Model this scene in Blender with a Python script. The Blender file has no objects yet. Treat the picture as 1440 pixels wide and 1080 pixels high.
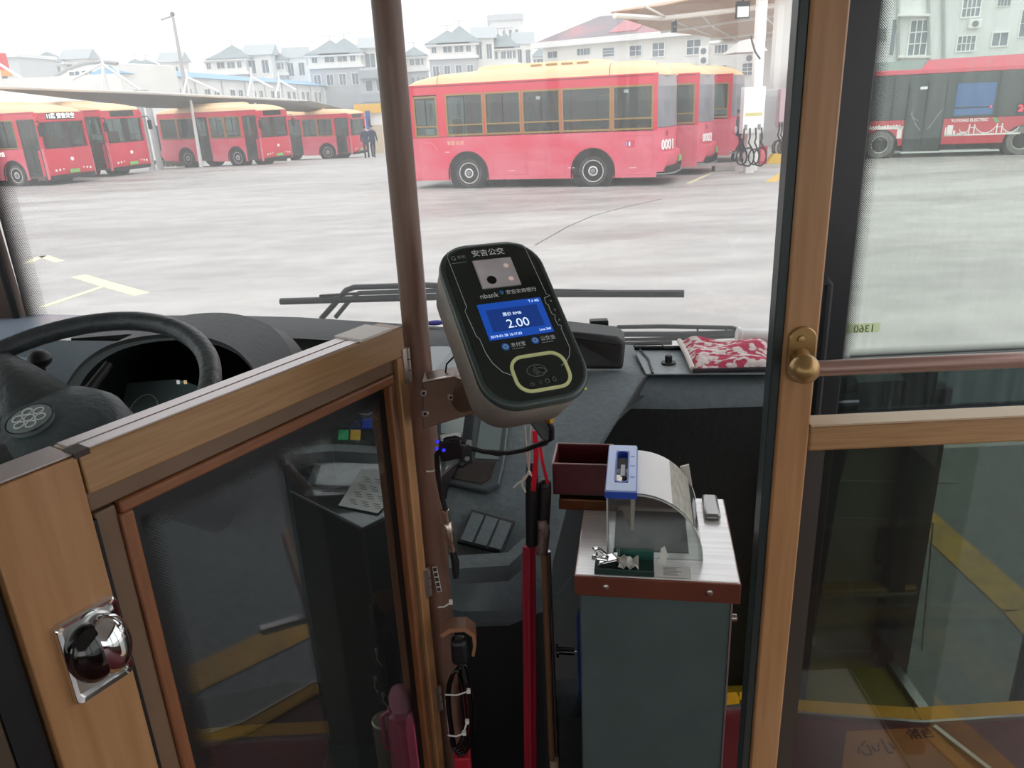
import bpy, bmesh, math, random
from mathutils import Vector, Matrix, Euler
random.seed(7)
S = bpy.context.scene
COL = S.collection
PI = math.pi

# ------------------------------------------------------------------ camera
FOC = 1088.0                                   # focal length in pixels of the 1440 px frame
PITCH, ROLL = math.radians(20.2), math.radians(2.7)
CAM = Vector((0, 0, 2.3))
_f = Vector((0, math.cos(PITCH), -math.sin(PITCH)))
_u0 = Vector((0, math.sin(PITCH), math.cos(PITCH)))
_r0 = Vector((1, 0, 0))
CR = math.cos(ROLL)*_r0 - math.sin(ROLL)*_u0
CU = math.sin(ROLL)*_r0 + math.cos(ROLL)*_u0
cam = bpy.data.cameras.new('camera')
cam.sensor_width = 36.0; cam.lens = FOC/1440*36; cam.clip_start = 0.02; cam.clip_end = 600
camo = bpy.data.objects.new('camera', cam); COL.objects.link(camo)
camo.matrix_world = Matrix(((CR.x, CU.x, -_f.x, CAM.x), (CR.y, CU.y, -_f.y, CAM.y), (CR.z, CU.z, -_f.z, CAM.z), (0, 0, 0, 1)))
S.camera = camo

# ------------------------------------------------------------------ sky and exposure
W = bpy.data.worlds.new('overcast_sky'); S.world = W; W.use_nodes = True
nt = W.node_tree; nt.nodes.clear()
out = nt.nodes.new('ShaderNodeOutputWorld'); bg = nt.nodes.new('ShaderNodeBackground')
tc = nt.nodes.new('ShaderNodeTexCoord'); sep = nt.nodes.new('ShaderNodeSeparateXYZ')
rmp = nt.nodes.new('ShaderNodeValToRGB')
nt.links.new(tc.outputs['Generated'], sep.inputs[0]); nt.links.new(sep.outputs['Z'], rmp.inputs[0])
rmp.color_ramp.elements[0].position = 0.0; rmp.color_ramp.elements[0].color = (0.97, 0.95, 0.97, 1)
rmp.color_ramp.elements[1].position = 0.6; rmp.color_ramp.elements[1].color = (0.95, 0.91, 0.97, 1)
nt.links.new(rmp.outputs[0], bg.inputs[0]); bg.inputs[1].default_value = 1.5
nt.links.new(bg.outputs[0], out.inputs[0])
sun = bpy.data.lights.new('veiled_sun', 'SUN'); sun.energy = 0.5; sun.angle = math.radians(40); sun.color = (1, .98, .95)
suno = bpy.data.objects.new('veiled_sun', sun); COL.objects.link(suno)
suno.rotation_euler = Euler((math.radians(38), math.radians(12), 0)); suno.location = (0, -5, 30)
S.view_settings.view_transform = 'Standard'; S.view_settings.look = 'None'
S.view_settings.exposure = 0.5; S.view_settings.gamma = 1.0; S.view_settings.use_curve_mapping = False
try:
    S.cycles.transparent_max_bounces = 32
except Exception:
    pass

# ------------------------------------------------------------------ survey helpers: points of the place measured from the photograph
def ray(x, y): return _f + (x-720)/FOC*CR + (540-y)/FOC*CU
def atZ(x, y, z): d = ray(x, y); return CAM + d*((z-CAM.z)/d.z)
def atY(x, y, Y): d = ray(x, y); return CAM + d*(Y/d.y)
def atP(x, y, P, n):
    d = ray(x, y); n = Vector(n); return CAM + d*((Vector(P)-CAM).dot(n)/d.dot(n))

def smooth(pts, n=5):
    """Catmull-Rom through the points"""
    P = [Vector(p) for p in pts]; out = []
    for i in range(len(P)-1):
        a, b, c, d = P[max(i-1, 0)], P[i], P[i+1], P[min(i+2, len(P)-1)]
        for k in range(n):
            t = k/n; out.append(.5*((2*b)+(c-a)*t+(2*a-5*b+4*c-d)*t*t+(3*b-a-3*c+d)*t**3))
    return out+[P[-1]]
# ------------------------------------------------------------------ materials
def lin(c):
    if isinstance(c, str):
        c = [int(c[i:i+2], 16)/255 for i in (0, 2, 4)]
        return tuple((v/12.92 if v <= .04045 else ((v+.055)/1.055)**2.4) for v in c) + (1,)
    return tuple(c[:3]) + (1,)
_m = {}
def mat(name, c, rough=.5, metal=0, c2=None, scale=8, stretch=(1, 1, 1), bump=0, spec=.5, coat=0, emis=0, detail=4, lo=.35, hi=.65):
    if name in _m: return _m[name]
    m = bpy.data.materials.new(name); m.use_nodes = True; _m[name] = m
    t = m.node_tree; b = t.nodes['Principled BSDF']
    b.inputs['Base Color'].default_value = lin(c); b.inputs['Roughness'].default_value = rough
    b.inputs['Metallic'].default_value = metal; b.inputs['Specular IOR Level'].default_value = spec
    b.inputs['Coat Weight'].default_value = coat
    if emis:
        b.inputs['Emission Color'].default_value = lin(c); b.inputs['Emission Strength'].default_value = emis
    if c2 is not None or bump:
        co = t.nodes.new('ShaderNodeTexCoord'); mp = t.nodes.new('ShaderNodeMapping'); no = t.nodes.new('ShaderNodeTexNoise')
        mp.inputs['Scale'].default_value = stretch; no.inputs['Scale'].default_value = scale; no.inputs['Detail'].default_value = detail
        t.links.new(co.outputs['Object'], mp.inputs[0]); t.links.new(mp.outputs[0], no.inputs['Vector'])
        if c2 is not None:
            r = t.nodes.new('ShaderNodeValToRGB')
            r.color_ramp.elements[0].position = lo; r.color_ramp.elements[0].color = lin(c)
            r.color_ramp.elements[1].position = hi; r.color_ramp.elements[1].color = lin(c2)
            t.links.new(no.outputs['Fac'], r.inputs[0]); t.links.new(r.outputs[0], b.inputs['Base Color'])
        if bump:
            bp = t.nodes.new('ShaderNodeBump'); bp.inputs['Strength'].default_value = bump; bp.inputs['Distance'].default_value = .02
            t.links.new(no.outputs['Fac'], bp.inputs['Height']); t.links.new(bp.outputs[0], b.inputs['Normal'])
    return m
def glass(name, tint, refl=1.0, dust=0.0, rough=0.01, dustcol='E8ECEA', streak=False):
    """thin sheet glass: transparent tint, fresnel reflection, a film of dust that scatters daylight"""
    if name in _m: return _m[name]
    m = bpy.data.materials.new(name); m.use_nodes = True; _m[name] = m
    t = m.node_tree; t.nodes.clear(); N = t.nodes.new; L = t.links.new
    o = N('ShaderNodeOutputMaterial'); tr = N('ShaderNodeBsdfTransparent'); gl = N('ShaderNodeBsdfGlossy')
    fr = N('ShaderNodeFresnel'); mx = N('ShaderNodeMixShader'); mu = N('ShaderNodeMath'); mu.operation = 'MULTIPLY'
    fr.inputs['IOR'].default_value = 1.45; mu.inputs[1].default_value = refl; mu.use_clamp = True
    tr.inputs['Color'].default_value = lin(tint); gl.inputs['Roughness'].default_value = rough
    geo = N('ShaderNodeNewGeometry')
    # same reflectance on both faces of the sheet
    mi = N('ShaderNodeMix'); mi.data_type = 'FLOAT'
    mi.inputs[2].default_value = 1.45; mi.inputs[3].default_value = 1/1.45
    L(geo.outputs['Backfacing'], mi.inputs[0]); L(mi.outputs[0], fr.inputs['IOR'])
    L(fr.outputs[0], mu.inputs[0]); L(mu.outputs[0], mx.inputs[0]); L(tr.outputs[0], mx.inputs[1]); L(gl.outputs[0], mx.inputs[2])
    last = mx
    if dust:
        tl = N('ShaderNodeBsdfTranslucent'); tl.inputs['Color'].default_value = lin(dustcol)
        df = N('ShaderNodeBsdfDiffuse'); df.inputs['Color'].default_value = lin(dustcol)
        m1 = N('ShaderNodeMixShader'); m1.inputs[0].default_value = .35; L(tl.outputs[0], m1.inputs[1]); L(df.outputs[0], m1.inputs[2])
        m2 = N('ShaderNodeMixShader'); m2.inputs[0].default_value = dust
        if streak:
            co = N('ShaderNodeTexCoord'); mp = N('ShaderNodeMapping'); mp.inputs['Scale'].default_value = (60, 60, 5)
            no = N('ShaderNodeTexNoise'); no.inputs['Scale'].default_value = 1; no.inputs['Detail'].default_value = 5
            ma = N('ShaderNodeMapRange'); ma.inputs[1].default_value = .4; ma.inputs[2].default_value = .75
            ma.inputs[3].default_value = dust*.5; ma.inputs[4].default_value = dust*1.9
            L(co.outputs['Object'], mp.inputs[0]); L(mp.outputs[0], no.inputs['Vector']); L(no.outputs['Fac'], ma.inputs[0]); L(ma.outputs[0], m2.inputs[0])
        L(mx.outputs[0], m2.inputs[1]); L(m1.outputs[0], m2.inputs[2]); last = m2
    L(last.outputs[0], o.inputs[0])
    return m
def frit(name, pitch, axis, edge, width, ax2='Z'):
    """printed ceramic dots: solid at 'edge', dots shrinking over 'width' along object axis 'axis' (sign of width = direction)"""
    if name in _m: return _m[name]
    m = bpy.data.materials.new(name); m.use_nodes = True; _m[name] = m
    t = m.node_tree; t.nodes.clear(); N = t.nodes.new; L = t.links.new
    def M(op, a, b=None, c=None):
        n = N('ShaderNodeMath'); n.operation = op
        for i, v in enumerate((a, b, c)):
            if v is None: continue
            if isinstance(v, (int, float)): n.inputs[i].default_value = v
            else: L(v, n.inputs[i])
        return n.outputs[0]
    o = N('ShaderNodeOutputMaterial'); co = N('ShaderNodeTexCoord'); sp = N('ShaderNodeSeparateXYZ'); L(co.outputs['Object'], sp.inputs[0])
    a = sp.outputs[axis]; b = sp.outputs[ax2]
    u = M('DIVIDE', a, pitch); v = M('DIVIDE', b, pitch)
    def cell(du, dv):
        x = M('SUBTRACT', M('FRACT', M('ADD', u, 100+du)), .5); y = M('SUBTRACT', M('FRACT', M('ADD', v, 100+dv)), .5)
        return M('SQRT', M('ADD', M('MULTIPLY', x, x), M('MULTIPLY', y, y)))
    d = M('MINIMUM', cell(0, 0), cell(.5, .5))
    f = M('DIVIDE', M('SUBTRACT', a, edge), width)               # 0 at the solid edge, 1 where the dots end
    r = M('SUBTRACT', .42, M('MULTIPLY', f, .28))
    inside = M('LESS_THAN', d, r)
    bs = N('ShaderNodeBsdfPrincipled'); bs.inputs['Base Color'].default_value = (.006, .007, .008, 1); bs.inputs['Roughness'].default_value = .4
    tr = N('ShaderNodeBsdfTransparent'); mx = N('ShaderNodeMixShader')
    L(inside, mx.inputs[0]); L(tr.outputs[0], mx.inputs[1]); L(bs.outputs[0], mx.inputs[2]); L(mx.outputs[0], o.inputs[0])
    return m

# ------------------------------------------------------------------ mesh builder
def axes(a):
    z = Vector(a).normalized(); x = z.cross(Vector((0, 0, 1)))
    if x.length < 1e-4: x = Vector((1, 0, 0))
    x.normalize(); return x, z.cross(x).normalized(), z
class MB:
    def __init__(s): s.bm = bmesh.new(); s.mi = 0
    def _f(s, vs):
        try:
            f = s.bm.faces.new(vs); f.material_index = s.mi; return f
        except ValueError: return None
    def hexa(s, p):       # 8 points: 4 bottom, 4 top
        v = [s.bm.verts.new(q) for q in p]
        for q in ((3, 2, 1, 0), (4, 5, 6, 7), (0, 1, 5, 4), (1, 2, 6, 5), (2, 3, 7, 6), (3, 0, 4, 7)): s._f([v[i] for i in q])
        return s
    def box(s, x0, x1, y0, y1, z0, z1, M=None):
        p = [(x0, y0, z0), (x1, y0, z0), (x1, y1, z0), (x0, y1, z0), (x0, y0, z1), (x1, y0, z1), (x1, y1, z1), (x0, y1, z1)]
        if M is not None: p = [M @ Vector(q) for q in p]
        return s.hexa(p)
    def bar(s, a, b, w, h, up=(0, 0, 1)):     # rectangular bar from a to b
        a = Vector(a); b = Vector(b); z = (b-a).normalized(); x = z.cross(Vector(up))
        if x.length < 1e-4: x = z.cross(Vector((0, 1, 0)))
        x.normalize(); y = x.cross(z)
        o = [x*(-w/2)+y*(-h/2), x*(w/2)+y*(-h/2), x*(w/2)+y*(h/2), x*(-w/2)+y*(h/2)]
        return s.hexa([a+q for q in o]+[b+q for q in o])
    def ring(s, c, x, y, r, n, ry=None):
        ry = r if ry is None else ry
        return [s.bm.verts.new(Vector(c)+x*(math.cos(2*PI*i/n)*r)+y*(math.sin(2*PI*i/n)*ry)) for i in range(n)]
    def skin(s, A, B):
        n = len(A)
        for i in range(n): s._f([A[i], A[(i+1) % n], B[(i+1) % n], B[i]])
    def cyl(s, a, b, r0, r1=None, n=20, cap=True):
        r1 = r0 if r1 is None else r1
        a = Vector(a); b = Vector(b); x, y, z = axes(b-a)
        A = s.ring(a, x, y, r0, n); B = s.ring(b, x, y, r1, n); s.skin(A, B)
        if cap: s._f(A[::-1]); s._f(B)
        return s
    def tube(s, pts, r, n=10, closed=False, cap=True):
        pts = [Vector(p) for p in pts]; k = len(pts); rr = r if isinstance(r, (list, tuple)) else [r]*k
        tan = []
        for i in range(k):
            a = pts[(i-1) % k] if (closed or i > 0) else pts[i]; b = pts[(i+1) % k] if (closed or i < k-1) else pts[i]
            tan.append((b-a).normalized())
        x, y, z = axes(tan[0]); R = []
        for i in range(k):
            x = (x-tan[i]*x.dot(tan[i])).normalized(); y = tan[i].cross(x)
            R.append(s.ring(pts[i], x, y, rr[i], n))
        for i in range(k-1): s.skin(R[i], R[i+1])
        if closed:
            # match the seam
            best = min(range(n), key=lambda q: (R[-1][0].co-R[0][q].co).length)
            s.skin(R[-1], R[0][best:]+R[0][:best])
        elif cap: s._f(R[0][::-1]); s._f(R[-1])
        return s
    def lathe(s, prof, c=(0, 0, 0), ax=(0, 0, 1), n=24, cap=True):   # prof: (radius, height)
        x, y, z = axes(ax); c = Vector(c); R = [s.ring(c+z*h, x, y, max(r, 1e-5), n) for r, h in prof]
        for i in range(len(R)-1): s.skin(R[i], R[i+1])
        if cap: s._f(R[0][::-1]); s._f(R[-1])
        return s
    def poly(s, pts, ext):       # closed outline extruded by the vector ext
        e = Vector(ext); A = [s.bm.verts.new(Vector(p)) for p in pts]; B = [s.bm.verts.new(Vector(p)+e) for p in pts]
        s._f(A[::-1]); s._f(B); s.skin(A, B); return s
    def grid(s, rows, thick=None):    # rows of points
        V = [[s.bm.verts.new(Vector(p)) for p in r] for r in rows]
        for i in range(len(V)-1):
            for j in range(len(V[0])-1): s._f([V[i][j], V[i][j+1], V[i+1][j+1], V[i+1][j]])
        if thick is not None:
            t = Vector(thick); Q = [[s.bm.verts.new(v.co+t) for v in r] for r in V]
            for i in range(len(V)-1):
                for j in range(len(V[0])-1): s._f([Q[i][j], Q[i+1][j], Q[i+1][j+1], Q[i][j+1]])
            a, b = len(V), len(V[0])
            for j in range(b-1): s._f([V[0][j], Q[0][j], Q[0][j+1], V[0][j+1]]); s._f([V[a-1][j], V[a-1][j+1], Q[a-1][j+1], Q[a-1][j]])
            for i in range(a-1): s._f([V[i][0], V[i+1][0], Q[i+1][0], Q[i][0]]); s._f([V[i][b-1], Q[i][b-1], Q[i+1][b-1], V[i+1][b-1]])
        return s
    def loft(s, secs, closed=True, cap=True):
        V = [[s.bm.verts.new(Vector(p)) for p in r] for r in secs]
        for i in range(len(V)-1): s.skin(V[i], V[i+1])
        if cap: s._f(V[0][::-1]); s._f(V[-1])
        return s
    def sphere(s, c, r, n=16, sc=(1, 1, 1)):
        c = Vector(c); prof = [(math.sin(PI*i/(n//2)), -math.cos(PI*i/(n//2))) for i in range(n//2+1)]
        R = [[s.bm.verts.new(c+Vector((p*r*sc[0]*math.cos(2*PI*j/n), p*r*sc[1]*math.sin(2*PI*j/n), h*r*sc[2]))) for j in range(n)] for p, h in prof[1:-1]]
        for i in range(len(R)-1): s.skin(R[i], R[i+1])
        a = s.bm.verts.new(c+Vector((0, 0, -r*sc[2]))); b = s.bm.verts.new(c+Vector((0, 0, r*sc[2])))
        for j in range(n): s._f([a, R[0][(j+1) % n], R[0][j]]); s._f([b, R[-1][j], R[-1][(j+1) % n]])
        return s

XF = {}                                        # world matrix of every thing and part built so far
def _link(o, parent):
    COL.objects.link(o)
    if parent is not None: o.parent = parent
def setp(o, label=None, cat=None, group=None, kind=None):
    if label: o['label'] = label
    if cat: o['category'] = cat
    if group: o['group'] = group
    if kind: o['kind'] = kind
    return o
def thing(name, label, cat, loc=(0, 0, 0), rot=None, group=None, parent=None, rz=0):
    o = bpy.data.objects.new(name, None); o.empty_display_size = .1; _link(o, parent)
    M = Matrix.Translation(Vector(loc)) @ (rot.to_4x4() if rot is not None else Matrix.Rotation(rz, 4, 'Z'))
    o.matrix_local = M; XF[o.name] = M
    return setp(o, label, cat, group)
def obj(name, mb, m, parent=None, label=None, cat=None, group=None, kind=None, world=True, bevel=0, seg=2, angle=35, sub=0, flat=False):
    """world=True: the builder holds world coordinates; otherwise coordinates of the thing itself"""
    if mb.bm.faces: bmesh.ops.recalc_face_normals(mb.bm, faces=mb.bm.faces[:])
    me = bpy.data.meshes.new(name)
    root = parent
    mat0 = XF[parent.name] if parent is not None else Matrix.Identity(4)
    if world and parent is not None: mb.bm.transform(mat0.inverted())
    loc = None
    if parent is None:
        co = [v.co for v in mb.bm.verts]
        loc = Vector(((min(c.x for c in co)+max(c.x for c in co))/2, (min(c.y for c in co)+max(c.y for c in co))/2, min(c.z for c in co)))
        mb.bm.transform(Matrix.Translation(-loc))
    mb.bm.to_mesh(me); mb.bm.free()
    for q in (m if isinstance(m, (list, tuple)) else [m]): me.materials.append(q)
    if not flat:
        me.shade_smooth(); me.set_sharp_from_angle(angle=math.radians(angle))
    o = bpy.data.objects.new(name, me); _link(o, parent)
    if loc is not None: o.location = loc; XF[o.name] = Matrix.Translation(loc)
    else: XF[o.name] = mat0
    if bevel:
        b = o.modifiers.new('bevel', 'BEVEL'); b.width = bevel; b.segments = seg; b.limit_method = 'ANGLE'; b.angle_limit = math.radians(40)
    if sub:
        q = o.modifiers.new('sub', 'SUBSURF'); q.levels = sub; q.render_levels = sub
    return setp(o, label, cat, group, kind)
def kids(o): return [c for c in bpy.data.objects if c.parent == o]
def copy_tree(o, parent=None):
    c = o.copy(); COL.objects.link(c); c.parent = parent
    if o.name in XF: XF[c.name] = XF[o.name]
    for ch in kids(o): copy_tree(ch, c)
    return c
def text(name, s, size, m, parent, origin, xa, ya, depth=.0006, align='CENTER', label=None, mirror=False, world=True, bold=0):
    """lettering as a mesh: origin = centre of the line, xa / ya = reading and up directions"""
    cu = bpy.data.curves.new('lettering', 'FONT'); cu.body = s; cu.size = size; cu.extrude = depth; cu.offset = bold
    cu.align_x = align; cu.align_y = 'CENTER'; cu.resolution_u = 3
    to = bpy.data.objects.new('lettering', cu); COL.objects.link(to)
    bpy.context.view_layer.update()
    me = bpy.data.meshes.new_from_object(to.evaluated_get(bpy.context.evaluated_depsgraph_get()))
    bpy.data.objects.remove(to); bpy.data.curves.remove(cu)
    xa = Vector(xa).normalized(); ya = Vector(ya).normalized(); za = xa.cross(ya).normalized()
    if mirror: xa = -xa
    M = Matrix(((xa.x, ya.x, za.x, origin[0]), (xa.y, ya.y, za.y, origin[1]), (xa.z, ya.z, za.z, origin[2]), (0, 0, 0, 1)))
    if world and parent is not None: M = XF[parent.name].inverted() @ M
    me.transform(M)
    me.name = name; me.materials.clear(); me.materials.append(m)
    o = bpy.data.objects.new(name, me); _link(o, parent); XF[o.name] = XF[parent.name] if parent is not None else Matrix.Identity(4)
    return setp(o, label)

# ------------------------------------------------------------------ shared materials
RED = mat('bus_red', 'D8203E', .35, coat=.3, c2='CF2A46', scale=1.2)
REDD = mat('bus_red_dusty', 'D83C56', .5, c2='DC7080', scale=.9, stretch=(.6, .6, 1.3), coat=.1, lo=.3, hi=.6)
CREAM = mat('roof_cream', 'F2CFA4', .5, c2='EEC798', scale=1)
GOLD = mat('window_gold', '9C7C45', .4, metal=.3)
BLACK = mat('black_rubber', '0A0B0C', .6)
TYRE = mat('tyre_rubber', '65635F', .85, c2='74716C', scale=10)
RIM = mat('wheel_rim', 'DCDBD8', .4)
DARK = mat('dark_interior', '23282A', .7)
BUSGL = glass('bus_window_glass', (.60, .66, .65), 1.0, .06)
SEAT = mat('seat_tan', 'B58A55', .7)
CURT = mat('curtain_orange', 'C08A48', .8)
WHITE = mat('white_paint', 'F2F2F0', .5)
OFFW = mat('off_white_wall', 'F4F3EF', .8, c2='E9E8E2', scale=.4)
WHITEEM = mat('led_letters', 'FFFFFF', .5, emis=1.2)
REDLED = mat('led_red', 'FF3048', .5, emis=1.6)
PLATE = mat('plate_green', '7FC06A', .4)
LAMP = mat('lamp_lens', 'EDE8DC', .15, coat=1)
REDL = mat('tail_lens', 'B01828', .2, coat=1)
GREY = mat('grey_metal', '7D8083', .5)
ROOFG = mat('slate_roof', '8C999C', .8, c2='A0ABAD', scale=1.5, stretch=(1, 1, 6))
ROOFP = mat('old_tile_roof', '8E878B', .85, c2='B3888C', scale=.25, lo=.48, hi=.56)
BLUER = mat('blue_roof_sheet', '8FB9DA', .6)
WINDK = mat('facade_glass', '66727A', .2, c2='87939A', scale=.5)
GREYW = mat('grey_stucco', 'BDBFC1', .8)
TENT = mat('canopy_membrane', 'D2AE96', .8, c2='DDBDA6', scale=.6)
STEELW = mat('white_steel', 'E9E9E4', .5)
WOOD = mat('wood_laminate', 'B0845A', .42, c2='A0744A', scale=5, stretch=(14, 14, 1.0), detail=6, coat=.15)
WOODH = mat('wood_laminate_horizontal', 'A88258', .42, c2='98724A', scale=5, stretch=(2, 2, 40), detail=6, coat=.15)
POLEM = mat('brown_tube', '6E5347', .35, metal=.25)
ALU = mat('aluminium', 'C9C6C4', .3, metal=.9)
CHROME = mat('chrome', 'E6E6E6', .06, metal=1)
SCREW = mat('steel_screw', 'B8B3A8', .3, metal=1)
BRASS = mat('old_brass', 'A88858', .32, metal=.6)
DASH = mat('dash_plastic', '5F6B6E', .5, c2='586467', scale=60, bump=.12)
DASHD = mat('dash_dark_and_shade', '23292B', .6, c2='1F2527', scale=60, bump=.1)
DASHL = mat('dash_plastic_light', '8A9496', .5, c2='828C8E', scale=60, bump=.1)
BLK = mat('gloss_black', '07090B', .22)
PBLK = mat('black_plastic', '121517', .5)

# ------------------------------------------------------------------ the yard
def yard_mat():
    m = bpy.data.materials.new('damp_concrete'); m.use_nodes = True; t = m.node_tree; N = t.nodes.new; L = t.links.new; b = t.nodes['Principled BSDF']
    co = N('ShaderNodeTexCoord')
    def noise(sc, st, d=5):
        mp = N('ShaderNodeMapping'); mp.inputs['Scale'].default_value = st; n = N('ShaderNodeTexNoise'); n.inputs['Scale'].default_value = sc; n.inputs['Detail'].default_value = d
        L(co.outputs['Object'], mp.inputs[0]); L(mp.outputs[0], n.inputs['Vector']); return n.outputs['Fac']
    a = noise(.35, (.35, 1.6, 1)); c = noise(2.5, (.5, 1, 1)); g = noise(60, (1, 1, 1), 2)
    r = N('ShaderNodeValToRGB'); r.color_ramp.elements[0].position = .36; r.color_ramp.elements[0].color = (.31, .30, .28, 1)
    r.color_ramp.elements[1].position = .62; r.color_ramp.elements[1].color = (.53, .515, .485, 1)
    ad = N('ShaderNodeMath'); ad.operation = 'MULTIPLY_ADD'; ad.inputs[1].default_value = .35; L(c, ad.inputs[0])
    mu = N('ShaderNodeMath'); mu.operation = 'MULTIPLY'; mu.inputs[1].default_value = .65; L(a, mu.inputs[0]); L(mu.outputs[0], ad.inputs[2])
    L(ad.outputs[0], r.inputs[0])
    mx = N('ShaderNodeMix'); mx.data_type = 'RGBA'; mx.blend_type = 'MULTIPLY'; mx.inputs[0].default_value = .15
    L(r.outputs[0], mx.inputs[6]); L(g, mx.inputs[7]); L(mx.outputs[2], b.inputs['Base Color'])
    rr = N('ShaderNodeMapRange'); rr.inputs[1].default_value = .35; rr.inputs[2].default_value = .65; rr.inputs[3].default_value = .35; rr.inputs[4].default_value = .75
    L(a, rr.inputs[0]); L(rr.outputs[0], b.inputs['Roughness'])
    return m
YARD = yard_mat()
def fall(Y):          # the yard falls away gently beyond the first rows of buses
    return -.045*min(max(Y-35, 0), 25)
mb = MB(); ys = [-30, 0, 35, 40, 45, 50, 60, 220]
mb.grid([[(x, y, fall(y)) for x in (-110, -40, 0, 40, 130)] for y in ys], (0, 0, -.3)); obj('floor_yard', mb, YARD, kind='structure')
PAINTY = mat('faded_yellow_paint', 'E4DFB4', .7, c2='D9D5B8', scale=3)
PAINTD = mat('road_yellow_paint', 'C79A3A', .7, c2='A5854A', scale=8)
def strip(name, pts, w, m, label, z=.004):
    mb = MB()
    P = [Vector((p[0], p[1], 0)) for p in pts]
    for a, b in zip(P, P[1:]): mb.bar(a+Vector((0, 0, z/2)), b+Vector((0, 0, z/2)), w, z)
    return obj(name, mb, m, label=label, cat='road marking')
g = lambda x, y: atZ(x, y, 0)
strip('road_marking', [g(110, 388), g(150, 400), g(200, 414)], .22, PAINTY, 'pale yellow painted cross stroke on the yard above the steering wheel')
strip('road_marking', [g(158, 399), g(60, 432)], .1, PAINTY, 'thin pale yellow line running from the cross stroke towards the left pillar', z=.008)
strip('road_marking', [g(38, 370), g(60, 360), g(84, 368)], .16, PAINTY, 'short bent pale yellow stroke on the yard beside the left pillar')
strip('road_marking', [g(968, 258), g(1003, 242)], .12, PAINTY, 'yellow bay line behind the bus numbered 0001')
strip('road_marking', [g(1083, 256), g(1104, 242)], .25, mat('bay_yellow', 'D8B45A', .7), 'yellow bay line beside the charging post')
CRK = mat('tar_crack', '6C6A66', .8)
pts = [g(752, 345), g(775, 332), g(800, 318), g(835, 303), g(880, 291), g(930, 280)]
mb = MB()
for a, b in zip(pts, pts[1:]): mb.bar(a+Vector((0, 0, .002)), b+Vector((0, 0, .002)), .03, .004)
obj('pavement_crack', mb, CRK, label='dark sealed crack curving across the yard in front of the bus numbered 0001', cat='crack')
# asphalt apron with the kerb line next to the entry door
AS = mat('kerb_asphalt', '686B6A', .7, c2='787B7A', scale=20)
mb = MB(); mb.box(1.35, 9, -3, 4.6, 0, .012); obj('floor_apron', mb, AS, kind='structure')
strip('road_marking', [(3.5, .5), (3.75, .85), (4.2, 1.6)], .1, PAINTD, 'thin yellow line farther out on the asphalt, seen mirrored in the driver door glass', z=.03)
p1, p2 = atZ(1330, 760, .01), atZ(1440, 860, .01)
d = (p2-p1).normalized(); p1 = p1-d*1.0
mb = MB(); kl = [Vector((p.x, p.y, .016)) for p in (p1, p2, Vector((2.2, 2.0, 0)), Vector((1.90, 1.1, 0)), Vector((1.74, .55, 0)), Vector((1.45, -.5, 0)))]
for a, b in zip(kl, kl[1:]): mb.bar(a, b, .19, .006)
obj('road_marking', mb, PAINTD, label='worn yellow kerb line on the asphalt outside the entry door', cat='road marking')

# ------------------------------------------------------------------ small city bus; local x forward, y to its left, origin on the ground below its middle
BW = 1.075
def bus_wheel(root, x, y, s):
    mb = MB(); mb.lathe([(.27, -.12), (.38, -.12), (.41, -.08), (.41, .08), (.38, .12), (.27, .12), (.27, -.12)], (x, y, .41), (0, s, 0), 28, cap=False)
    w = obj('wheel', mb, TYRE, root, world=False)
    mb = MB(); mb.lathe([(.05, .08), (.10, .13), (.13, .12), (.16, .085), (.24, .09), (.27, .125), (.285, .125), (.285, .02)], (x, y, .41), (0, s, 0), 28)
    for k in range(8):
        a = 2*PI*k/8; c = Vector((x+.2*math.cos(a), y+s*.082, .41+.2*math.sin(a))); mb.cyl(c, c+Vector((0, s*.02, 0)), .018, n=8)
    r = obj('rim', mb, RIM, w, world=False)
    mb = MB(); mb.lathe([(.07, .11), (.07, .15), (.05, .16)], (x, y, .41), (0, s, 0), 16)
    obj('hub_cap', mb, GREY, w, world=False)
def arch_side(mb, x0, x1, z0, z1, holes, y, th):
    """body side panel with round wheel arches open at the bottom"""
    pts = [(x0, z0)]
    for c, r in sorted(holes):
        dz = z0-.41; h = math.sqrt(max(r*r-dz*dz, 0)); a0 = math.atan2(dz, -h)
        if a0 < 0: a0 += 2*PI
        a1 = math.atan2(dz, h)
        for k in range(15):
            a = a0+(a1-a0)*k/14; pts.append((c+r*math.cos(a), .41+r*math.sin(a)))
    pts += [(x1, z0), (x1, z1), (x0, z1)]
    mb.poly([(p[0], y, p[1]) for p in pts], (0, th, 0))
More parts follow.
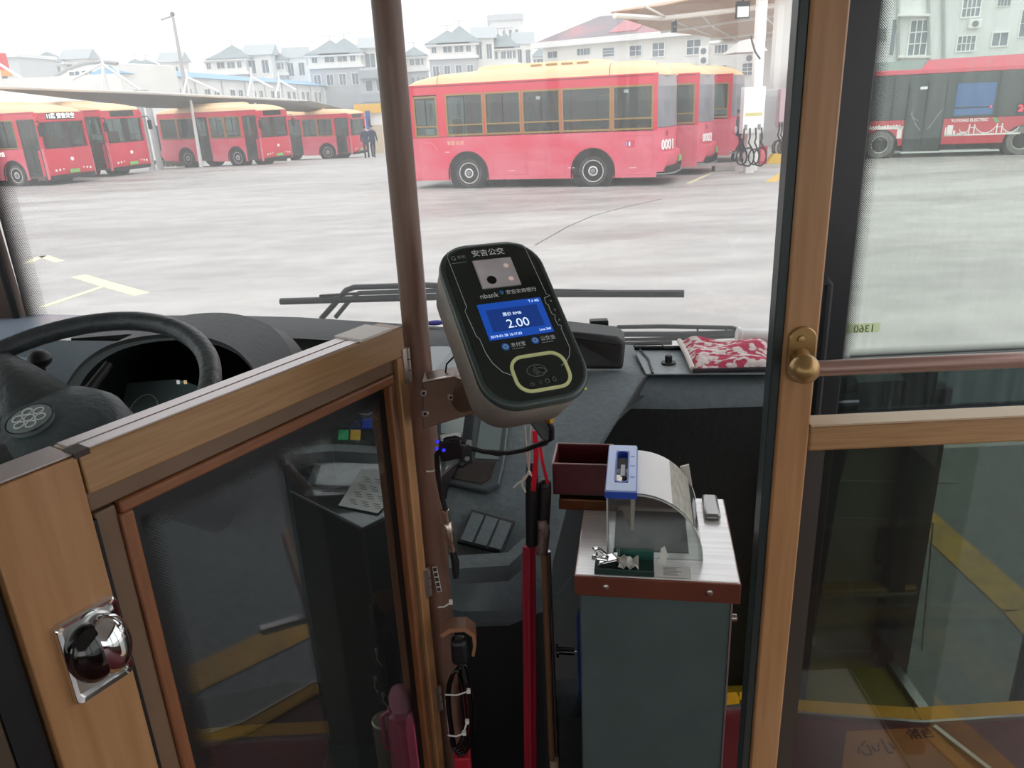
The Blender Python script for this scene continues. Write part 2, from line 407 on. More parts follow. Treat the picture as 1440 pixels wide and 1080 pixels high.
def win(root, x0, x1, z0, z1, s, bar=None, split=False, curtain=None):
    y = s*BW; mb = MB(); w = .045
    ya, yb = sorted((y-s*.04, y+s*.012))
    mb.box(x0, x1, ya, yb, z0, z0+w); mb.box(x0, x1, ya, yb, z1-w, z1); mb.box(x0, x0+w, ya, yb, z0+w, z1-w); mb.box(x1-w, x1, ya, yb, z0+w, z1-w)
    if bar: mb.box(x0+w, x1-w, ya, yb, bar-.018, bar+.018)
    f = obj('window_frame', mb, GOLD, root, world=False)
    mb = MB(); mb.box(x0+.02, x1-.02, y-s*.022-.003, y-s*.022+.003, z0+.02, z1-.02); obj('pane', mb, BUSGL, f, world=False)
    if split:
        mb = MB(); xm = (x0+x1)/2; mb.box(xm-.015, xm+.015, y-s*.02-.01, y-s*.02+.01, (bar or z0), z1-w); obj('sash_bar', mb, BLACK, f, world=False)
    if curtain is not None:
        mb = MB(); xc = x0+.04 if curtain > 0 else x1-.04
        rows = []
        for i in range(8):
            z = z1-.05-(z1-z0-.35)*i/7; ww = .16*(1-.55*i/7); rows.append([(xc+curtain*ww*j/8, y-s*(.09+.02*(j % 2)), z) for j in range(9)])
        mb.grid(rows, (0, -s*.01, 0)); obj('curtain', mb, CURT, root, world=False)
def make_bus():
    root = thing('city_bus', 'bus', 'bus')
    F, R = 3.525, -3.525; bf, br = 1.775, -1.745        # front / rear face, axles
    # lower side panels (dusty towards the skirt) and upper bands
    for s in (1, -1):
        ya = s*BW; mb = MB()
        if s == 1:
            arch_side(mb, R+.1, F-.02, .23, 1.40, [(bf, .56), (br, .56)], ya-s*.05, s*.05)
        else:      # kerb side: two doorways cut the panel
            mb.box(3.40, F-.02, min(ya, ya-s*.05), max(ya, ya-s*.05), .23, 1.4)
            arch_side(mb, .10, 2.48, .23, 1.40, [(bf, .56)], ya-s*.05, s*.05)
            arch_side(mb, R+.1, -.72, .23, 1.40, [(br, .56)], ya-s*.05, s*.05)
        obj('side_panel', mb, REDD, root, world=False, bevel=.008)
        mb = MB(); a, b = sorted((ya-s*.05, ya)); mb.box(R+.1, F-.12, a, b, 2.50, 2.76)
        if s == 1: ps = [(F-.25, F-.05), (2.33, 2.58), (1.20, 1.26), (.15, .2), (-.93, -.88), (-2.27, -2.22), (R+.1, -3.32)]
        else: ps = [(3.40, F-.05), (2.30, 2.48), (.10, .22), (-.86, -.72), (R+.1, -3.30), (-2.1, -2.05), (1.22, 1.26)]
        for q in ps: mb.box(q[0], q[1], a, b, 1.40, 2.50)
        obj('window_pillars', mb, RED, root, world=False)
        # wheel arch lips
        for cx in (bf, br):
            mb = MB(); pts = [(cx+.575*math.cos(t), ya+s*.004, .41+.575*math.sin(t)) for t in [PI*k/16+0 for k in range(17)]]
            mb.tube([(cx-.575, ya+s*.004, .25)]+pts[::-1]+[(cx+.575, ya+s*.004, .25)], .022, 6); obj('wheel_arch', mb, mat('arch_black', '2A2022', .6), root, world=False)
            mb = MB(); a, b = sorted((ya-s*.06, ya-s*.5)); mb.lathe([(.58, 0), (.58, .42)], (cx, ya-s*.05, .41), (0, -s, 0), 24); obj('wheel_housing', mb, BLACK, root, world=False)
            bus_wheel(root, cx, ya-s*.17, s)
    # left (driver side) windows
    win(root, 2.58, 3.28, 1.40, 2.47, 1, 1.68, True)
    for i, (a, b) in enumerate(((1.24, 2.33), (.18, 1.20), (-.9, .15), (-2.24, -.93), (-3.32, -2.27))): win(root, a, b, 1.42, 2.5, 1, 1.70, i < 3, 1 if i in (2, 4) else (-1 if i in (1,) else None))
    # kerb side windows
    win(root, 1.26, 2.30, 1.42, 2.5, -1, None, True); win(root, .22, 1.22, 1.42, 2.5, -1, None, True, 1)
    win(root, -2.05, -.86, 1.42, 2.5, -1, None, True); win(root, -3.30, -2.10, 1.42, 2.5, -1, None, False, -1)
    # doors
    for x0, x1 in ((2.48, 3.40), (-.72, .10)):
        y = -BW; mb = MB(); w = .05
        mb.box(x0, x1, y, y+.04, 2.42, 2.5); mb.box(x0, x0+w, y, y+.04, .28, 2.42); mb.box(x1-w, x1, y, y+.04, .28, 2.42); mb.box(x0+w, x1-w, y, y+.04, .28, .36)
        d = obj('door', mb, mat('door_frame_dark', '4A3A34', .5), root, world=False)
        mb = MB(); mb.box(x0+w, x1-w, y+.015, y+.021, .36, 2.42); obj('door_glass', mb, BUSGL, d, world=False)
        mb = MB(); mb.cyl((x0+.12, y+.07, .8), (x0+.12, y+.07, 1.9), .017, n=8); obj('grab_rail', mb, GOLD, d, world=False)
        mb = MB(); mb.box(x0, x1, y+.05, y+.5, .30, .36); obj('step', mb, mat('step_yellow', 'B9903A', .6), d, world=False)
    # front end
    mb = MB()
    z = [(.32, .0), (.55, .055), (.95, .06), (1.34, .03)]
    secs = []
    for zz, o in z: secs.append([(F-.3, BW-.01, zz), (F-.08+o*.5, BW-.005, zz), (F+o, BW-.16, zz), (F+o+.03, 0, zz), (F+o, -BW+.16, zz), (F-.08+o*.5, -BW+.005, zz), (F-.3, -BW+.01, zz)])
    mb.grid(secs, (-.03, 0, 0)); obj('front_panel', mb, RED, root, world=False)
    mb = MB()
    mb.grid([[(F-.02+dx, y, zz) for y, dx in ((BW-.1, -.08), (.5, .02), (0, .04), (-.5, .02), (-BW+.1, -.08))] for zz in (1.36, 2.38)], (-.02, 0, 0))
    obj('windscreen', mb, BUSGL, root, world=False)
    mb = MB()
    for y in (BW-.06, -BW+.06): mb.box(F-.16, F-.02, y-.05, y+.05, 1.3, 2.6)
    mb.box(F-.1, F+.03, -BW+.05, BW-.05, 1.30, 1.38); mb.box(F-.12, F+.0, -BW+.05, BW-.05, 2.36, 2.44)
    mb.box(F-.14, F-.02, -BW+.05, -.62, 2.44, 2.72); mb.box(F-.14, F-.02, .62, BW-.05, 2.44, 2.72); mb.box(F-.14, F-.06, -.62, .62, 2.44, 2.72)
    obj('front_frame', mb, RED, root, world=False, bevel=.02)
    mb = MB(); mb.box(F-.06, F-.02, -.6, .6, 2.46, 2.68); sg = obj('destination_sign', mb, BLK, root, world=False)
    mb = MB(); mb.loft([[(F-.25, BW, .22), (F+.02, BW-.12, .22), (F+.10, 0, .22), (F+.02, -BW+.12, .22), (F-.25, -BW, .22)], [(F-.25, BW, .36), (F+.05, BW-.12, .38), (F+.12, 0, .38), (F+.05, -BW+.12, .38), (F-.25, -BW, .36)]])
    obj('front_bumper', mb, BLACK, root, world=False)
    for y in (.78, -.78):
        for k in range(3):
            mb = MB(); mb.sphere((F+.05, y-(.16*k if y > 0 else -.16*k), .55+.02*k), .055, 12, (.5, 1, 1)); obj('headlight', mb, LAMP, root, world=False)
    mb = MB(); mb.box(F+.10, F+.115, -.22, .22, .42, .56); obj('licence_plate', mb, PLATE, root, world=False)
    mb = MB(); mb.cyl((F+.08, 0, .95), (F+.10, 0, .95), .075, n=16); obj('emblem', mb, WHITE, root, world=False)
    for s in (1, -1):
        mb = MB(); mb.tube([(F-.1, s*(BW-.02), 2.4), (F+.18, s*(BW+.08), 2.42), (F+.22, s*(BW+.12), 2.25)], .018, 8); mi = obj('mirror_arm', mb, BLACK, root, world=False)
        mb = MB(); mb.box(F+.17, F+.25, s*(BW+.02)-.0, s*(BW+.2)-.0, 1.85, 2.25) if s > 0 else mb.box(F+.17, F+.25, -(BW+.2), -(BW+.02), 1.85, 2.25)
        obj('mirror', mb, PBLK, mi, world=False, bevel=.02)
        mb = MB(); mb.tube([(F+.06, s*.1, 1.36), (F+.07, s*.5, 1.44), (F+.06, s*.85, 1.40)], .012, 6); obj('wiper', mb, BLACK, root, world=False)
    # rear end: narrow grey glazed corners, lamps, fleet number, grille bumper
    mb = MB()
    def rsec(zz, o): return [(R+.12, BW-.002, zz), (R-.05-o, BW-.06, zz), (R-.2-o, BW-.4, zz), (R-.26-o, 0, zz), (R-.2-o, -BW+.4, zz), (R-.05-o, -BW+.06, zz), (R+.12, -BW+.002, zz)]
    mb.grid([rsec(.36, 0), rsec(.62, .12), rsec(.82, .10), rsec(.86, 0), rsec(1.45, 0)], (.03, 0, 0)); obj('rear_panel', mb, REDD, root, world=False)
    mb = MB(); mb.grid([rsec(1.46, 0), rsec(2.44, -.02)], (.02, 0, 0)); obj('rear_window', mb, mat('rear_grey_glass', '8B8A90', .3, c2='75787E', scale=2), root, world=False)
    mb = MB(); mb.grid([rsec(2.44, -.02), rsec(2.72, -.05)], (.02, 0, 0)); obj('rear_header', mb, mat('rear_header_grey', 'A09A9C', .4), root, world=False)
    mb = MB(); mb.grid([[(p[0]-.02, p[1]*1.0, p[2]) for p in rsec(.3, .1)[1:-1]], [(p[0]-.02, p[1]*1.0, p[2]) for p in rsec(.5, .14)[1:-1]]], (.06, 0, 0)); gr = obj('rear_grille', mb, BLACK, root, world=False)
    mb = MB(); mb.tube([(p[0]-.03, p[1], .31) for p in rsec(.3, .1)[0:]], .022, 6); obj('rear_bumper_rim', mb, GREY, gr, world=False)
    for y in (.48, -.48):
        mb = MB(); mb.sphere((R-.21, y, .98), .085, 14, (.4, .9, 1)); obj('tail_lamp', mb, REDL, root, world=False)
        mb = MB(); mb.sphere((R-.25, y*.9, .66), .05, 12, (.4, 1.4, .8)); obj('rear_indicator', mb, mat('amber', 'E0A860', .3), root, world=False)
    mb = MB(); mb.box(R-.40, R-.37, -.25, .25, .56, .70); obj('licence_plate', mb, PLATE, root, world=False)
    mb = MB()
    for k in range(3): mb.box(R-.14, R-.13, BW-.36+k*0, BW-.16, 1.26+.04*k, 1.28+.04*k)
    obj('rear_vent', mb, PBLK, root, world=False)
    # roof: cream loft with falling front and rear
    mb = MB(); secs = []
    for x, top, wy in ((F+.02, 2.74, .93), (F-.25, 2.90, 1.0), (F-.6, 2.97, 1.04), (F-1.0, 3.03, 1.06), (1.2, 3.08, 1.07), (-1.0, 3.09, 1.075), (-2.4, 3.08, 1.075), (R+.5, 3.02, 1.06), (R+.15, 2.93, 1.02), (R-.1, 2.80, .93), (R-.18, 2.74, .86)):
        h = top-2.72; sec = [(x, wy, 2.70)]
        for k in range(11):
            a = PI*k/10; c, s_ = math.cos(a), math.sin(a)
            sec.append((x, wy*(abs(c)**.55)*(1 if c > 0 else -1)*.995, 2.72+h*(s_**.6)))
        sec.append((x, -wy, 2.70)); secs.append(sec)
    mb.loft(secs); rf = obj('roof', mb, CREAM, root, world=False, angle=50)
    mb = MB()
    secs = []
    for x, t in ((1.55, .0), (1.5, .09), (1.2, .13), (-1.7, .13), (-2.0, .1), (-2.15, .0)):
        secs.append([(x, .62, 3.04), (x, .5, 3.05+t), (x, -.5, 3.05+t), (x, -.62, 3.04)])
    mb.loft(secs); ac = obj('air_conditioner', mb, CREAM, rf, world=False, bevel=.02)
    mb = MB()
    for k in range(4): mb.box(-1.55+.42*k, -1.25+.42*k, .5, .60, 3.10, 3.135)
    obj('vent_slots', mb, mat('vent_brown', 'A88E60', .6), rf, world=False)
    for x in (2.52, -2.2):
        mb = MB(); mb.tube([(x, y, z_) for y, z_ in ((1.076, 2.73), (1.066, 2.87), (1.0, 2.985), (.8, 3.07))], .008, 5)
        obj('roof_seam', mb, mat('seam_brown', '8A7048', .7), rf, world=False)
    mb = MB(); mb.box(R+.2, F-.15, BW-.0, BW+.006, 2.70, 2.725); mb.box(R+.2, F-.15, BW, BW+.004, 1.385, 1.40); mb.box(R+.2, F-.15, -BW-.006, -BW, 2.70, 2.725)
    obj('drip_rail', mb, mat('drip_dark', '8C1A30', .5), root, world=False)
    # hatches on the driver side
    def frame(x0, x1, z0, z1, t=.008, grid=False):
        mb = MB()
        for q in ((x0, x1, z0, z0+t), (x0, x1, z1-t, z1), (x0, x0+t, z0, z1), (x1-t, x1, z0, z1)): mb.box(q[0], q[1], BW, BW+.003, q[2], q[3])
        if grid:
            for k in range(9): mb.box(-3.1, -2.5, BW, BW+.003, .42+.06*k, .424+.06*k)
        obj('hatch', mb, mat('hatch_line', 'C0485C', .6), root, world=False)
    frame(.1, 1.05, .35, .95); frame(-.45, .05, .3, 1.1); frame(-1.0, -.5, .3, 1.1); frame(-3.32, -2.3, .3, 1.28, grid=True)
    mb = MB(); mb.box(-2.86, -2.62, BW, BW+.004, .99, 1.17); mb.mi = 0
    fl = obj('notice_sticker', mb, mat('sticker_red', 'D0455E', .5), root, world=False)
    mb = MB(); mb.box(-2.74, -2.64, BW+.004, BW+.006, 1.03, 1.13); obj('sticker_white', mb, WHITE, fl, world=False)
    mb = MB(); mb.box(-2.70, -2.65, BW+.004, BW+.0065, 1.03, 1.13); obj('sticker_blue', mb, mat('sticker_blue', '6A5AA8', .5), fl, world=False)
    for q in ((-.18, 1.12), (-2.52, 1.12)): pass
    mb = MB(); mb.box(.42, .62, BW, BW+.004, .45, .47); mb.box(-1.25, -1.08, BW, BW+.004, .5, .52); mb.box(-2.9, -2.72, BW, BW+.004, .47, .49); mb.box(2.3, 2.42, BW, BW+.004, .98, 1.0)
    obj('side_reflectors', mb, mat('reflector', 'E7B7BC', .3), root, world=False)
    for x, z0 in ((-.3, 2.30), (-2.62, 2.36)):
        mb = MB(); mb.box(x-.06, x+.06, BW-.026, BW-.02, z0-.04, z0+.04); obj('paper_sticker', mb, WHITE, root, world=False)
    mb = MB(); mb.box(2.72, 2.98, BW-.03, BW-.026, 1.46, 1.62); obj('paper_notice', mb, WHITE, root, world=False)
    mb = MB(); pts = [(2.93+.26*math.cos(PI*k/12), BW+.003, 1.02+.24*math.sin(PI*k/12)) for k in range(13)]
    mb.tube(pts, .008, 5); obj('side_logo', mb, mat('logo_pale', 'E88A98', .5), root, world=False)
    # cabin floor, seats, driver area seen through the glass
    mb = MB(); mb.box(R+.1, F-.25, -BW+.06, BW-.06, .42, .5); obj('cabin_floor', mb, DARK, root, world=False)
    mb = MB(); mb.box(R+.1, F-.2, -BW+.05, BW-.05, 2.60, 2.66); obj('cabin_ceiling', mb, mat('cabin_white', '8F9290', .8), root, world=False)
    for i, x in enumerate((1.0, .2, -.6, -1.5, -2.3)):
        for s in (1, -1):
            if s < 0 and x in (-.6,): continue
            mb = MB(); mb.box(x-.22, x+.2, s*.35 if s > 0 else -.95, s*.95 if s > 0 else -.35, .5, .92); mb.box(x-.28, x-.2, s*.35 if s > 0 else -.95, s*.95 if s > 0 else -.35, .92, 1.5)
            obj('passenger_seat', mb, mat('seat_red_brown', '5A3532', .7), root, world=False, bevel=.04)
    mb = MB(); mb.box(2.2, 2.65, .3, .85, .6, 1.1); mb.box(2.14, 2.26, .3, .85, 1.1, 1.85); obj('driver_seat', mb, SEAT, root, world=False, bevel=.05)
    mb = MB()
    for x, y in ((1.5, .25), (.4, -.3), (-.5, .3), (2.0, -.4)): mb.cyl((x, y, .5), (x, y, 2.6), .018, n=8)
    mb.cyl((2.2, .45, 2.3), (-2.5, .45, 2.3), .015, n=8); mb.cyl((2.2, -.45, 2.3), (-2.5, -.45, 2.3), .015, n=8)
    obj('hand_rails', mb, GOLD, root, world=False)
    mb = MB(); mb.box(F-.75, F-.1, -.9, .9, .5, 1.28); obj('dashboard', mb, DARK, root, world=False, bevel=.05)
    mb = MB(); mb.box(R+.2, R+.9, -BW+.1, BW-.1, .5, 1.3); obj('rear_bench', mb, mat('seat_red_brown', '5A3532', .7), root, world=False, bevel=.05)
    # underbody
    mb = MB(); mb.box(R+.25, F-.35, -.78, .78, .26, .42); obj('underbody', mb, BLACK, root, world=False)
    return root
def pose(b, P, h, side, label):
    h = Vector((h[0], h[1], 0)).normalized(); left = Vector((-h.y, h.x, 0))
    c = Vector((P[0], P[1], 0)) - h*1.775 - left*(side*BW)
    c.z = fall(P[1])
    _M = Matrix.Translation(c) @ Matrix.Rotation(math.atan2(h.y, h.x), 4, 'Z') @ Matrix.Diagonal((1, 1, .955 if side < 0 else 1, 1)); b.matrix_local = _M; XF[b.name] = _M.copy()
    b['label'] = label; b['group'] = 'red city buses with cream roofs'
bus0 = make_bus()
buses = [bus0]+[copy_tree(bus0) for _ in range(6)]
Aw, Bw = atZ(660, 265, 0), atZ(833, 263, 0)
hm = (Aw-Bw).normalized()
pose(buses[0], Aw, hm, 1, 'red city bus numbered 0001 with cream roof, broadside in the middle of the yard')
# the row parked behind it
lt = Vector((hm.y, -hm.x, 0))
rc0 = Aw-hm*5.3
def row(px, py, z):       # front axle point from the rear lower corner
    q = atZ(px, py, z); q.z = 0; return q+hm*5.3
pose(buses[1], row(985, 221, .5), hm, 1, 'second red bus of the row, its rear just showing behind the bus numbered 0001')
pose(buses[2], row(1030, 214, .33), hm, 1, 'third red bus of the row, nearest the charging posts')
def lft(px, py, ang, z=0):
    q = atZ(px, py, z); h = Vector((math.cos(math.radians(ang)), -math.sin(math.radians(ang)), 0)); return q, h
q, h = lft(26, 262, 21); pose(buses[3], q, h, -1, 'leftmost red bus with a lit route 11 sign, doors towards the camera')
LH = h
q2 = atZ(160, 248.5, 0); q2.z = 0
pose(buses[4], q2-h*1.70, h, -1, 'red bus second from the left, parked half behind the route 11 bus')
q, h3 = lft(335, 230.5, 27, -.17); pose(buses[5], q, h3, -1, 'third red bus from the left, both doors visible, beside the dark lockers')
q, h4 = lft(461, 217.5, 17, -.45); pose(buses[6], q, h4, -1, 'red bus farthest off, front towards the two pedestrians')
# the one lit route sign and the one visible fleet number
def buspt(b, x, y, z): return XF[b.name] @ Vector((x, y, z))
def busdir(b, v): return (XF[b.name].to_3x3() @ Vector(v)).normalized()
b = buses[3]
text('route_sign_text', '11路 安吉公交', .2, WHITEEM, b, buspt(b, 3.515, 0, 2.57), busdir(b, (0, 1, 0)), (0, 0, 1), .004, label='lit white route lettering', bold=.004)
text('route_side_text', '11路安吉', .17, WHITEEM, b, buspt(b, 1.15, -1.082, 1.22), busdir(b, (1, 0, 0)), (0, 0, 1), .004, label='white side lettering', bold=.004)
b = buses[0]
text('fleet_number', '0001', .34, WHITE, b, buspt(b, -3.68, .86, 1.02), busdir(b, (-.35, -.9, 0)), (0, 0, 1), .006, label='white fleet number 0001', bold=.008)
text('side_lettering', '安吉·公交', .12, mat('letter_cream', 'F0D9B0', .5), b, buspt(b, 2.1, BW+.004, 1.22), busdir(b, (-1, 0, 0)), (0, 0, 1), .002, label='small cream lettering')
b = buses[1]
text('fleet_number', '0002', .3, WHITE, b, buspt(b, -3.68, .86, 1.02), busdir(b, (-.35, -.9, 0)), (0, 0, 1), .006, label='white fleet number', bold=.008)
b = buses[2]
text('fleet_number', '0003', .3, WHITE, b, buspt(b, -3.68, .86, 1.02), busdir(b, (-.35, -.9, 0)), (0, 0, 1), .006, label='white fleet number', bold=.008)

# ------------------------------------------------------------------ black and red electric bus on the right; local x along its side (to the right in the photo), y away
def make_electric():
    A = atZ(1236, 223, 0); dx = Vector((.968, -.25, 0)).normalized()
    root = thing('electric_bus', 'long black and red electric bus with roof pod, seen through the right-hand glass', 'bus', A, rz=math.atan2(dx.y, dx.x))
    L0, L1, Wd = -2.6, 6.4, 2.3
    G = mat('ebus_dark_glass', '26302F', .12, c2='33403E', scale=3); RB = mat('ebus_red', 'C2263A', .4, coat=.3)
    o = lambda n, mb, m, p=root, **k: obj(n, mb, m, p, world=False, **k)
    mb = MB()
    pts = [(L0, .2)]
    for c in (-.02, 3.97):
        for k in range(13):
            a = PI-PI*k/12; pts.append((c+.52*math.cos(a), .38+.50*math.sin(a)))
    pts = [(L0, .22)]+[(p[0], max(p[1], .22)) for p in pts[1:]]+[(L1, .22), (L1, 1.14), (L0, 1.14)]
    mb.poly([(p[0], 0, p[1]) for p in pts], (0, .05, 0)); mb.box(L0, L1, Wd-.05, Wd, .22, 1.14); mb.box(L0, L0+.05, .05, Wd-.05, .3, 1.14); mb.box(L1-.05, L1, .05, Wd-.05, .3, 1.14)
    o('side_panel', mb, RB)
    mb = MB(); mb.box(L0, L1, 0, Wd, 1.14, 2.46); o('window_band', mb, G, bevel=.03)
    mb = MB(); mb.box(L0, L1, -.015, Wd+.015, 2.46, 2.60); o('roof_rail', mb, mat('ebus_rail_red', 'DE5868', .4), bevel=.02)
    mb = MB(); mb.loft([[(x, .15, 2.6), (x, .3, 2.86), (x, Wd-.3, 2.86), (x, Wd-.15, 2.6)] for x in (L0+.3, L1-.2)]); rf = o('roof', mb, mat('ebus_roof', '8B9A95', .6))
    mb = MB(); mb.loft([[(x, .12, 2.6), (x, .2, 2.6+h), (x, 1.2, 2.6+h), (x, 1.3, 2.6)] for x, h in ((.95, .02), (1.15, .26), (4.3, .30), (4.5, .28))]); o('roof_pod', mb, mat('ebus_pod_red', 'DC6270', .4), rf)
    mb = MB(); mb.box(4.0, 4.9, .1, .13, 2.74, 2.82); o('pod_grille', mb, PBLK, rf)
    for cx in (-.02, 3.97):
        mb = MB(); mb.lathe([(.26, -.1), (.40, -.1), (.42, -.06), (.42, .06), (.40, .1), (.26, .1), (.26, -.1)], (cx, .12, .42), (0, -1, 0), 26, cap=False); w = o('wheel', mb, TYRE)
        mb = MB(); mb.lathe([(.04, .02), (.12, .05), (.2, .02), (.27, .1), (.27, 0)], (cx, .12, .42), (0, -1, 0), 26); o('rim', mb, mat('ebus_rim', 'B4B8B5', .5), w)
        mb = MB(); mb.lathe([(.51, 0), (.51, .4)], (cx, .06, .40), (0, 1, 0), 24); o('wheel_housing', mb, BLACK)
    # double-leaf door
    mb = MB(); mb.box(.62, 1.72, -.01, .03, .18, 2.25); d = o('door', mb, G)
    for x in (.62, 1.15, 1.69):
        mb = MB(); mb.box(x, x+.03, -.03, 0, .2, 2.25); o('door_frame', mb, BLACK, d)
    mb = MB(); mb.tube([(.75, -.05, 1.35), (.95, -.05, .98), (1.08, -.05, .82)], .018, 6); mb.tube([(1.62, -.05, 1.4), (1.4, -.05, 1.02), (1.28, -.05, .85)], .018, 6); mb.tube([(.80, -.05, 1.4), (.80, -.05, 1.25), (1.0, -.05, 1.1)], .012, 6)
    o('door_rail', mb, GREY, d)
    mb = MB(); mb.box(.95, 1.18, -.02, -.008, 2.02, 2.10); o('white_sticker', mb, WHITE, d)
    mb = MB(); mb.box(.6, 3.4, -.03, .05, .14, .19); o('sill_strip', mb, mat('sill_pale', 'C4CBC7', .5))
    # blue curtained window with a dividing bar
    mb = MB(); mb.box(1.98, 3.05, -.012, .02, 1.22, 2.14); wf = o('window', mb, mat('blue_film', '2F5C93', .3, c2='3A68A0', scale=4))
    mb = MB(); mb.box(1.96, 3.07, -.02, -.01, 1.42, 1.46); o('window_bar', mb, PBLK, wf)
    for x in (.2, 3.12, -.9, 4.3):
        mb = MB(); mb.box(x, x+.02, -.01, .02, 1.16, 2.44); o('glass_joint', mb, BLACK)
    # white skyline and bridge graphic with a leaf
    WG = mat('graphic_white', 'EDE6E4', .5); y0, y1 = -.006, 0
    mb = MB()
    for x, w, h in ((1.80, .04, .26), (1.86, .16, .32), (2.04, .06, .16), (2.14, .1, .08), (2.26, .14, .12)): mb.box(x, x+w, y0, y1, .62, .62+h)
    for x in (2.46, 2.60, 3.22, 3.36): mb.box(x, x+.035, y0, y1, .62, .95)
    mb.box(2.48, 2.62, y0, y1, .84, .86); mb.box(3.24, 3.38, y0, y1, .84, .86)
    mb.box(1.80, 3.9, y0, y1, .62, .665)
    for a, bb, c in ((2.63, 3.22, .20), (3.39, 3.85, .16), (2.2, 2.46, .14)):
        k = 10; mb.grid([[(a+(bb-a)*i/k, y0, .665+c*(2*i/k-1)**2+j) for i in range(k+1)] for j in (.0, .03)], (0, .005, 0))
        for i in range(1, k): mb.box(a+(bb-a)*i/k-.004, a+(bb-a)*i/k+.004, y0, y1, .66, .68+c*(2*i/k-1)**2)
    mb.box(-.55, .6, y0, y1, .88, .96); mb.box(.44, .58, y0, y1, .6, .96)
    for k in range(-6, 7): mb.box(-.02+.085*k-.03, -.02+.085*k+.03, y0, y1, .93, .99+.01*(k % 3))
    o('skyline_graphic', mb, WG)
    mb = MB(); mb.loft([[(3.12+t*.16+s_*w, -.008, 1.12-t*.13+abs(s_)*0) for s_ in (-1, 0, 1, 0)] for t, w in ((0, .01), (.3, .05), (.6, .05), (1, .005))]); mb.poly([(3.08, -.009, 1.13), (3.18, -.009, 1.12), (3.27, -.009, 1.04), (3.26, -.009, .96), (3.17, -.009, .99), (3.12, -.009, 1.05)], (0, .003, 0))
    o('leaf_graphic', mb, mat('leaf_green', '5FA35A', .5))
    text('side_text', 'YUTONG ELECTRIC', .115, WG, root, (2.45, -.008, 1.07), (1, 0, 0), (0, 0, 1), .002, world=False, bold=.004)
    mb = MB(); mb.box(3.68, 4.2, -.014, 0, 1.2, 1.52); sg = o('number_sign', mb, BLK)
    text('number_sign_text', '24', .26, REDLED, sg, (3.86, -.02, 1.36), (1, 0, 0), (0, 0, 1), .003, world=False, bold=.006)
    mb = MB(); mb.cyl((2.98, -.012, 1.44), (2.98, -.022, 1.44), .03, n=12); o('red_lamp', mb, REDLED)
    mb = MB(); mb.box(L0+.3, L1-.3, .2, Wd-.2, .2, .4); o('underbody', mb, BLACK)
    mb = MB(); mb.box(4.2, 4.55, -.02, .02, .16, .2); o('skirt_strip', mb, GREY)
    for cx in (-.02, 3.97):
        mb = MB(); mb.lathe([(.26, -.1), (.40, -.1), (.42, -.06), (.42, .06), (.40, .1), (.26, .1)], (cx, Wd-.12, .42), (0, 1, 0), 26); o('wheel', mb, TYRE)
make_electric()

# ------------------------------------------------------------------ buildings beyond the yard
def facade_window(root, c, dx, w, h, nx=2, ny=2, out=None):
    """window in a wall: c lower left corner, dx along the wall, out towards the viewer"""
    up = Vector((0, 0, 1)); mb = MB(); t = min(w, h)*.09
    def q(a0, a1, z0, z1, o0, o1):
        p = [c+dx*a0+out*o0+up*z0, c+dx*a1+out*o0+up*z0, c+dx*a1+out*o1+up*z0, c+dx*a0+out*o1+up*z0]
        mb.hexa(p+[v+up*(z1-z0) for v in p])
    q(0, w, 0, h, -.05, .01)
    mb.mi = 1
    q(-t, w+t, -t, 0, -.02, .09); q(-t, w+t, h, h+t, -.02, .07); q(-t, 0, 0, h, -.02, .07); q(w, w+t, 0, h, -.02, .07)
    for i in range(1, nx): q(w*i/nx-t/3, w*i/nx+t/3, 0, h, -.02, .04)
    for i in range(1, ny): q(0, w, h*i/ny-t/3, h*i/ny+t/3, -.02, .04)
    return obj('window', mb, [WINDK, WHITE], root, flat=True)
def hip(mb, c, w, d, h, over, ridge=.0):
    x, y, z = c; a, b = w/2+over, d/2+over; r = w/2*ridge
    base = [(x-a, y-b, z), (x+a, y-b, z), (x+a, y+b, z), (x-a, y+b, z)]
    mid = [(x-a*.55-r*.2, y-b*.5, z+h*.42), (x+a*.55+r*.2, y-b*.5, z+h*.42), (x+a*.55+r*.2, y+b*.5, z+h*.42), (x-a*.55-r*.2, y+b*.5, z+h*.42)]
    top = [(x-r-.05, y-.05, z+h), (x+r+.05, y-.05, z+h), (x+r+.05, y+.05, z+h), (x-r-.05, y+.05, z+h)]
    low = [(p[0], p[1], z-.18) for p in base]
    mb.loft([low, base, mid, top])
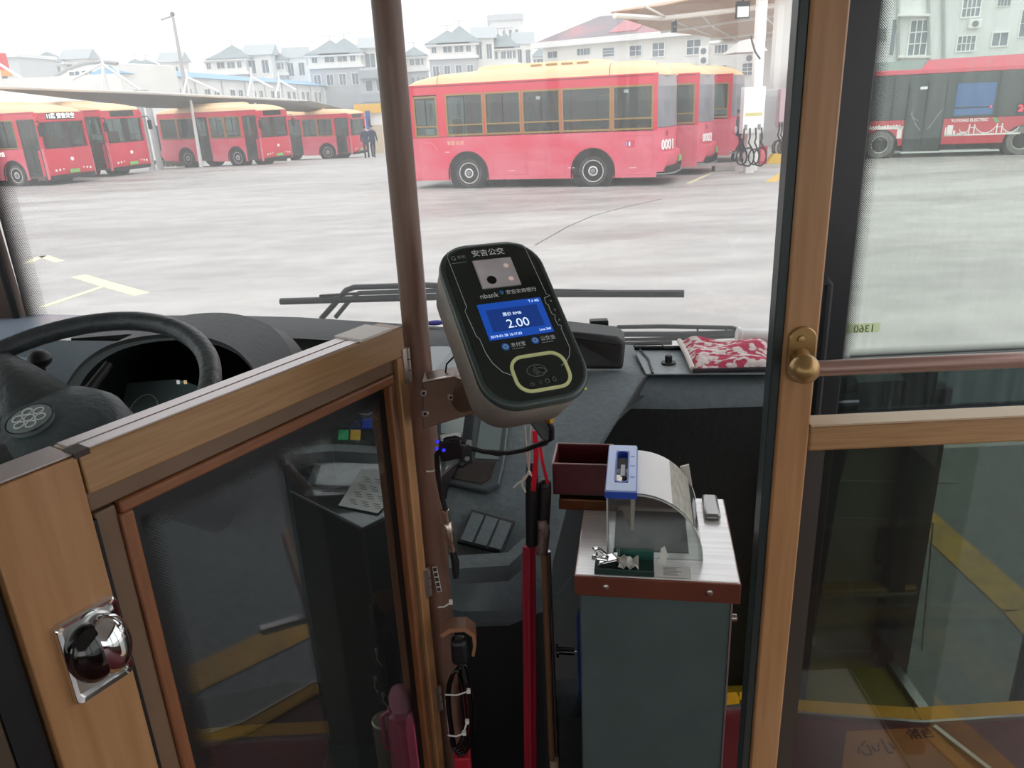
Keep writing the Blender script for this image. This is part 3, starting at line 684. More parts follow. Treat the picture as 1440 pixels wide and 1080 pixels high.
def villa(label, px0, px1, eave, Y, roofs, wing=None, grey=None, rows=((.12, .32), (.6, .85)), wins=None):
    """white villa; roofs: (px apex, py apex, rel. width); wing: (px0, px1, py top)"""
    a, b = atY(px0, eave, Y), atY(px1, eave, Y); z1 = (a.z+b.z)/2; w = b.x-a.x; cx = (a.x+b.x)/2; d = w*.8
    root = thing('villa', label, 'house', (cx, Y+d/2, fall(Y)), group='white villas with slate hip roofs')
    zg = fall(Y); px = w/(px1-px0)
    zgrey = atY((px0+px1)/2, grey, Y).z if grey else zg+3
    mb = MB(); mb.box(cx-w/2, cx+w/2, Y, Y+d, zgrey, z1); obj('upper_wall', mb, OFFW, root, flat=True)
    mb = MB(); mb.box(cx-w/2-.1, cx+w/2+.1, Y-.1, Y+d, zg, zgrey-.25); obj('lower_wall', mb, GREYW, root, flat=True)
    mb = MB(); mb.box(cx-w/2-.35, cx+w/2+.35, Y-.4, Y+d, zgrey-.25, zgrey+.1); mb.box(cx-w/2-.5, cx+w/2+.5, Y-.5, Y+d+.3, z1-.35, z1); obj('cornice', mb, WHITE, root, flat=True)
    for (rx, ry, rw) in roofs:
        ap = atY(rx, ry, Y+d/2); mb = MB(); hip(mb, (ap.x, Y+d/2, z1), w*rw, d*.98, ap.z-z1, .6, .04); r = obj('roof', mb, ROOFG, root, flat=True)
        mb = MB(); mb.cyl((ap.x, Y+d/2, ap.z-.1), (ap.x, Y+d/2, ap.z+.7), .06, n=6); mb.bar((ap.x-1.2, Y+d/2, ap.z+.62), (ap.x+1.2, Y+d/2, ap.z+.62), .08, .08); obj('ridge_finial', mb, mat('finial_grey', 'C6CACB', .7), r)
    dx, o = Vector((1, 0, 0)), Vector((0, -1, 0)); H = z1-zgrey
    n = 4
    for i in range(n):
        x0 = cx-w/2+w*(i+.2)/n
        facade_window(root, Vector((x0, Y, zgrey+H*.32)), dx, w/n*(.75 if i in (1, 2) else .4), H*.42, 2, 1, o)
        if zgrey-zg > 4: facade_window(root, Vector((x0, Y-.1, zgrey-2.4)), dx, w/n*.5, 1.4, 2, 1, o)
    if wing:
        wa, wb = atY(wing[0], wing[2], Y+d*.3), atY(wing[1], wing[2], Y+d*.3); zt = wa.z; ww = wb.x-wa.x
        mb = MB(); mb.box(wa.x, wb.x, Y+d*.3, Y+d*1.1, zg, zt); wg = obj('wing', mb, OFFW, root, flat=True)
        mb = MB(); mb.loft([[(x_, Y+d*.2, zt-.2), (x_, Y+d*.7, zt+1.3), (x_, Y+d*1.2, zt-.2)] for x_ in (wa.x-.4, wb.x+.4)]); obj('wing_roof', mb, mat('wing_roof_grey', 'BFC6C8', .8), root, flat=True)
        n = max(2, int(ww/2.4))
        for i in range(n):
            for zz in (zt-2.6, zt-5.6): facade_window(root, Vector((wa.x+ww*(i+.25)/n, Y+d*.3, zz)), dx, ww/n*.5, 1.7, 2, 1, o)
        mb = MB(); mb.box(wa.x, wb.x+.2, Y+d*.1, Y+d*.3, zt-9, zt-6.2); obj('balcony', mb, mat('balcony_grey', '9FA8AC', .6), root, flat=True)
    return root
villa('white villa with slate roof above the arched end of the blue-roofed block, farthest left', 38, 88, 88, 125, [(66, 73, .95)], (86, 122, 82), 112)
villa('white villa with a wide slate roof just left of the tall lamp post', 172, 226, 97, 125, [(190, 83, .8), (205, 84, .8)], (224, 252, 86), 118)
villa('white villa with slate roof and long wing, just right of the lamp post', 286, 344, 82, 118, [(326, 64, .85)], (343, 380, 76), 103)
villa('small white villa with slate roof between the two larger villas left of the brown pole', 374, 400, 84, 122, [(388, 72, 1.0)], (399, 430, 80), 104)
villa('white villa with twin slate roofs immediately left of the brown pole', 434, 506, 75, 112, [(464, 57, .7), (484, 54, .7)], (505, 560, 66), 93)
villa('white villa behind the brown pole, its roof mostly hidden', 566, 598, 78, 120, [(582, 66, .9)], None, 98)
villa('white villa with twin slate roofs just right of the brown pole', 603, 668, 60, 105, [(629, 43, .75), (646, 37, .75)], (666, 694, 52), 80)
villa('white villa with slate roof in front of the pale tower', 694, 728, 66, 108, [(700, 48, .9), (710, 47, .8)], (724, 748, 60), 90)
villa('small pale villa between the tower and the old tiled block', 750, 768, 79, 120, [(759, 67, 1.0)], None, 96)
# pale tower
Y = 190; a, b = atY(688, 28, Y), atY(733, 28, Y); cx = (a.x+b.x)/2; w = b.x-a.x; z1 = a.z
root = thing('tower_block', 'pale hazy residential tower with a pointed cap', 'building', (cx, Y+8, fall(Y)))
PT = mat('pale_tower', 'F1F1F0', .9); mb = MB(); mb.box(cx-w/2, cx+w/2, Y, Y+16, fall(Y), z1); obj('wall', mb, PT, root, flat=True)
ap = atY(711, 13, Y+8); mb = MB(); hip(mb, (ap.x, Y+8, z1+1), w*.62, 12, ap.z-z1, .6); mb.box(cx-w/2-.5, cx+w/2+.5, Y-.5, Y+16, z1-.2, z1+1.0); obj('roof', mb, mat('pale_roof', 'D3D7D9', .8), root, flat=True)
for i in range(3):
    for j in range(5):
        facade_window(root, Vector((cx+w*(-.1+.2*i), Y, z1-4-j*3.4)), Vector((1, 0, 0)), w*.09, 1.8, 1, 2, Vector((0, -1, 0)))
# low block behind the cars: pale slab closing the skyline
# long white block with blue roof
L = atY(168, 103, 56)
def Yfor(px, py, z): d = ray(px, py); return (z-CAM.z)/d.z*d.y
z1 = L.z; Rr = atY(508, 124, Yfor(508, 124, z1)); gL = atY(45, 107, 60)
root = thing('long_block', 'long white two-storey block with a light blue roof edge and an arched end wall', 'building', (L.x, L.y, fall(60)))
dx = (Rr-L); dx.z = 0; LEN = dx.length; dx.normalize(); o = Vector((dx.y, -dx.x, 0)); zg = fall(70)
def wp(s, h, dd=0): return Vector((L.x, L.y, 0))+dx*s-o*dd+Vector((0, 0, h))
mb = MB(); p = [wp(0, zg), wp(LEN, zg), wp(LEN, zg, 9), wp(0, zg, 9)]; mb.hexa(p+[q+Vector((0, 0, z1-zg)) for q in p]); obj('wall', mb, OFFW, root, flat=True)
mb = MB(); p = [wp(0, z1, -.35), wp(LEN+.4, z1, -.35), wp(LEN+.4, z1, 9.3), wp(.1, z1, 2.2)]; mb.loft([p, [wp(.3, z1+.5, .6), wp(LEN, z1+.6, 2), wp(LEN, z1+.6, 5), wp(.5, z1+.5, 1.2)]]); obj('roof', mb, BLUER, root, flat=True)
# arched end
ex = Vector((gL.x-L.x, gL.y-L.y, 0)); EL = ex.length; ex.normalize()
arc = [Vector((L.x, L.y, 0))+ex*(EL*k/12)+Vector((0, 0, z1+.15+.8*math.sin(PI*min(1, (k+2.5)/13))-.5*(k/12))) for k in range(13)]
mb = MB(); mb.poly([Vector((L.x, L.y, zg))]+arc+[Vector((gL.x, gL.y, zg))], Vector((1.5, 6, 0))); obj('end_wall', mb, OFFW, root, flat=True)
mb = MB(); mb.tube(arc, .13, 6); obj('end_roof_edge', mb, mat('edge_grey', 'A9ABAB', .7), root)
nE = Vector((ex.y, -ex.x, 0))
if nE.y > 0: nE = -nE
for u, h in ((.28, 0), (.43, 0)):
    facade_window(root, Vector((L.x, L.y, 0))+ex*(EL*(u+.12))+Vector((0, 0, atY(105, 125, 58).z)), -ex, 1.1, 1.1, 2, 1, nE)
mb = MB(); c = Vector((L.x, L.y, 0))+ex*(EL*.28)+Vector((0, 0, z1-.25)); mb.cyl(c+nE*.02, c+nE*.08, .32, n=20); dd = obj('round_vent', mb, mat('vent_dark', '6E7274', .6), root)
mb = MB(); c2 = c-ex*.12; mb.cyl(c2+nE*.09, c2+nE*.11, .25, n=20); obj('vent_cover', mb, WHITE, dd)
k = 0
for s_ in range(2, int(LEN)-1, 6):
    for e in (0, 2.1):
        facade_window(root, wp(s_+e, z1-2.0), dx, 1.2, 1.15, 2, 1, o)
        facade_window(root, wp(s_+e, z1-5.1), dx, 1.2, 1.3, 2, 1, o)
    mb = MB(); mb.tube([wp(s_+4.2, z1-.1, -.08), wp(s_+4.2, zg+.2, -.08)], .07, 6); obj('downpipe', mb, mat('pipe_pale', 'D8DADA', .6), root)
# grey slab house right of the long block, by the brown pole
Y = 100; a, b = atY(506, 96, Y), atY(545, 96, Y)
root = thing('apartment_block', 'grey and white balcony block at the end of the long blue-roofed block', 'building', ((a.x+b.x)/2, Y, fall(Y)))
mb = MB(); mb.box(a.x, b.x, Y, Y+10, fall(Y), a.z); obj('wall', mb, mat('cool_grey_wall', 'C4C9CC', .8), root, flat=True)
for j in range(4):
    mb = MB(); mb.box(a.x-.1, b.x+.1, Y-1.0, Y, a.z-.3-j*2.6-.9, a.z-.3-j*2.6); bl = obj('balcony', mb, mat('balcony_grey', '9FA8AC', .6), root, flat=True)
    for i in range(3): facade_window(root, Vector((a.x+.5+1.3*i, Y, a.z-2.6-j*2.6)), Vector((1, 0, 0)), .8, 1.2, 1, 1, Vector((0, -1, 0)))
# old white block with patched tile roof
za = atY(763, 61, 64).z
A = atY(763, 61, 64); B = atY(1005, 39, Yfor(1005, 39, za)); dx = (B-A); dx.z = 0; dx.normalize(); LEN = 34; o = Vector((dx.y, -dx.x, 0)); zg = fall(64)
def wq(s, h, dd=0): return Vector((A.x, A.y, 0))+dx*s-o*dd+Vector((0, 0, h))
root = thing('old_block', 'old white block with a patched grey and red tile roof behind the buses', 'building', (A.x, A.y, zg))
mb = MB(); p = [wq(0, zg), wq(LEN, zg), wq(LEN, zg, 12), wq(0, zg, 12)]; mb.hexa(p+[q+Vector((0, 0, za-zg)) for q in p]); obj('wall', mb, OFFW, root, flat=True)
zr = atY(870, 22, 67).z
mb = MB(); mb.loft([[wq(-.6, za, -.5), wq(LEN, za, -.5), wq(LEN, za, 12.5), wq(-.6, za, 12.5)], [wq(2.2, zr, 5), wq(LEN, zr, 5), wq(LEN, zr, 7), wq(2.2, zr, 7)]]); obj('roof', mb, ROOFP, root, flat=True)
mb = MB(); mb.hexa([wq(-.7, za-.35, -.6), wq(LEN, za-.35, -.6), wq(LEN, za-.35, 0), wq(-.7, za-.35, 0), wq(-.7, za+.05, -.6), wq(LEN, za+.05, -.6), wq(LEN, za+.05, 0), wq(-.7, za+.05, 0)]); obj('eaves', mb, WHITE, root, flat=True)
DR = mat('patch_red', 'C98C90', .8)
for u0, u1 in ((5.4, 7.6), (9.6, 11.8), (14.2, 17.2), (20.0, 25)):
    mb = MB(); sl = (zr-za)/5.5; z0_, z1_ = za+.15*(zr-za), za+.75*(zr-za)
    p = [wq(u0, z0_+.08, -.5+.15*5.5), wq(u1, z0_+.08, -.5+.15*5.5), wq(u1, z1_+.08, -.5+.75*5.5), wq(u0, z1_+.08, -.5+.75*5.5)]
    mb.hexa([q-Vector((0, 0, .06)) for q in p]+p); obj('roof_patch', mb, DR, root, flat=True)
def inwall(px, py):
    return atP(px, py, (A.x, A.y, 0), o)
for x0, y0, x1, y1, nx, ny in ((771, 73, 784, 82, 2, 1), (812, 69, 830, 78, 4, 1), (848, 68, 864, 80, 1, 3), (886, 65, 902, 79, 2, 2), (918, 61, 934, 80, 2, 2), (966, 57, 985, 77, 2, 2), (1005, 64, 1023, 75, 4, 1), (1004, 93, 1021, 102, 3, 2), (1044, 90, 1058, 106, 2, 3), (800, 100, 815, 110, 2, 2)):
    p = inwall(x0, y1); q = inwall(x1, y1); r = inwall(x0, y0)
    facade_window(root, p, dx, (q-p).length, r.z-p.z, nx, ny, o)
for x, y in ((992, 72), (992, 85), (1056, 82)):
    c = inwall(x, y); mb = MB(); p = [c+dx*a_+o*b_ for a_, b_ in ((-.35, 0), (.35, 0), (.35, .35), (-.35, .35))]; mb.hexa([q-Vector((0, 0, .3)) for q in p]+[q+Vector((0, 0, .3)) for q in p])
    ac = obj('air_conditioner_unit', mb, WHITE, root, bevel=.03)
    mb = MB(); mb.cyl(c+o*.36, c+o*.38, .2, n=16); obj('fan_grille', mb, GREY, ac)
# white apartment block at the far right
Y = 46; A2 = atY(1170, 80, Y+2); B2 = atY(1520, 60, Y-2); dx2 = (B2-A2); dx2.z = 0; LEN = dx2.length; dx2.normalize(); o2 = Vector((dx2.y, -dx2.x, 0)); zg = fall(46)
root = thing('white_apartment_block', 'white apartment block rising behind the electric bus at the far right', 'building', (A2.x, A2.y, zg))
mb = MB(); p = [Vector((A2.x, A2.y, zg)), Vector((B2.x, B2.y, zg)), Vector((B2.x, B2.y, zg))-o2*10, Vector((A2.x, A2.y, zg))-o2*10]; mb.hexa(p+[q+Vector((0, 0, 11)) for q in p]); obj('wall', mb, mat('cool_white_wall', 'E6E9E8', .85, c2='DADEDC', scale=.5), root, flat=True)
iw = lambda px, py: atP(px, py, (A2.x, A2.y, 0), o2)
for x0, y0, x1, y1, nx, ny in ((1352, 0, 1376, 24, 4, 2), (1345, 52, 1369, 72, 4, 2), (1394, 47, 1415, 65, 2, 1), (1402, 0, 1420, 9, 4, 1), (1276, 30, 1300, 78, 3, 3), (1250, 28, 1256, 78, 1, 1), (1432, 15, 1446, 52, 1, 2), (1225, -8, 1240, 18, 2, 2), (1300, -30, 1324, -8, 3, 2)):
    p = iw(x0, y1); q = iw(x1, y1); r = iw(x0, y0); facade_window(root, p, dx2, (q-p).length, r.z-p.z, nx, ny, o2)
c = iw(1370, 34); mb = MB(); p = [c+dx2*a_+o2*b_ for a_, b_ in ((-.3, 0), (.3, 0), (.3, .3), (-.3, .3))]; mb.hexa([q-Vector((0, 0, .22)) for q in p]+[q+Vector((0, 0, .22)) for q in p]); ac = obj('air_conditioner_unit', mb, WHITE, root, bevel=.03)
mb = MB(); mb.cyl(c+o2*.31, c+o2*.33, .16, n=16); obj('fan_grille', mb, GREY, ac)
mb = MB()
for x in (1262, 1305, 1326): mb.tube([iw(x, -20)+o2*.1, iw(x+1, 90)+o2*.1], .09, 6)
obj('drain_pipe', mb, mat('pipe_grey', 'A8ACAA', .7), root)
mb = MB()
for y_ in (22, 80): p = iw(1262, y_); q = iw(1306, y_); mb.bar(p+o2*.3, q+o2*.3, .6, .12)
obj('balcony_slab', mb, OFFW, root)
mb = MB(); mb.grid([[iw(1228+6*i, 40+3*j)+o2*(.1+.06*((i+j) % 2)) for i in range(4)] for j in range(7)], o2*-.03); obj('dark_awning', mb, mat('awning_grey', '9AA09E', .8), root)
# red and yellow billboard at the far left edge, and its grey backing house
Y = 70; a = atY(-30, 76, Y); b = atY(10, 98, Y); c = atY(14, 107, Y)
root = thing('billboard', 'red billboard with a yellow lower band at the far left edge', 'sign', (a.x, Y, fall(Y)))
mb = MB(); mb.box(a.x, b.x, Y, Y+.4, b.z, a.z); obj('upper_panel', mb, mat('billboard_red', 'E0454A', .5), root, flat=True)
mb = MB(); mb.box(a.x, c.x, Y-.05, Y+.4, c.z, b.z); obj('lower_band', mb, mat('billboard_yellow', 'F0A95A', .5), root, flat=True)
mb = MB(); mb.box(a.x+.3, a.x+.6, Y, Y+.3, fall(Y), c.z); mb.box(b.x-.6, b.x-.3, Y, Y+.3, fall(Y), c.z); obj('post', mb, GREY, root, flat=True)
Y = 95; a = atY(-40, 78, Y); b = atY(24, 80, Y)
root = thing('grey_house', 'pale grey flat building behind the red billboard', 'building', (b.x-3, Y, fall(Y)))
mb = MB(); mb.box(a.x, b.x, Y, Y+8, fall(Y), b.z); obj('wall', mb, mat('pale_grey_wall', 'D9DCDC', .8), root, flat=True)
mb = MB(); mb.box(a.x-.2, b.x+.2, Y-.3, Y+8.2, b.z, b.z+.4); obj('parapet', mb, WHITE, root, flat=True)
# bushes in front of it
def bush(label, cx, cy, z0, r, n, sq=.7):
    random.seed(int(cx*7+cy)); mb = MB()
    for i in range(n):
        t = random.random()*2*PI; rr = r*random.random()**.5; h = random.random()
        mb.sphere((cx+rr*math.cos(t), cy+rr*.6*math.sin(t), z0+r*sq*h), r*random.uniform(.2, .38), 8, (1, 1, .8))
    o = obj('bush', mb, mat('bush_green', '6F7D6A', .9, c2='8B9884', scale=3), label=label, cat='bush')
    t = bpy.data.textures.new('leafy', 'CLOUDS'); t.noise_scale = .25; md = o.modifiers.new('d', 'DISPLACE'); md.texture = t; md.strength = .25; return o
p = atY(22, 126, 62); bush('grey-green bush showing above the left canopy roof', p.x, 62, p.z-1.2, 2.3, 26)

# ------------------------------------------------------------------ left canopy with masts and stays
NL, NR = atY(-60, 120, 31), atY(432, 142, 50); NM = atY(215, 131, 39)
def lerp(a, b, t): return a+(b-a)*t
root = thing('shelter_canopy', 'long grey shelter roof with white masts and stay cables over the left buses', 'canopy', (NM.x, NM.y, fall(NM.y)))
near = [lerp(NL, NM, i/6) for i in range(6)]+[lerp(NM, NR, i/6) for i in range(7)]
rows = []
for j in range(5):
    t = j/4; rows.append([p+Vector((2.6*t, 10*t*(1-.55*max(0, (i-6))/6), -1.0*t)) for i, p in enumerate(near)])
mb = MB(); mb.grid(rows, (0, 0, .06)); obj('canopy_roof', mb, mat('shelter_underside', '77736C', .8, c2='66625C', scale=.7), root)
mb = MB(); mb.tube(near, .07, 8); obj('edge_beam', mb, mat('edge_pale', 'D8D5CE', .6), root)
MW = mat('mast_white', 'F4F4F4', .6)
def mast(pxt, pyt, pxb, pyb, Y, stays):
    t, b = atY(pxt, pyt, Y), atY(pxb, pyb, Y); mb = MB(); mb.cyl((b.x, Y, fall(Y)), t, .11, .05, n=8)
    m = obj('mast', mb, MW, root)
    mb = MB()
    q = atY(pxb-7, pyb, Y-1.0); mb.cyl(lerp(b, t, .62), q, .05, n=6); obj('mast_brace', mb, MW, m)
    for sx, sy in stays:
        mb = MB(); mb.cyl(lerp(b, t, .68), atY(sx, sy, Y-.5), .06, n=6); obj('stay_cable', mb, MW, m)
mast(141, 72, 150, 127, 40, [(198, 127), (102, 112)])
mast(-8, 70, -2, 122, 37, [(55, 126)])
mast(261, 97, 265, 132, 42, [(308, 129)])
mast(352, 94, 355, 136, 46, [(384, 124)])
mast(391, 101, 394, 137, 49, [(417, 127)])
for px, py, Y in ((211, 222, 41), (223, 222, 42), (-30, 235, 36)):
    b = atY(px, py, Y); mb = MB(); mb.cyl((b.x, Y, fall(Y)), (b.x, Y, 3.55), .16, n=10); obj('shelter_column', mb, mat('column_pale', 'C2C5C6', .6), root)
# tall lamp post
b = atY(262, 130, 56); t = atY(242, 20, 56)
root = thing('lamp_post', 'tall slim grey lamp post rising above the left shelter', 'lamp post', (b.x, 56, fall(56)))
mb = MB(); mb.cyl((b.x, 56, fall(56)), (b.x, 56, t.z), .19, .09, n=10); obj('post', mb, mat('lamp_post_grey', 'B9B4B6', .6), root)
mb = MB(); e = atY(225, 23, 56); mb.cyl((b.x, 56, t.z-.1), (e.x-.0, 56, t.z-.3), .06, n=6); obj('arm', mb, mat('lamp_post_grey', 'B9B4B6', .6), root)
mb = MB(); mb.sphere((b.x, 56, t.z), .16, 10); obj('lamp_head', mb, GREY, root)
# dark lockers under the shelter
for i, (px, lab) in enumerate(((224, 'dark steel locker under the shelter, left of the pair'), (236, 'dark steel locker under the shelter, right of the pair'))):
    b = atZ(px, 224, -.2); Yq = b.y
    root = thing('locker', lab, 'cabinet', (b.x, Yq, fall(Yq)), group='dark lockers under the shelter')
    mb = MB(); mb.box(b.x-.2, b.x+.2, Yq, Yq+.5, fall(Yq), 1.75); obj('cabinet_body', mb, mat('locker_dark', '2E3540', .5), root, bevel=.02)
    mb = MB(); mb.box(b.x-.17, b.x+.17, Yq-.02, Yq, fall(Yq)+.1, 1.68); dr = obj('locker_door', mb, mat('locker_blue', '3A4450', .4), root)
    mb = MB(); mb.box(b.x-.03, b.x+.02, Yq-.03, Yq-.02, .95, 1.08); obj('lock_plate', mb, WHITE, dr)
# striped kerb
a, b = atZ(221, 231, -.2), atZ(256, 234, -.2); root = thing('striped_kerb', 'low kerb with black and cream stripes beside the dark lockers', 'kerb', lerp(a, b, .5))
mb = MB(); mb.bar(a+Vector((0, 0, .1)), b+Vector((0, 0, .1)), .3, .22); obj('kerb_body', mb, mat('kerb_dark', '4A463C', .8), root)
for k in range(5):
    p = lerp(a, b, (k+.3)/5)+Vector((0, -.16, .1)); mb = MB(); mb.hexa([p+Vector(v) for v in ((-.12, 0, -.11), (0.02, 0, -.11), (.02, .03, -.11), (-.12, .03, -.11), (-.0, 0, .11), (.14, 0, .11), (.14, .03, .11), (0, .03, .11))]); obj('stripe', mb, mat('kerb_cream', 'D6CBA0', .7), root)
# yellow gatehouse and blue banner by the pole
Y = 62; a, b = atY(498, 147, Y), atY(545, 158, Y)
root = thing('gatehouse', 'yellow-roofed gatehouse behind the two pedestrians', 'building', ((a.x+b.x)/2, Y+1, fall(Y)))
mb = MB(); mb.box(a.x, b.x, Y-.3, Y+3, b.z, a.z); obj('roof', mb, mat('gate_yellow', 'E9B84F', .6), root, flat=True)
mb = MB(); mb.box(a.x+.4, b.x-.2, Y, Y+2.6, fall(Y), b.z); obj('wall', mb, OFFW, root, flat=True)
a, b = atY(513, 156, Y-.5), atY(522, 182, Y-.5)
mb = MB(); mb.box(a.x, b.x, Y-.55, Y-.4, b.z, a.z); obj('blue_banner', mb, mat('banner_blue', '39569C', .6), root, flat=True)
mb = MB(); mb.box(a.x+.2, b.x+.8, Y-.35, Y-.3, fall(Y), b.z+.3); obj('door', mb, mat('gate_door', 'C9B9A0', .6), root, flat=True)

# ------------------------------------------------------------------ tensile canopy, charging posts and fittings on the right
zc = 5.0
root = thing('tensile_canopy', 'pinkish tensile fabric canopy on white steel tubes over the charging bays', 'canopy', (7.2, 23.2, 0))
nearp = [atZ(x, y, zc+h) for x, y, h in ((858, 18, 0), (930, 8, .25), (1000, -6, .35), (1080, -22, .35), (1110, -30, .3), (1130, -36, .3))]
farp = [atZ(x, y, zc) for x, y in ((872, 25), (930, 44), (985, 50), (1045, 62), (1100, 62), (1135, 60))]
rows = []
for j in range(7):
    t = j/6; rows.append([lerp(a, b, t)+Vector((0, 0, .35*math.sin(t*PI*2)**2 if i not in (0,) else 0)) for i, (a, b) in enumerate(zip(nearp, farp))])
mb = MB(); mb.grid(rows, (0, 0, .04)); obj('membrane', mb, TENT, root)
def tubepx(pts, r, z=4.85):
    mb = MB(); mb.tube([atZ(x, y, z) for x, y in pts], r, 8); return obj('support_tube', mb, STEELW, root)
tubepx([(864, 22), (930, 26), (985, 20), (1060, 11), (1135, 3)], .09)
tubepx([(930, 45), (1000, 35), (1060, 26), (1135, 14)], .06)
tubepx([(905, 8), (940, 26), (968, 38), (1000, 50)], .04, 4.9); tubepx([(985, 20), (1003, 38), (1040, 58)], .04, 4.9)
tubepx([(1000, 55), (1060, 48), (1135, 38)], .06); tubepx([(1060, 11), (1085, 32), (1110, 52)], .04, 4.9)
tubepx([(998, 61), (1062, 56), (1130, 50)], .1)
cb = atZ(1054, 241, 0)
def column(px, py, w, label_part='column', top=5.0):
    b = atZ(px, py, 0); mb = MB(); mb.box(b.x-w/2, b.x+w/2, b.y-w/2, b.y+w/2, 0, top); return obj(label_part, mb, STEELW, root, bevel=.02), b
column(1057, 240, .26); column(1101, 218, .28)
column(1086, 221, .42)
mb = MB(); p = atY(1067, 52, cb.y-.2); q = atY(1075, 83, cb.y-.2); mb.tube([atY(x, y, cb.y-.25) for x, y in ((1056, 50), (1058, 60), (1062, 73), (1069, 83))], .025, 6); obj('hanging_cable', mb, BLACK, root)
mb = MB(); a = atY(1036, 57, cb.y+2); b = atY(1060, 74, cb.y+2); mb.loft([[(a.x+.2, cb.y+1.6, a.z), (b.x, cb.y+1.6, a.z), (b.x, cb.y+2.4, a.z), (a.x+.2, cb.y+2.4, a.z)], [(a.x-.25, cb.y+1.3, b.z), (b.x+.2, cb.y+1.3, b.z), (b.x+.2, cb.y+2.7, b.z), (a.x-.25, cb.y+2.7, b.z)]]); obj('rain_hood', mb, mat('hood_grey', 'CDCBC6', .6), root)
# floodlight and camera hung from the tube
c = atZ(1045, 14, 4.6); Yf = c.y
root = thing('floodlight', 'black-framed floodlight with a white lens hanging from the canopy tube', 'lamp', c)
mb = MB(); mb.box(c.x-.22, c.x+.22, Yf, Yf+.12, c.z-.24, c.z+.26); obj('housing', mb, PBLK, root, bevel=.02)
mb = MB(); mb.box(c.x-.18, c.x+.18, Yf-.01, Yf+.0, c.z-.2, c.z+.1); obj('lens', mb, mat('flood_lens', 'E8EEEE', .2), root)
mb = MB(); mb.cyl((c.x, Yf+.06, c.z+.2), (c.x, Yf+.06, 5.0), .03, n=8); obj('bracket', mb, PBLK, root)
c = atZ(948, 38, 4.55)
root = thing('security_camera', 'small black security camera hanging under the canopy edge', 'camera', c)
mb = MB(); mb.box(c.x-.08, c.x+.08, c.y-.15, c.y+.15, c.z-.18, c.z+.18); obj('housing', mb, PBLK, root, bevel=.02)
mb = MB(); mb.cyl((c.x-.0, c.y-.155, c.z), (c.x, c.y-.17, c.z), .04, n=12); obj('lens', mb, GREY, root)
mb = MB(); mb.tube([(c.x, c.y, c.z+.1), (c.x+.1, c.y, c.z+.3), (c.x+.25, c.y+.1, 4.9)], .025, 6); obj('bracket', mb, PBLK, root)
# charging post on the near column
def charger(label, px0, px1, py0, py1, b, sign=True, hoses=True, m=WHITE):
    a, q = atY(px0, py0, b.y-.35), atY(px1, py1, b.y-.35)
    r = thing('charging_post', label, 'charger', (b.x, b.y-.3, 0), group='charging posts')
    mb = MB(); mb.box(a.x, q.x, b.y-.5, b.y-.16, q.z, a.z); cab = obj('cabinet', mb, m, r, bevel=.02)
    mb = MB(); mb.box(lerp(a, q, .3).x, lerp(a, q, .7).x, b.y-.44, b.y-.16, 0, q.z); obj('plinth', mb, STEELW, r)
    if sign:
        z = q.z+.42*(a.z-q.z); mb = MB(); mb.box(a.x+.06, q.x-.06, b.y-.508, b.y-.5, z-.04, z+.04); s_ = obj('warning_strip', mb, mat('warn_strip', 'D9CE8A', .5), cab)
        for k in (0.15, .78): mb = MB(); x = a.x+(q.x-a.x)*k; mb.box(x-.04, x+.04, b.y-.51, b.y-.5, q.z+.1, q.z+.25); obj('socket', mb, GREY, cab)
    if hoses:
        for k in range(4):
            x = a.x+(q.x-a.x)*(.08+.27*k); mb = MB(); rr = .16+.03*(k % 2); yy = b.y-.58-.04*k
            pts = [(x, b.y-.52, q.z+.15), (x-.02, yy, q.z-.1), (x-.05, yy, .85)]+[(x-.05+rr*math.sin(t), yy-.02*math.sin(t*3), .46+rr*1.35*math.cos(t)) for t in [PI*2*i/14*1.6 for i in range(1, 15)]]
            mb.tube(pts, .022, 6); obj('charging_hose', mb, BLACK, r)
    return r
charger('white charging post with looped black hoses in front of the near canopy column', 1045, 1071, 123, 187, cb)
b = atZ(1083, 224, 0); charger('grey charging post behind the near column', 1073, 1091, 126, 205, b, False, False, mat('charger_grey', 'BFC0C0', .5))
b = atZ(1102, 226, 0); charger('pinkish charging post closest to the dark door pillar', 1096, 1105, 125, 178, b, False, True, mat('charger_pink', 'C9AEB4', .5))
b = atZ(1073, 231, 0); root = thing('extinguisher_box', 'small red fire extinguisher box beside the charging hoses', 'box', b)
mb = MB(); mb.box(b.x-.12, b.x+.12, b.y, b.y+.25, 0, .55); obj('box_body', mb, mat('box_red', 'B8303C', .5), root, bevel=.02)
mb = MB(); mb.box(b.x-.09, b.x+.09, b.y-.01, b.y, .1, .45); obj('box_door', mb, mat('box_red_light', 'D06A72', .4), root)
b = atZ(1086, 230, 0); root = thing('yellow_wheel_stop', 'yellow wedge on the kerb beside the red extinguisher box', 'wheel stop', b)
mb = MB(); mb.poly([(b.x-.2, b.y, 0), (b.x+.35, b.y, 0), (b.x+.3, b.y, .28), (b.x+.05, b.y, .3)], (0, .3, 0)); obj('wedge', mb, mat('wedge_yellow', 'D9B44A', .6), root)
b = atZ(1017, 241, 0); mb = MB(); mb.box(b.x-.25, b.x+.35, b.y, b.y+.4, 0, .14); obj('concrete_block', mb, mat('block_grey', 'A6A39C', .8), label='low grey concrete block on the ground left of the charging hoses', cat='block', bevel=.02)

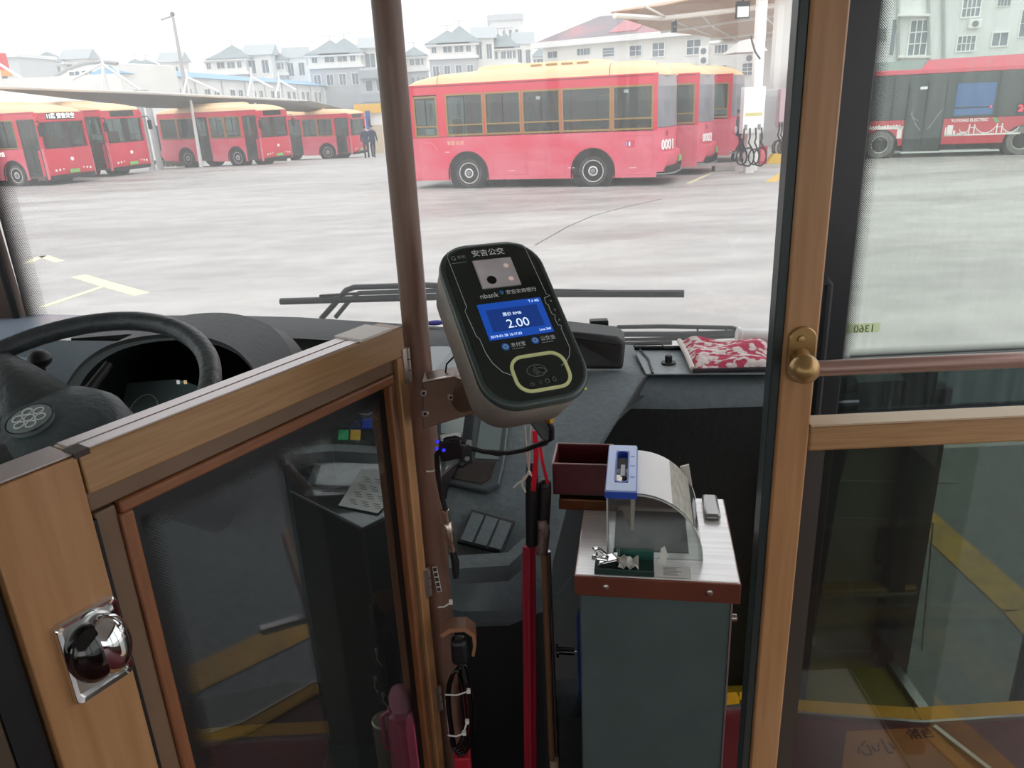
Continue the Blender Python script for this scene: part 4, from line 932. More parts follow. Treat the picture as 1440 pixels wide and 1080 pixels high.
# ------------------------------------------------------------------ people far off
def person(label, P, h, facing, jacket, trousers, stride=.16, hair='1C1A1A'):
    s = h/1.75; rz = math.atan2(facing[1], facing[0])-PI/2
    r = thing('person', label, 'person', (P[0], P[1], fall(P[1]) if len(P) < 3 else P[2]), rz=rz)
    # joints of one continuous body
    J = {'pel': (0, 0, .93), 'wai': (0, .0, 1.08), 'che': (0, .01, 1.32), 'nec': (0, .02, 1.50), 'hb': (0, .03, 1.58), 'ht': (0, .02, 1.70)}
    rad = {'pel': (.15, .11), 'wai': (.135, .10), 'che': (.17, .115), 'nec': (.06, .06), 'hb': (.075, .085), 'ht': (.06, .07)}
    ed = [('pel', 'wai'), ('wai', 'che'), ('che', 'nec'), ('nec', 'hb'), ('hb', 'ht')]
    for k, sx in ((0, 1), (1, -1)):
        st = stride*(1 if k == 0 else -1)
        J.update({'hip%d' % k: (.09*sx, 0, .88), 'kn%d' % k: (.10*sx, st*.6+.03, .49), 'an%d' % k: (.10*sx, st-(.03 if st < 0 else 0), .09), 'to%d' % k: (.11*sx, st+.13, .04),
                  'sh%d' % k: (.19*sx, .01, 1.40), 'el%d' % k: (.24*sx, -st*.4-.02, 1.13), 'wr%d' % k: (.24*sx, -st*.9+.06, .90), 'ha%d' % k: (.24*sx, -st*.9+.09, .80)})
        rad.update({'hip%d' % k: (.095, .095), 'kn%d' % k: (.065, .065), 'an%d' % k: (.048, .055), 'to%d' % k: (.04, .035), 'sh%d' % k: (.07, .07), 'el%d' % k: (.052, .052), 'wr%d' % k: (.036, .036), 'ha%d' % k: (.035, .02)})
        ed += [('pel', 'hip%d' % k), ('hip%d' % k, 'kn%d' % k), ('kn%d' % k, 'an%d' % k), ('an%d' % k, 'to%d' % k), ('che', 'sh%d' % k), ('sh%d' % k, 'el%d' % k), ('el%d' % k, 'wr%d' % k), ('wr%d' % k, 'ha%d' % k)]
    names = list(J); me = bpy.data.meshes.new('body'); me.from_pydata([Vector(J[n])*s for n in names], [(names.index(a), names.index(b)) for a, b in ed], [])
    o = bpy.data.objects.new('body', me); _link(o, r); XF[o.name] = XF[r.name]
    sk = o.modifiers.new('skin', 'SKIN'); o.modifiers.new('sub', 'SUBSURF').levels = 1
    for i, n in enumerate(names):
        v = me.skin_vertices[0].data[i]; v.radius = (rad[n][0]*s, rad[n][1]*s); v.use_root = (n == 'pel')
    dg = bpy.context.evaluated_depsgraph_get(); bpy.context.view_layer.update(); m2 = bpy.data.meshes.new_from_object(o.evaluated_get(bpy.context.evaluated_depsgraph_get()))
    o.modifiers.clear(); o.data = m2
    for q in (mat('skin', 'C79A7E', .6), mat('cloth_'+jacket, jacket, .8), mat('cloth_'+trousers, trousers, .8), mat('shoe', '1A1A1C', .5)): m2.materials.append(q)
    for p in m2.polygons:
        z = p.center.z/s; x = abs(p.center.x)/s
        p.material_index = 0 if z > 1.50 or (x > .19 and z < .90 and z > .6) else (1 if z > .90 else (2 if z > .09 else 3)); p.use_smooth = True
    mb = MB(); mb.sphere((0, .01*s, 1.685*s), .088*s, 12, (.92, 1.08, .8)); obj('hair', mb, mat('hair_dark', hair, .7), r, world=False)
    mb = MB(); mb.lathe([(.20, .86), (.185, 1.0), (.17, 1.1), (.20, 1.3), (.21, 1.40), (.12, 1.49), (.07, 1.51)], (0, 0, 0), (0, 0, 1), 14)
    for v in mb.bm.verts: v.co.y *= .68; v.co *= s
    obj('jacket', mb, mat('cloth_'+jacket, jacket, .8), r, world=False)
    mb = MB(); mb.sphere((0, .115*s, 1.60*s), .014*s, 8); obj('nose', mb, mat('skin', 'C79A7E', .6), r, world=False)
    return r
q = atZ(516.5, 221, -.36); person('person in dark blue work clothes walking away, left of the pair by the gatehouse', (q.x, q.y), 1.70, (-.2, 1), '25304A', '1E2436')
q = atZ(525.5, 219.5, -.38); person('person in a dark blue jacket beside the brown pole, right of the pair', (q.x, q.y), 1.76, (.15, 1), '22304E', '1E2436', -.14)
q = atZ(1037, 228, 0); person('person in dark blue clothes standing behind the charging hoses', (q.x, q.y+.1), 1.66, (.9, .3), '22304E', '1E2436', .1)

# ------------------------------------------------------------------ the bus we stand in: shell
FL = .75
CEILM = mat('ceiling_pale', 'D5D2CC', .7); WALLM = mat('wall_brown_panel', '6A5648', .55, c2='5E4C40', scale=3, stretch=(1, 1, 6)); DARKW = mat('wall_dark_panel', '3A3330', .6)
BASE = [(-1.90, 2.80), (-1.73, 2.77), (-1.16, 2.65), (-.76, 2.565), (-.36, 2.45), (-.04, 2.33), (.39, 2.215), (.75, 2.10), (.86, 2.06)]
def struct(name, mb, m, **k): return obj(name, mb, m, kind='structure', **k)
# floor of the aisle: its front edge is the step nosing
ns = [atZ(x, y, FL) for x, y in ((-300, 1120), (260, 1066), (410, 1022), (620, 1003), (800, 1010), (1040, 985), (1130, 997), (1290, 1008), (1440, 972))]
ns[0] = Vector((-1.9, 1.55, FL)); ns[-1] = Vector((1.5, 1.58, FL)); ns = [ns[0], Vector((-.75, 1.62, FL)), ns[4], ns[5], ns[6], ns[7], ns[8]]
FLM = mat('maroon_floor', '6E2226', .45, c2='5C1C20', scale=6)
mb = MB(); mb.poly([(-1.9, -5, FL-.05), (1.15, -5, FL-.05), (1.15, .32, FL-.05), (.52, .32, FL-.05), (.52, .80, FL-.05), (.60, 1.045, FL-.05), (1.5, 1.045, FL-.05), (1.5, 1.62, FL-.05)]+[(p.x, p.y, FL-.05) for p in ns[::-1]], (0, 0, .05)); struct('floor', mb, FLM)
YEL = mat('step_yellow_rubber', 'E0A920', .5, c2='D09A1C', scale=10)
mb = MB()
for a, b in zip(ns, ns[1:]): mb.bar(a+Vector((0, .0, .001)), b+Vector((0, 0, .001)), .05, .012)
for a, b in (((.52, .33), (.52, .80)), ((.52, .80), (.60, 1.04))): mb.bar((a[0]-.02, a[1], FL+.001), (b[0]-.02, b[1], FL+.001), .05, .012)
struct('trim_1', mb, YEL)
mb = MB()
for a, b in (((.52, .33), (.52, .80)), ((.52, .80), (.60, 1.04))): mb.bar((a[0]+.004, a[1], FL-.01), (b[0]+.004, b[1], FL-.01), .008, .04)
struct('trim_8', mb, mat('nosing_white', 'D6D3CC', .4, metal=.3))
mb = MB(); mb.box(.50, 1.14, .32, 1.045, .14, .20); tr = struct('floor_tread', mb, YEL)
text('tread_text', '小心', .10, mat('warning_ink', '5E1E14', .6), tr, (.80, .78, .2005), (0, 1, 0), (-1, 0, 0), .0008)
mb = MB(); mb.box(1.14, 1.165, .32, 1.045, .15, .215); struct('trim_9', mb, ALU)
mb = MB()
for a, b in zip(ns, ns[1:]): mb.bar(a+Vector((0, -.028, .006)), b+Vector((0, -.028, .006)), .008, .012)
struct('trim_2', mb, ALU)
mb = MB(); mb.box(.42, 1.15, 1.60, 2.04, .40, .58); struct('floor_step', mb, mat('step_olive', 'C4A52E', .5, c2='B2962C', scale=8))
mb = MB(); mb.box(-1.9, .42, 1.5, 2.9, .40, .70); struct('floor_driver', mb, DARKW)
mb = MB(); mb.box(1.13, 1.16, .9, 2.0, .575, .60); struct('trim_3', mb, ALU)
# reflections in the partition glass built as an orange mat, mirrored characters, aluminium strip
a, b = atZ(1300, 1012, FL), atZ(1386, 1085, FL)
c, d = atZ(1190, 1030, FL), atZ(1180, 1110, FL); e = atZ(1400, 1110, FL)
ORM = mat('orange_reflection', 'B5701E', .5, c2='A8661C', scale=9)
mb = MB(); mb.poly([(p.x, p.y, FL) for p in (a-Vector((0, .03, 0)), e, d, c)], (0, 0, .004)); o = obj('floor_reflection', mb, ORM, label='orange reflection with mirrored warning characters, built as a floor sheet behind the right-hand partition glass', cat='mat')
dirn = (b-a).normalized(); mb = MB(); mb.bar(a-Vector((0, .03, 0))+Vector((.008, 0, .006)), b+Vector((.008, 0, .006)), .012, .008); obj('sill_reflection', mb, ALU, o)
p = atZ(1232, 1052, FL+.006); WR = mat('warning_ink', '5E1E14', .6)
text('reflected_text', '小心', .05, WR, o, p, (1, .05, 0), (.05, 1, 0), .0008, mirror=True)
p = atZ(1295, 1032, FL+.006); text('reflected_text', '台阶', .035, WR, o, p, (1, .05, 0), (.05, 1, 0), .0008, mirror=True)
# walls and roof
def wall(name, boxes, m=WALLM):
    mb = MB()
    for q in boxes: mb.box(*q)
    return struct(name, mb, m)
wall('wall_left', [(-2.0, -1.94, -5, 2.72, .4, 1.35), (-2.0, -1.94, -5, 2.72, 2.75, 2.95), (-2.0, -1.94, -5, -4.8, 1.35, 2.75), (-2.0, -1.94, -3.2, -3.08, 1.35, 2.75), (-2.0, -1.94, -1.4, -1.28, 1.35, 2.75), (-2.0, -1.94, .5, .62, 1.35, 2.75)])
wall('wall_right', [(1.15, 1.21, -5, .32, .36, 1.3), (1.15, 1.21, -5, 2.1, 2.75, 2.95), (1.15, 1.21, -5, -4.8, 1.3, 2.75), (1.15, 1.21, -3.0, -2.9, 1.3, 2.75), (1.15, 1.21, -1.2, -1.1, 1.3, 2.75), (1.15, 1.21, .24, .32, 1.3, 2.75), (1.15, 1.21, 1.97, 2.12, .4, 1.50)])
mb = MB(); mb.box(-1.94, .36, 1.985, 2.005, .4, 1.50); struct('wall_firewall', mb, mat('firewall_dark', '17191A', .7))
wall('wall_back', [(-2.0, 1.21, -5.06, -5, .4, 1.4), (-2.0, 1.21, -5.06, -5, 2.7, 2.95)])
mb = MB(); mb.poly([(-2.0, -5, 2.95), (1.21, -5, 2.95), (1.21, 2.0, 2.95), (.86, 2.06, 2.95)]+[(x, y, 2.95) for x, y in BASE[-2::-1]]+[(-2.0, 2.8, 2.95)], (0, 0, .05)); struct('ceiling', mb, CEILM)
PAN = glass('side_glass', (.8, .84, .82), 1, .02)
for i, (x, y0, y1) in enumerate(((-1.97, -4.8, -3.2), (-1.97, -3.08, -1.4), (-1.97, -1.28, .5), (-1.97, .62, 2.7), (1.18, -4.8, -3.0), (1.18, -2.9, -1.2), (1.18, -1.1, .24))):
    mb = MB(); mb.box(x-.003, x+.003, y0, y1, 1.3, 2.75); struct('window_%d' % (i+3), mb, PAN)
# windscreen: one curved sheet
WSG = glass('windscreen_glass', (.93, .95, .94), 1.0, .065, streak=False)
rows = [[(x*(1+.0*(z-1.6)), y-(z-1.5)*.03, z) for x, y in BASE] for z in (1.5, 2.0, 2.5, 2.95)]
mb = MB(); mb.grid(rows, (0, .005, 0)); struct('window_1', mb, WSG)
# left pillar with its dotted border
mb = MB(); e0 = atY(46, 441, 2.76); mb.poly([(-2.1, 2.70, 1.3), (e0.x-.02, 2.72, 1.3), (e0.x-.02, 2.64, 3.0), (-2.1, 2.62, 3.0)], (0, .05, 0)); struct('wall_pillar_left', mb, mat('pillar_brown', '5B4A42', .6))
mb = MB(); mb.tube([(e0.x-.02, 2.70, 1.5), (e0.x-.018, 2.68, 2.0), (e0.x-.02, 2.64, 2.9)], .012, 8); struct('trim_4', mb, BLACK)
mb = MB(); mb.tube([(e0.x-.13, 2.66, 1.5), (e0.x-.075, 2.67, 1.68), (e0.x-.10, 2.66, 1.9), (e0.x-.17, 2.62, 2.3)], .008, 8); struct('trim_5', mb, BLACK)
FB = frit('frit_left', .0075, 'X', -.045, .09)
mb = MB(); mb.grid([[(e0.x-.01, 2.735, z), (e0.x+.08, 2.735-.02, z)] for z in (1.6, 2.9)], (0, .001, 0)); struct('trim_6', mb, FB)
# folded front leaf of the entry door, black framed, glazed in two parts
Yl = 1.78
def lx(px, py): return atY(px, py, Yl).x
xA, xB = lx(1128, 480), lx(1184, 480); zb = atY(1300, 497, Yl).z; z2 = atY(1300, 524, Yl).z; z3 = atY(1300, 573, Yl).z; z4 = atY(1300, 600, Yl).z
door = thing('door_1', None, None, ((xA+1.32)/2, Yl, .6)); door['kind'] = 'structure'
XR = 1.42
FRM = mat('leaf_black', '15191D', .45)
mb = MB(); mb.box(xA, xB, Yl-.02, Yl+.02, .45, 2.8); mb.box(XR, XR+.05, Yl-.02, Yl+.02, .45, 2.8); mb.box(xB, XR, Yl-.02, Yl+.02, 2.72, 2.8); mb.box(xB, XR, Yl-.02, Yl+.02, z4, z3); mb.box(xB, XR, Yl-.02, Yl+.02, .45, .50)
obj('leaf_frame', mb, FRM, door, bevel=.004)
mb = MB(); mb.box(xB, XR, Yl-.012, Yl+.012, z2+.012, zb-.002); obj('leaf_mid_rail', mb, mat('leaf_rubber', '24302F', .5), door)
LG = glass('leaf_glass', (.80, .86, .82), 1.0, .05, streak=True)
mb = MB(); mb.box(xB, XR, Yl-.003, Yl+.003, zb, 2.72); obj('upper_pane', mb, LG, door)
mb = MB(); mb.box(xB, XR, Yl-.003, Yl+.003, z3, z2+.012); lp = obj('sliding_sill_pane', mb, glass('sill_glass', (.16, .22, .21), 1, .05, streak=True), door)
mb = MB(); mb.box(xB, XR, Yl-.003, Yl+.003, .50, z4); obj('lower_pane', mb, glass('leaf_glass_low', (.62, .70, .66), 1.0, .01), door)
# dotted borders (left and bottom of the upper pane)
FV = frit('frit_leaf_side', .0052, 'X', 0, .032); FH = frit('frit_leaf_bottom', .0052, 'Z', 0, .022, 'X')
def local_part(name, x, y, z, w, h, m, par):
    me = bpy.data.meshes.new(name); me.from_pydata([(0, 0, 0), (w, 0, 0), (w, 0, h), (0, 0, h)], [], [(0, 1, 2, 3)]); me.materials.append(m)
    o = bpy.data.objects.new(name, me); _link(o, par); o.location = XF[par.name].inverted() @ Vector((x, y, z)); XF[o.name] = XF[par.name] @ Matrix.Translation(o.location); return o
local_part('dotted_border', xB, Yl-.005, zb, .034, 2.72-zb, FV, door)
local_part('dotted_border', xB+.02, Yl-.005, zb, XR-xB-.02, .022, FH, door)
local_part('dotted_border', xB, Yl-.005, z3, .02, z2-z3, frit('frit_leaf_small', .0052, 'X', 0, .02), door)
a, b = atY(1187, 471, Yl-.006), atY(1241, 455, Yl-.006)
mb = MB(); mb.box(a.x, b.x, Yl+.0035, Yl+.0040, a.z, b.z); st = obj('number_sticker', mb, glass('pale_sticker', (.95, .97, .82), .2, .5, dustcol='F4F6DA'), door)
text('sticker_text', '1360', .026, mat('pencil', '4C5638', .7), st, ((a.x+b.x)/2+.003, Yl-.0045, (a.z+b.z)/2), (1, 0, 0), (0, 0, 1), .0004, mirror=True)
mb = MB(); hx = xA+.01; mb.tube([(hx, Yl-.02, 1.9), (hx, Yl-.09, 1.88), (hx, Yl-.09, 1.42), (hx, Yl-.02, 1.40)], .013, 10); obj('grab_handle', mb, PBLK, door)
# stairwell front wall (brown), its pocket, ledge and jamb
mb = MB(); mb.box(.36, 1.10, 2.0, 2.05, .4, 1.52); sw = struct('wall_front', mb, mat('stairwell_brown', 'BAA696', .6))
def pz(px, py, Y=1.995): return atY(px, py, Y)
def loopline(name, pts, r, m, par): mb = MB(); mb.tube(pts, r, 6, closed=True); return obj(name, mb, m, par)
pk = [pz(1160, 728), pz(1290, 730), pz(1312, 735), pz(1310, 760), pz(1296, 915), pz(1140, 915)]
loopline('pocket_outline', pk, .003, mat('pocket_grey', 'D0CAC2', .5), sw)
mb = MB(); mb.tube([pz(1165, 676), pz(1300, 678), pz(1345, 679)], .003, 6); obj('seam_line', mb, mat('pocket_grey', 'D0CAC2', .5), sw)
a, b = pz(1148, 832), pz(1280, 814); mb = MB(); mb.box(a.x, b.x, 1.95, 2.0, a.z, b.z); lg = obj('ledge', mb, mat('ledge_wood', 'B98A3E', .5), sw, bevel=.004)
mb = MB(); mb.box(a.x, b.x, 1.945, 1.95, a.z+.01, a.z+.018); obj('ledge_edge', mb, ALU, lg)
a, b = pz(1236, 744), pz(1254, 790); mb = MB(); mb.box(a.x, b.x, 1.985, 2.0, b.z, a.z); obj('latch_cover', mb, mat('latch_brown', '4C4038', .5), sw, bevel=.002)
mb = MB(); mb.box(1.10, 1.15, 1.95, 2.05, .4, 1.56); struct('trim_7', mb, mat('jamb_green_black', '1E2826', .5))

# ------------------------------------------------------------------ dashboard
def G(rows): return [[atY(*p) for p in r] for r in rows]
dash = thing('dashboard', 'wide dark green-grey moulded bus dashboard below the windscreen', 'dashboard', (-.4, 2.0, .7))
bk = [Vector((x, y-.04, 1.60 if x > -.2 else 1.62)) for x, y in BASE]
# left deck: from the glass to the hood edge
mb = MB(); mb.grid([[atZ(-120, 446, 1.64), atZ(0, 443, 1.64), atZ(60, 442, 1.64), atZ(180, 444, 1.64)], [atY(-120, 560, 1.7), atY(-20, 520, 1.85), atY(60, 500, 2.0), atY(150, 470, 2.1)]], (0, 0, -.03)); obj('left_deck', mb, mat('deck_blue_grey', '93A2B2', .18), dash)
mb = MB()
mb.grid(G([[(100, 446, 2.52), (180, 444, 2.5), (300, 443, 2.45), (420, 446, 2.38), (560, 455, 2.3), (640, 461, 2.25), (720, 464, 2.2), (800, 468, 2.15)],
           [(100, 462, 2.2), (180, 459, 2.15), (300, 459, 2.1), (420, 462, 2.05), (560, 470, 2.0), (640, 474, 1.98), (720, 480, 1.98), (800, 486, 1.95)],
           [(100, 476, 2.05), (180, 470, 2.02), (300, 470, 2.0), (420, 476, 1.95), (560, 484, 1.92), (640, 488, 1.92), (720, 500, 1.9), (800, 505, 1.9)],
           [(100, 500, 2.1), (180, 494, 2.1), (300, 494, 2.08), (420, 500, 2.05), (560, 508, 2.0), (640, 512, 1.98), (720, 520, 1.95), (800, 525, 1.9)]]))
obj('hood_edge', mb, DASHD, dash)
mb = MB()     # surface facing the driver
mb.grid(G([[(-150, 520, 2.1), (-40, 500, 2.1), (60, 478, 2.05), (180, 480, 2.0), (300, 486, 1.98), (400, 496, 1.98), (520, 505, 1.98), (620, 510, 1.96)],
           [(-150, 600, 1.6), (-40, 600, 1.62), (60, 590, 1.65), (180, 580, 1.75), (300, 575, 1.75), (400, 570, 1.72), (520, 575, 1.70), (620, 590, 1.6)],
           [(-150, 760, 1.5), (-40, 740, 1.5), (60, 720, 1.5), (180, 700, 1.55), (300, 690, 1.55), (400, 680, 1.52), (520, 690, 1.5), (620, 700, 1.5)],
           [(-150, 1100, 1.45), (-40, 1060, 1.45), (60, 1000, 1.5), (180, 1000, 1.55), (300, 980, 1.55), (400, 960, 1.52), (520, 960, 1.5), (620, 960, 1.4)]]))
obj('driver_fascia', mb, mat('fascia_teal', '46545A', .5, c2='404D52', scale=40), dash, angle=60)
# instrument binnacle: arched shell, dark well, slanted glass with two tell-tales
arch = [(92, 610, 1.42), (104, 560, 1.46), (128, 520, 1.50), (165, 494, 1.54), (215, 481, 1.57), (270, 479, 1.58), (315, 489, 1.57), (345, 508, 1.54), (368, 545, 1.50), (375, 600, 1.45)]
A1 = smooth([atY(*p) for p in arch], 5); A2 = [p+Vector((.0, .36, -.06)) for p in A1]; A0 = [p+(p-Vector((-.49, 1.5, 1.78)))*.06+Vector((0, -.0, 0)) for p in A1]
bn = obj('instrument_binnacle', MB().grid([A0, A1]), mat('binnacle_rim', '566062', .35), dash)
mb = MB(); mb.grid([A1, A2]); obj('binnacle_wall', mb, PBLK, bn)
mb = MB(); mb.grid([[p for p in A0], [p+Vector((0, .25, -.02)) for p in A0]], (0, .002, .008)); obj('binnacle_cover', mb, DASHD, bn)
mb = MB(); ce = Vector((-.5, 1.72, 1.62)); V = [mb.bm.verts.new(p) for p in A2]; mb._f(V); obj('binnacle_back', mb, PBLK, bn)
mb = MB(); nI = Vector((-.45, -.7, .6)).normalized(); q = [atP(x, y, atY(220, 565, 1.60), nI) for x, y in ((128, 640), (132, 592), (152, 541), (250, 533), (290, 547), (330, 640))]; mb.poly(q, (0, .004, -.004)); cg = obj('instrument_glass', mb, mat('instrument_reflection', '5E7070', .06, coat=1), bn)  # teal-grey base colour and tilt stand in for the reflected sky
for px, c_ in ((251, 'D8E0E0'), (261, 'E8D090')):
    c = atP(px, 537, atY(220, 565, 1.597), nI); mb = MB(); mb.box(c.x-.003, c.x+.003, c.y-.003, c.y, c.z-.004, c.z+.004); obj('tell_tale', mb, mat('tell_'+c_, c_, .4, emis=.3), cg)
for cx_, cy_, r_ in ((200, 585, .05), (290, 580, .05)):
    n_ = nI; c = atP(cx_, cy_, q[0]+nI*.002, n_); mb = MB(); x_, y_, z_ = axes(n_)
    mb.tube([c+x_*(r_*math.cos(t))+y_*(r_*math.sin(t)) for t in [2*PI*i/28 for i in range(28)]], .0012, 5, closed=True); obj('gauge_ring', mb, mat('gauge_pale', 'A8B4B4', .5), cg)
# centre console
mb = MB()
cons = G([[(590, 500, 2.0), (690, 505, 1.95), (790, 522, 1.86), (860, 524, 1.82), (908, 528, 1.80)],
          [(590, 560, 1.75), (690, 560, 1.74), (760, 575, 1.70), (830, 590, 1.66), (868, 592, 1.64)],
          [(560, 690, 1.5), (690, 690, 1.5), (745, 700, 1.48), (785, 705, 1.46), (800, 703, 1.46)],
          [(560, 770, 1.36), (660, 782, 1.34), (720, 790, 1.34), (765, 790, 1.35), (778, 788, 1.36)],
          [(560, 840, 1.30), (650, 860, 1.29), (715, 858, 1.30), (758, 840, 1.32), (772, 835, 1.34)]])
low = [Vector((p.x, p.y+.06, .70)) for p in cons[-1]]
mid = [Vector((p.x, p.y+.03, p.z-.06)) for p in cons[-1]]
mb.grid(cons+[mid]); obj('centre_console', mb, DASH, dash, angle=50)
mb = MB(); mb.grid([mid, low]); obj('console_front', mb, mat('console_shade', '141719', .6), dash)  # shade on the lower console front painted in as near-black
mb = MB()
side = [r[-1] for r in cons]+[mid[-1], low[-1]]; back = [Vector((p.x+.05+.12*(i > 0), 1.93, min(p.z+.06, 1.59) if i < 4 else p.z)) for i, p in enumerate(side)]
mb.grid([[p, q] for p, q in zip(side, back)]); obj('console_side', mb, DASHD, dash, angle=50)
# raised lip under the console shelf
a = [atY(560, 790, 1.27), atY(640, 800, 1.26), atY(715, 795, 1.27), atY(742, 770, 1.30)]
mb = MB(); mb.grid([[p+Vector((0, .03, .01)) for p in a], a, [p+Vector((0, .0, -.035)) for p in a], [p+Vector((0, .05, -.06)) for p in a]]); obj('console_lip', mb, DASH, dash, angle=60)
# screen frame with pale glossy panels
def quadpart(name, q, m, par, th=.004, bevel=0):
    n = (q[1]-q[0]).cross(q[3]-q[0]).normalized()
    if n.y > 0: n = -n
    mb = MB(); mb.poly(q, n*-th); return obj(name, mb, m, par, bevel=bevel)
def onc(px, py, lift=0):   # point on the console slope (through three console points)
    P, Q, R_ = cons[1][1], cons[2][1], cons[2][3]; n = (Q-P).cross(R_-P).normalized()
    if n.y > 0: n = -n
    return atP(px, py, P+n*lift, n)
rc = [(596, 556), (720, 556), (709, 650), (702, 680), (684, 690), (590, 672)]
fr = quadpart('screen_surround', [onc(x, y, .018) for x, y in rc], mat('surround_grey', '495254', .35), dash, .02, .004)
quadpart('dark_panel', [onc(x, y, .02) for x, y in ((590, 640), (697, 650), (690, 672), (677, 680), (590, 664))], mat('panel_brown_black', '2C2524', .2, coat=.6), fr)
quadpart('screen', [onc(x, y, .028) for x, y in ((594, 560), (656, 566), (650, 612), (592, 606))], mat('screen_bright', 'A6B4B2', .12, coat=1), fr, .01)
quadpart('screen_border', [onc(x, y, .024) for x, y in ((588, 552), (668, 556), (660, 648), (650, 655), (588, 648))], mat('screen_bezel', '20282A', .25), fr, .012)
quadpart('side_screen', [onc(x, y, .0215) for x, y in ((679, 572), (711, 560), (701, 646), (668, 644))], mat('screen_dim', '6E7E7E', .12, coat=1), fr)
# upper pale reflective tray left of the reader
q = [atY(602, 487, 1.9), atY(640, 487, 1.9), atY(660, 540, 1.75), atY(604, 530, 1.75)]; quadpart('gauge_window', q, mat('window_teal', '4B5E5E', .15, coat=1), dash)
# blank switch plate with three lids
def onc(px, py, lift=0):
    P, Q, R_ = cons[2][1], cons[3][1], cons[2][3]; n = (Q-P).cross(R_-P).normalized()
    if n.y > 0: n = -n
    return atP(px, py, P+n*(lift+.010), n)
pl = [(663, 716), (724, 733), (706, 777), (643, 761)]
sp_ = quadpart('switch_plate', [onc(x, y, .006) for x, y in pl], mat('plate_groove', '161C1D', .5), dash, .008)
def bil(u, v): a, b, c, d = [Vector(p+(0,)) for p in pl]; p = lerp(lerp(a, b, u), lerp(d, c, u), v); return p
for i in range(3):
    q = [bil(.04+.32*i, .07), bil(.33+.32*i-.02, .07), bil(.33+.32*i-.02, .93), bil(.04+.32*i, .93)]; quadpart('switch_lid', [onc(p.x, p.y, .009) for p in q], DASH, sp_, .003, .001)
quadpart('button_slot', [onc(x, y, .004) for x, y in ((624, 690), (630, 687), (628, 700), (622, 703))], PBLK, dash, .003)
# right-hand deck and face
mb = MB()
# one consistent deck plane at 1.60-1.62 m
dk = [[Vector((x, BASEY, 1.60)) for x, BASEY in ((-.04, 2.30), (.2, 2.24), (.39, 2.18), (.75, 2.06), (.86, 2.02))],
      [Vector((.12, 2.0, 1.625)), Vector((.25, 1.98, 1.625)), Vector((.39, 1.97, 1.625)), Vector((.70, 1.95, 1.625)), Vector((.86, 1.93, 1.625))],
      [Vector((.20, 1.86, 1.63)), Vector((.30, 1.85, 1.63)), Vector((.42, 1.85, 1.625)), Vector((.70, 1.84, 1.62)), Vector((.86, 1.84, 1.62))],
      [Vector((.22, 1.81, 1.605)), Vector((.31, 1.80, 1.605)), Vector((.42, 1.80, 1.60)), Vector((.70, 1.79, 1.60)), Vector((.86, 1.79, 1.60))],
      [Vector((.22, 1.80, 1.56)), Vector((.31, 1.79, 1.56)), Vector((.42, 1.785, 1.555)), Vector((.70, 1.775, 1.555)), Vector((.86, 1.775, 1.555))],
      [Vector((.23, 1.84, 1.30)), Vector((.31, 1.84, 1.30)), Vector((.42, 1.84, 1.30)), Vector((.70, 1.83, 1.30)), Vector((.86, 1.83, 1.3))],
      [Vector((.24, 1.90, .58)), Vector((.31, 1.90, .58)), Vector((.42, 1.90, .58)), Vector((.70, 1.90, .58)), Vector((.86, 1.9, .58))]]
mb.grid(dk[:5]); obj('passenger_deck', mb, DASH, dash, angle=60)
mb = MB(); mb.grid(dk[4:]); obj('passenger_fascia', mb, DASHD, dash, angle=60)  # shadow on this face painted in with the darker dash colour
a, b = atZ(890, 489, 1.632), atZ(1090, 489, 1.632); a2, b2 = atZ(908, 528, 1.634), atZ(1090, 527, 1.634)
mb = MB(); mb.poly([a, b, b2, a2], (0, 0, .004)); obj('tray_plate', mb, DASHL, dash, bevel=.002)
mb = MB(); mb.tube([atZ(892, 489, 1.642), atZ(960, 489, 1.642), atZ(1090, 489, 1.642)], .006, 8); mb.tube([atZ(900, 492, 1.64), atZ(912, 505, 1.64), atZ(918, 525, 1.64)], .003, 6); obj('tray_rim', mb, PBLK, dash)
def onc(px, py, lift=0):
    P, Q, R_ = cons[1][1], cons[2][1], cons[2][3]; n = (Q-P).cross(R_-P).normalized()
    if n.y > 0: n = -n
    return atP(px, py, P+n*lift, n)
mb = MB(); mb.tube([onc(790, 700, .004), onc(868, 592, .004)], .0015, 5); mb.tube([atY(868, 592, 1.63), atY(906, 530, 1.79)], .0018, 5); obj('panel_seam', mb, PBLK, dash)
# lower cupboard lines and lock on the console side
for p0, p1 in (((783, 835), (806, 808)), ((783, 1015), (810, 985)), ((735, 860), (741, 838)), ((800, 700), (806, 690))):
    mb = MB(); q0, q1 = atY(p0[0], p0[1], 1.33), atY(p1[0], p1[1], 1.33); mb.tube([q0, q1], .0012, 5); obj('cupboard_line', mb, mat('line_grey', '5E6668', .5), dash)
c = atY(784, 915, 1.32); mb = MB(); mb.cyl(c, c+Vector((.035, -.004, -.001)), .008, n=14); mb.lathe([(.014, 0), (.014, .005)], c-Vector((.003, 0, 0)), (1, 0, 0), 16); lk = obj('cupboard_lock', mb, BLK, dash)
mb = MB(); mb.cyl(c+Vector((.035, -.004, -.001)), c+Vector((.058, -.005, -.002)), .0018, n=8); obj('lock_key', mb, CHROME, lk)
# yellow warning triangle
c = onc(821, 545, .0035); ux, vy = (onc(831, 545, .0035)-c).normalized(), (onc(821, 535, .0035)-c).normalized(); mb = MB(); mb.poly([c-ux*.011-vy*.007, c+ux*.009-vy*.007, c-ux*.001+vy*.010], (ux.cross(vy))*.0008); obj('warning_triangle', mb, mat('triangle_yellow', 'D8D22E', .5), dash)

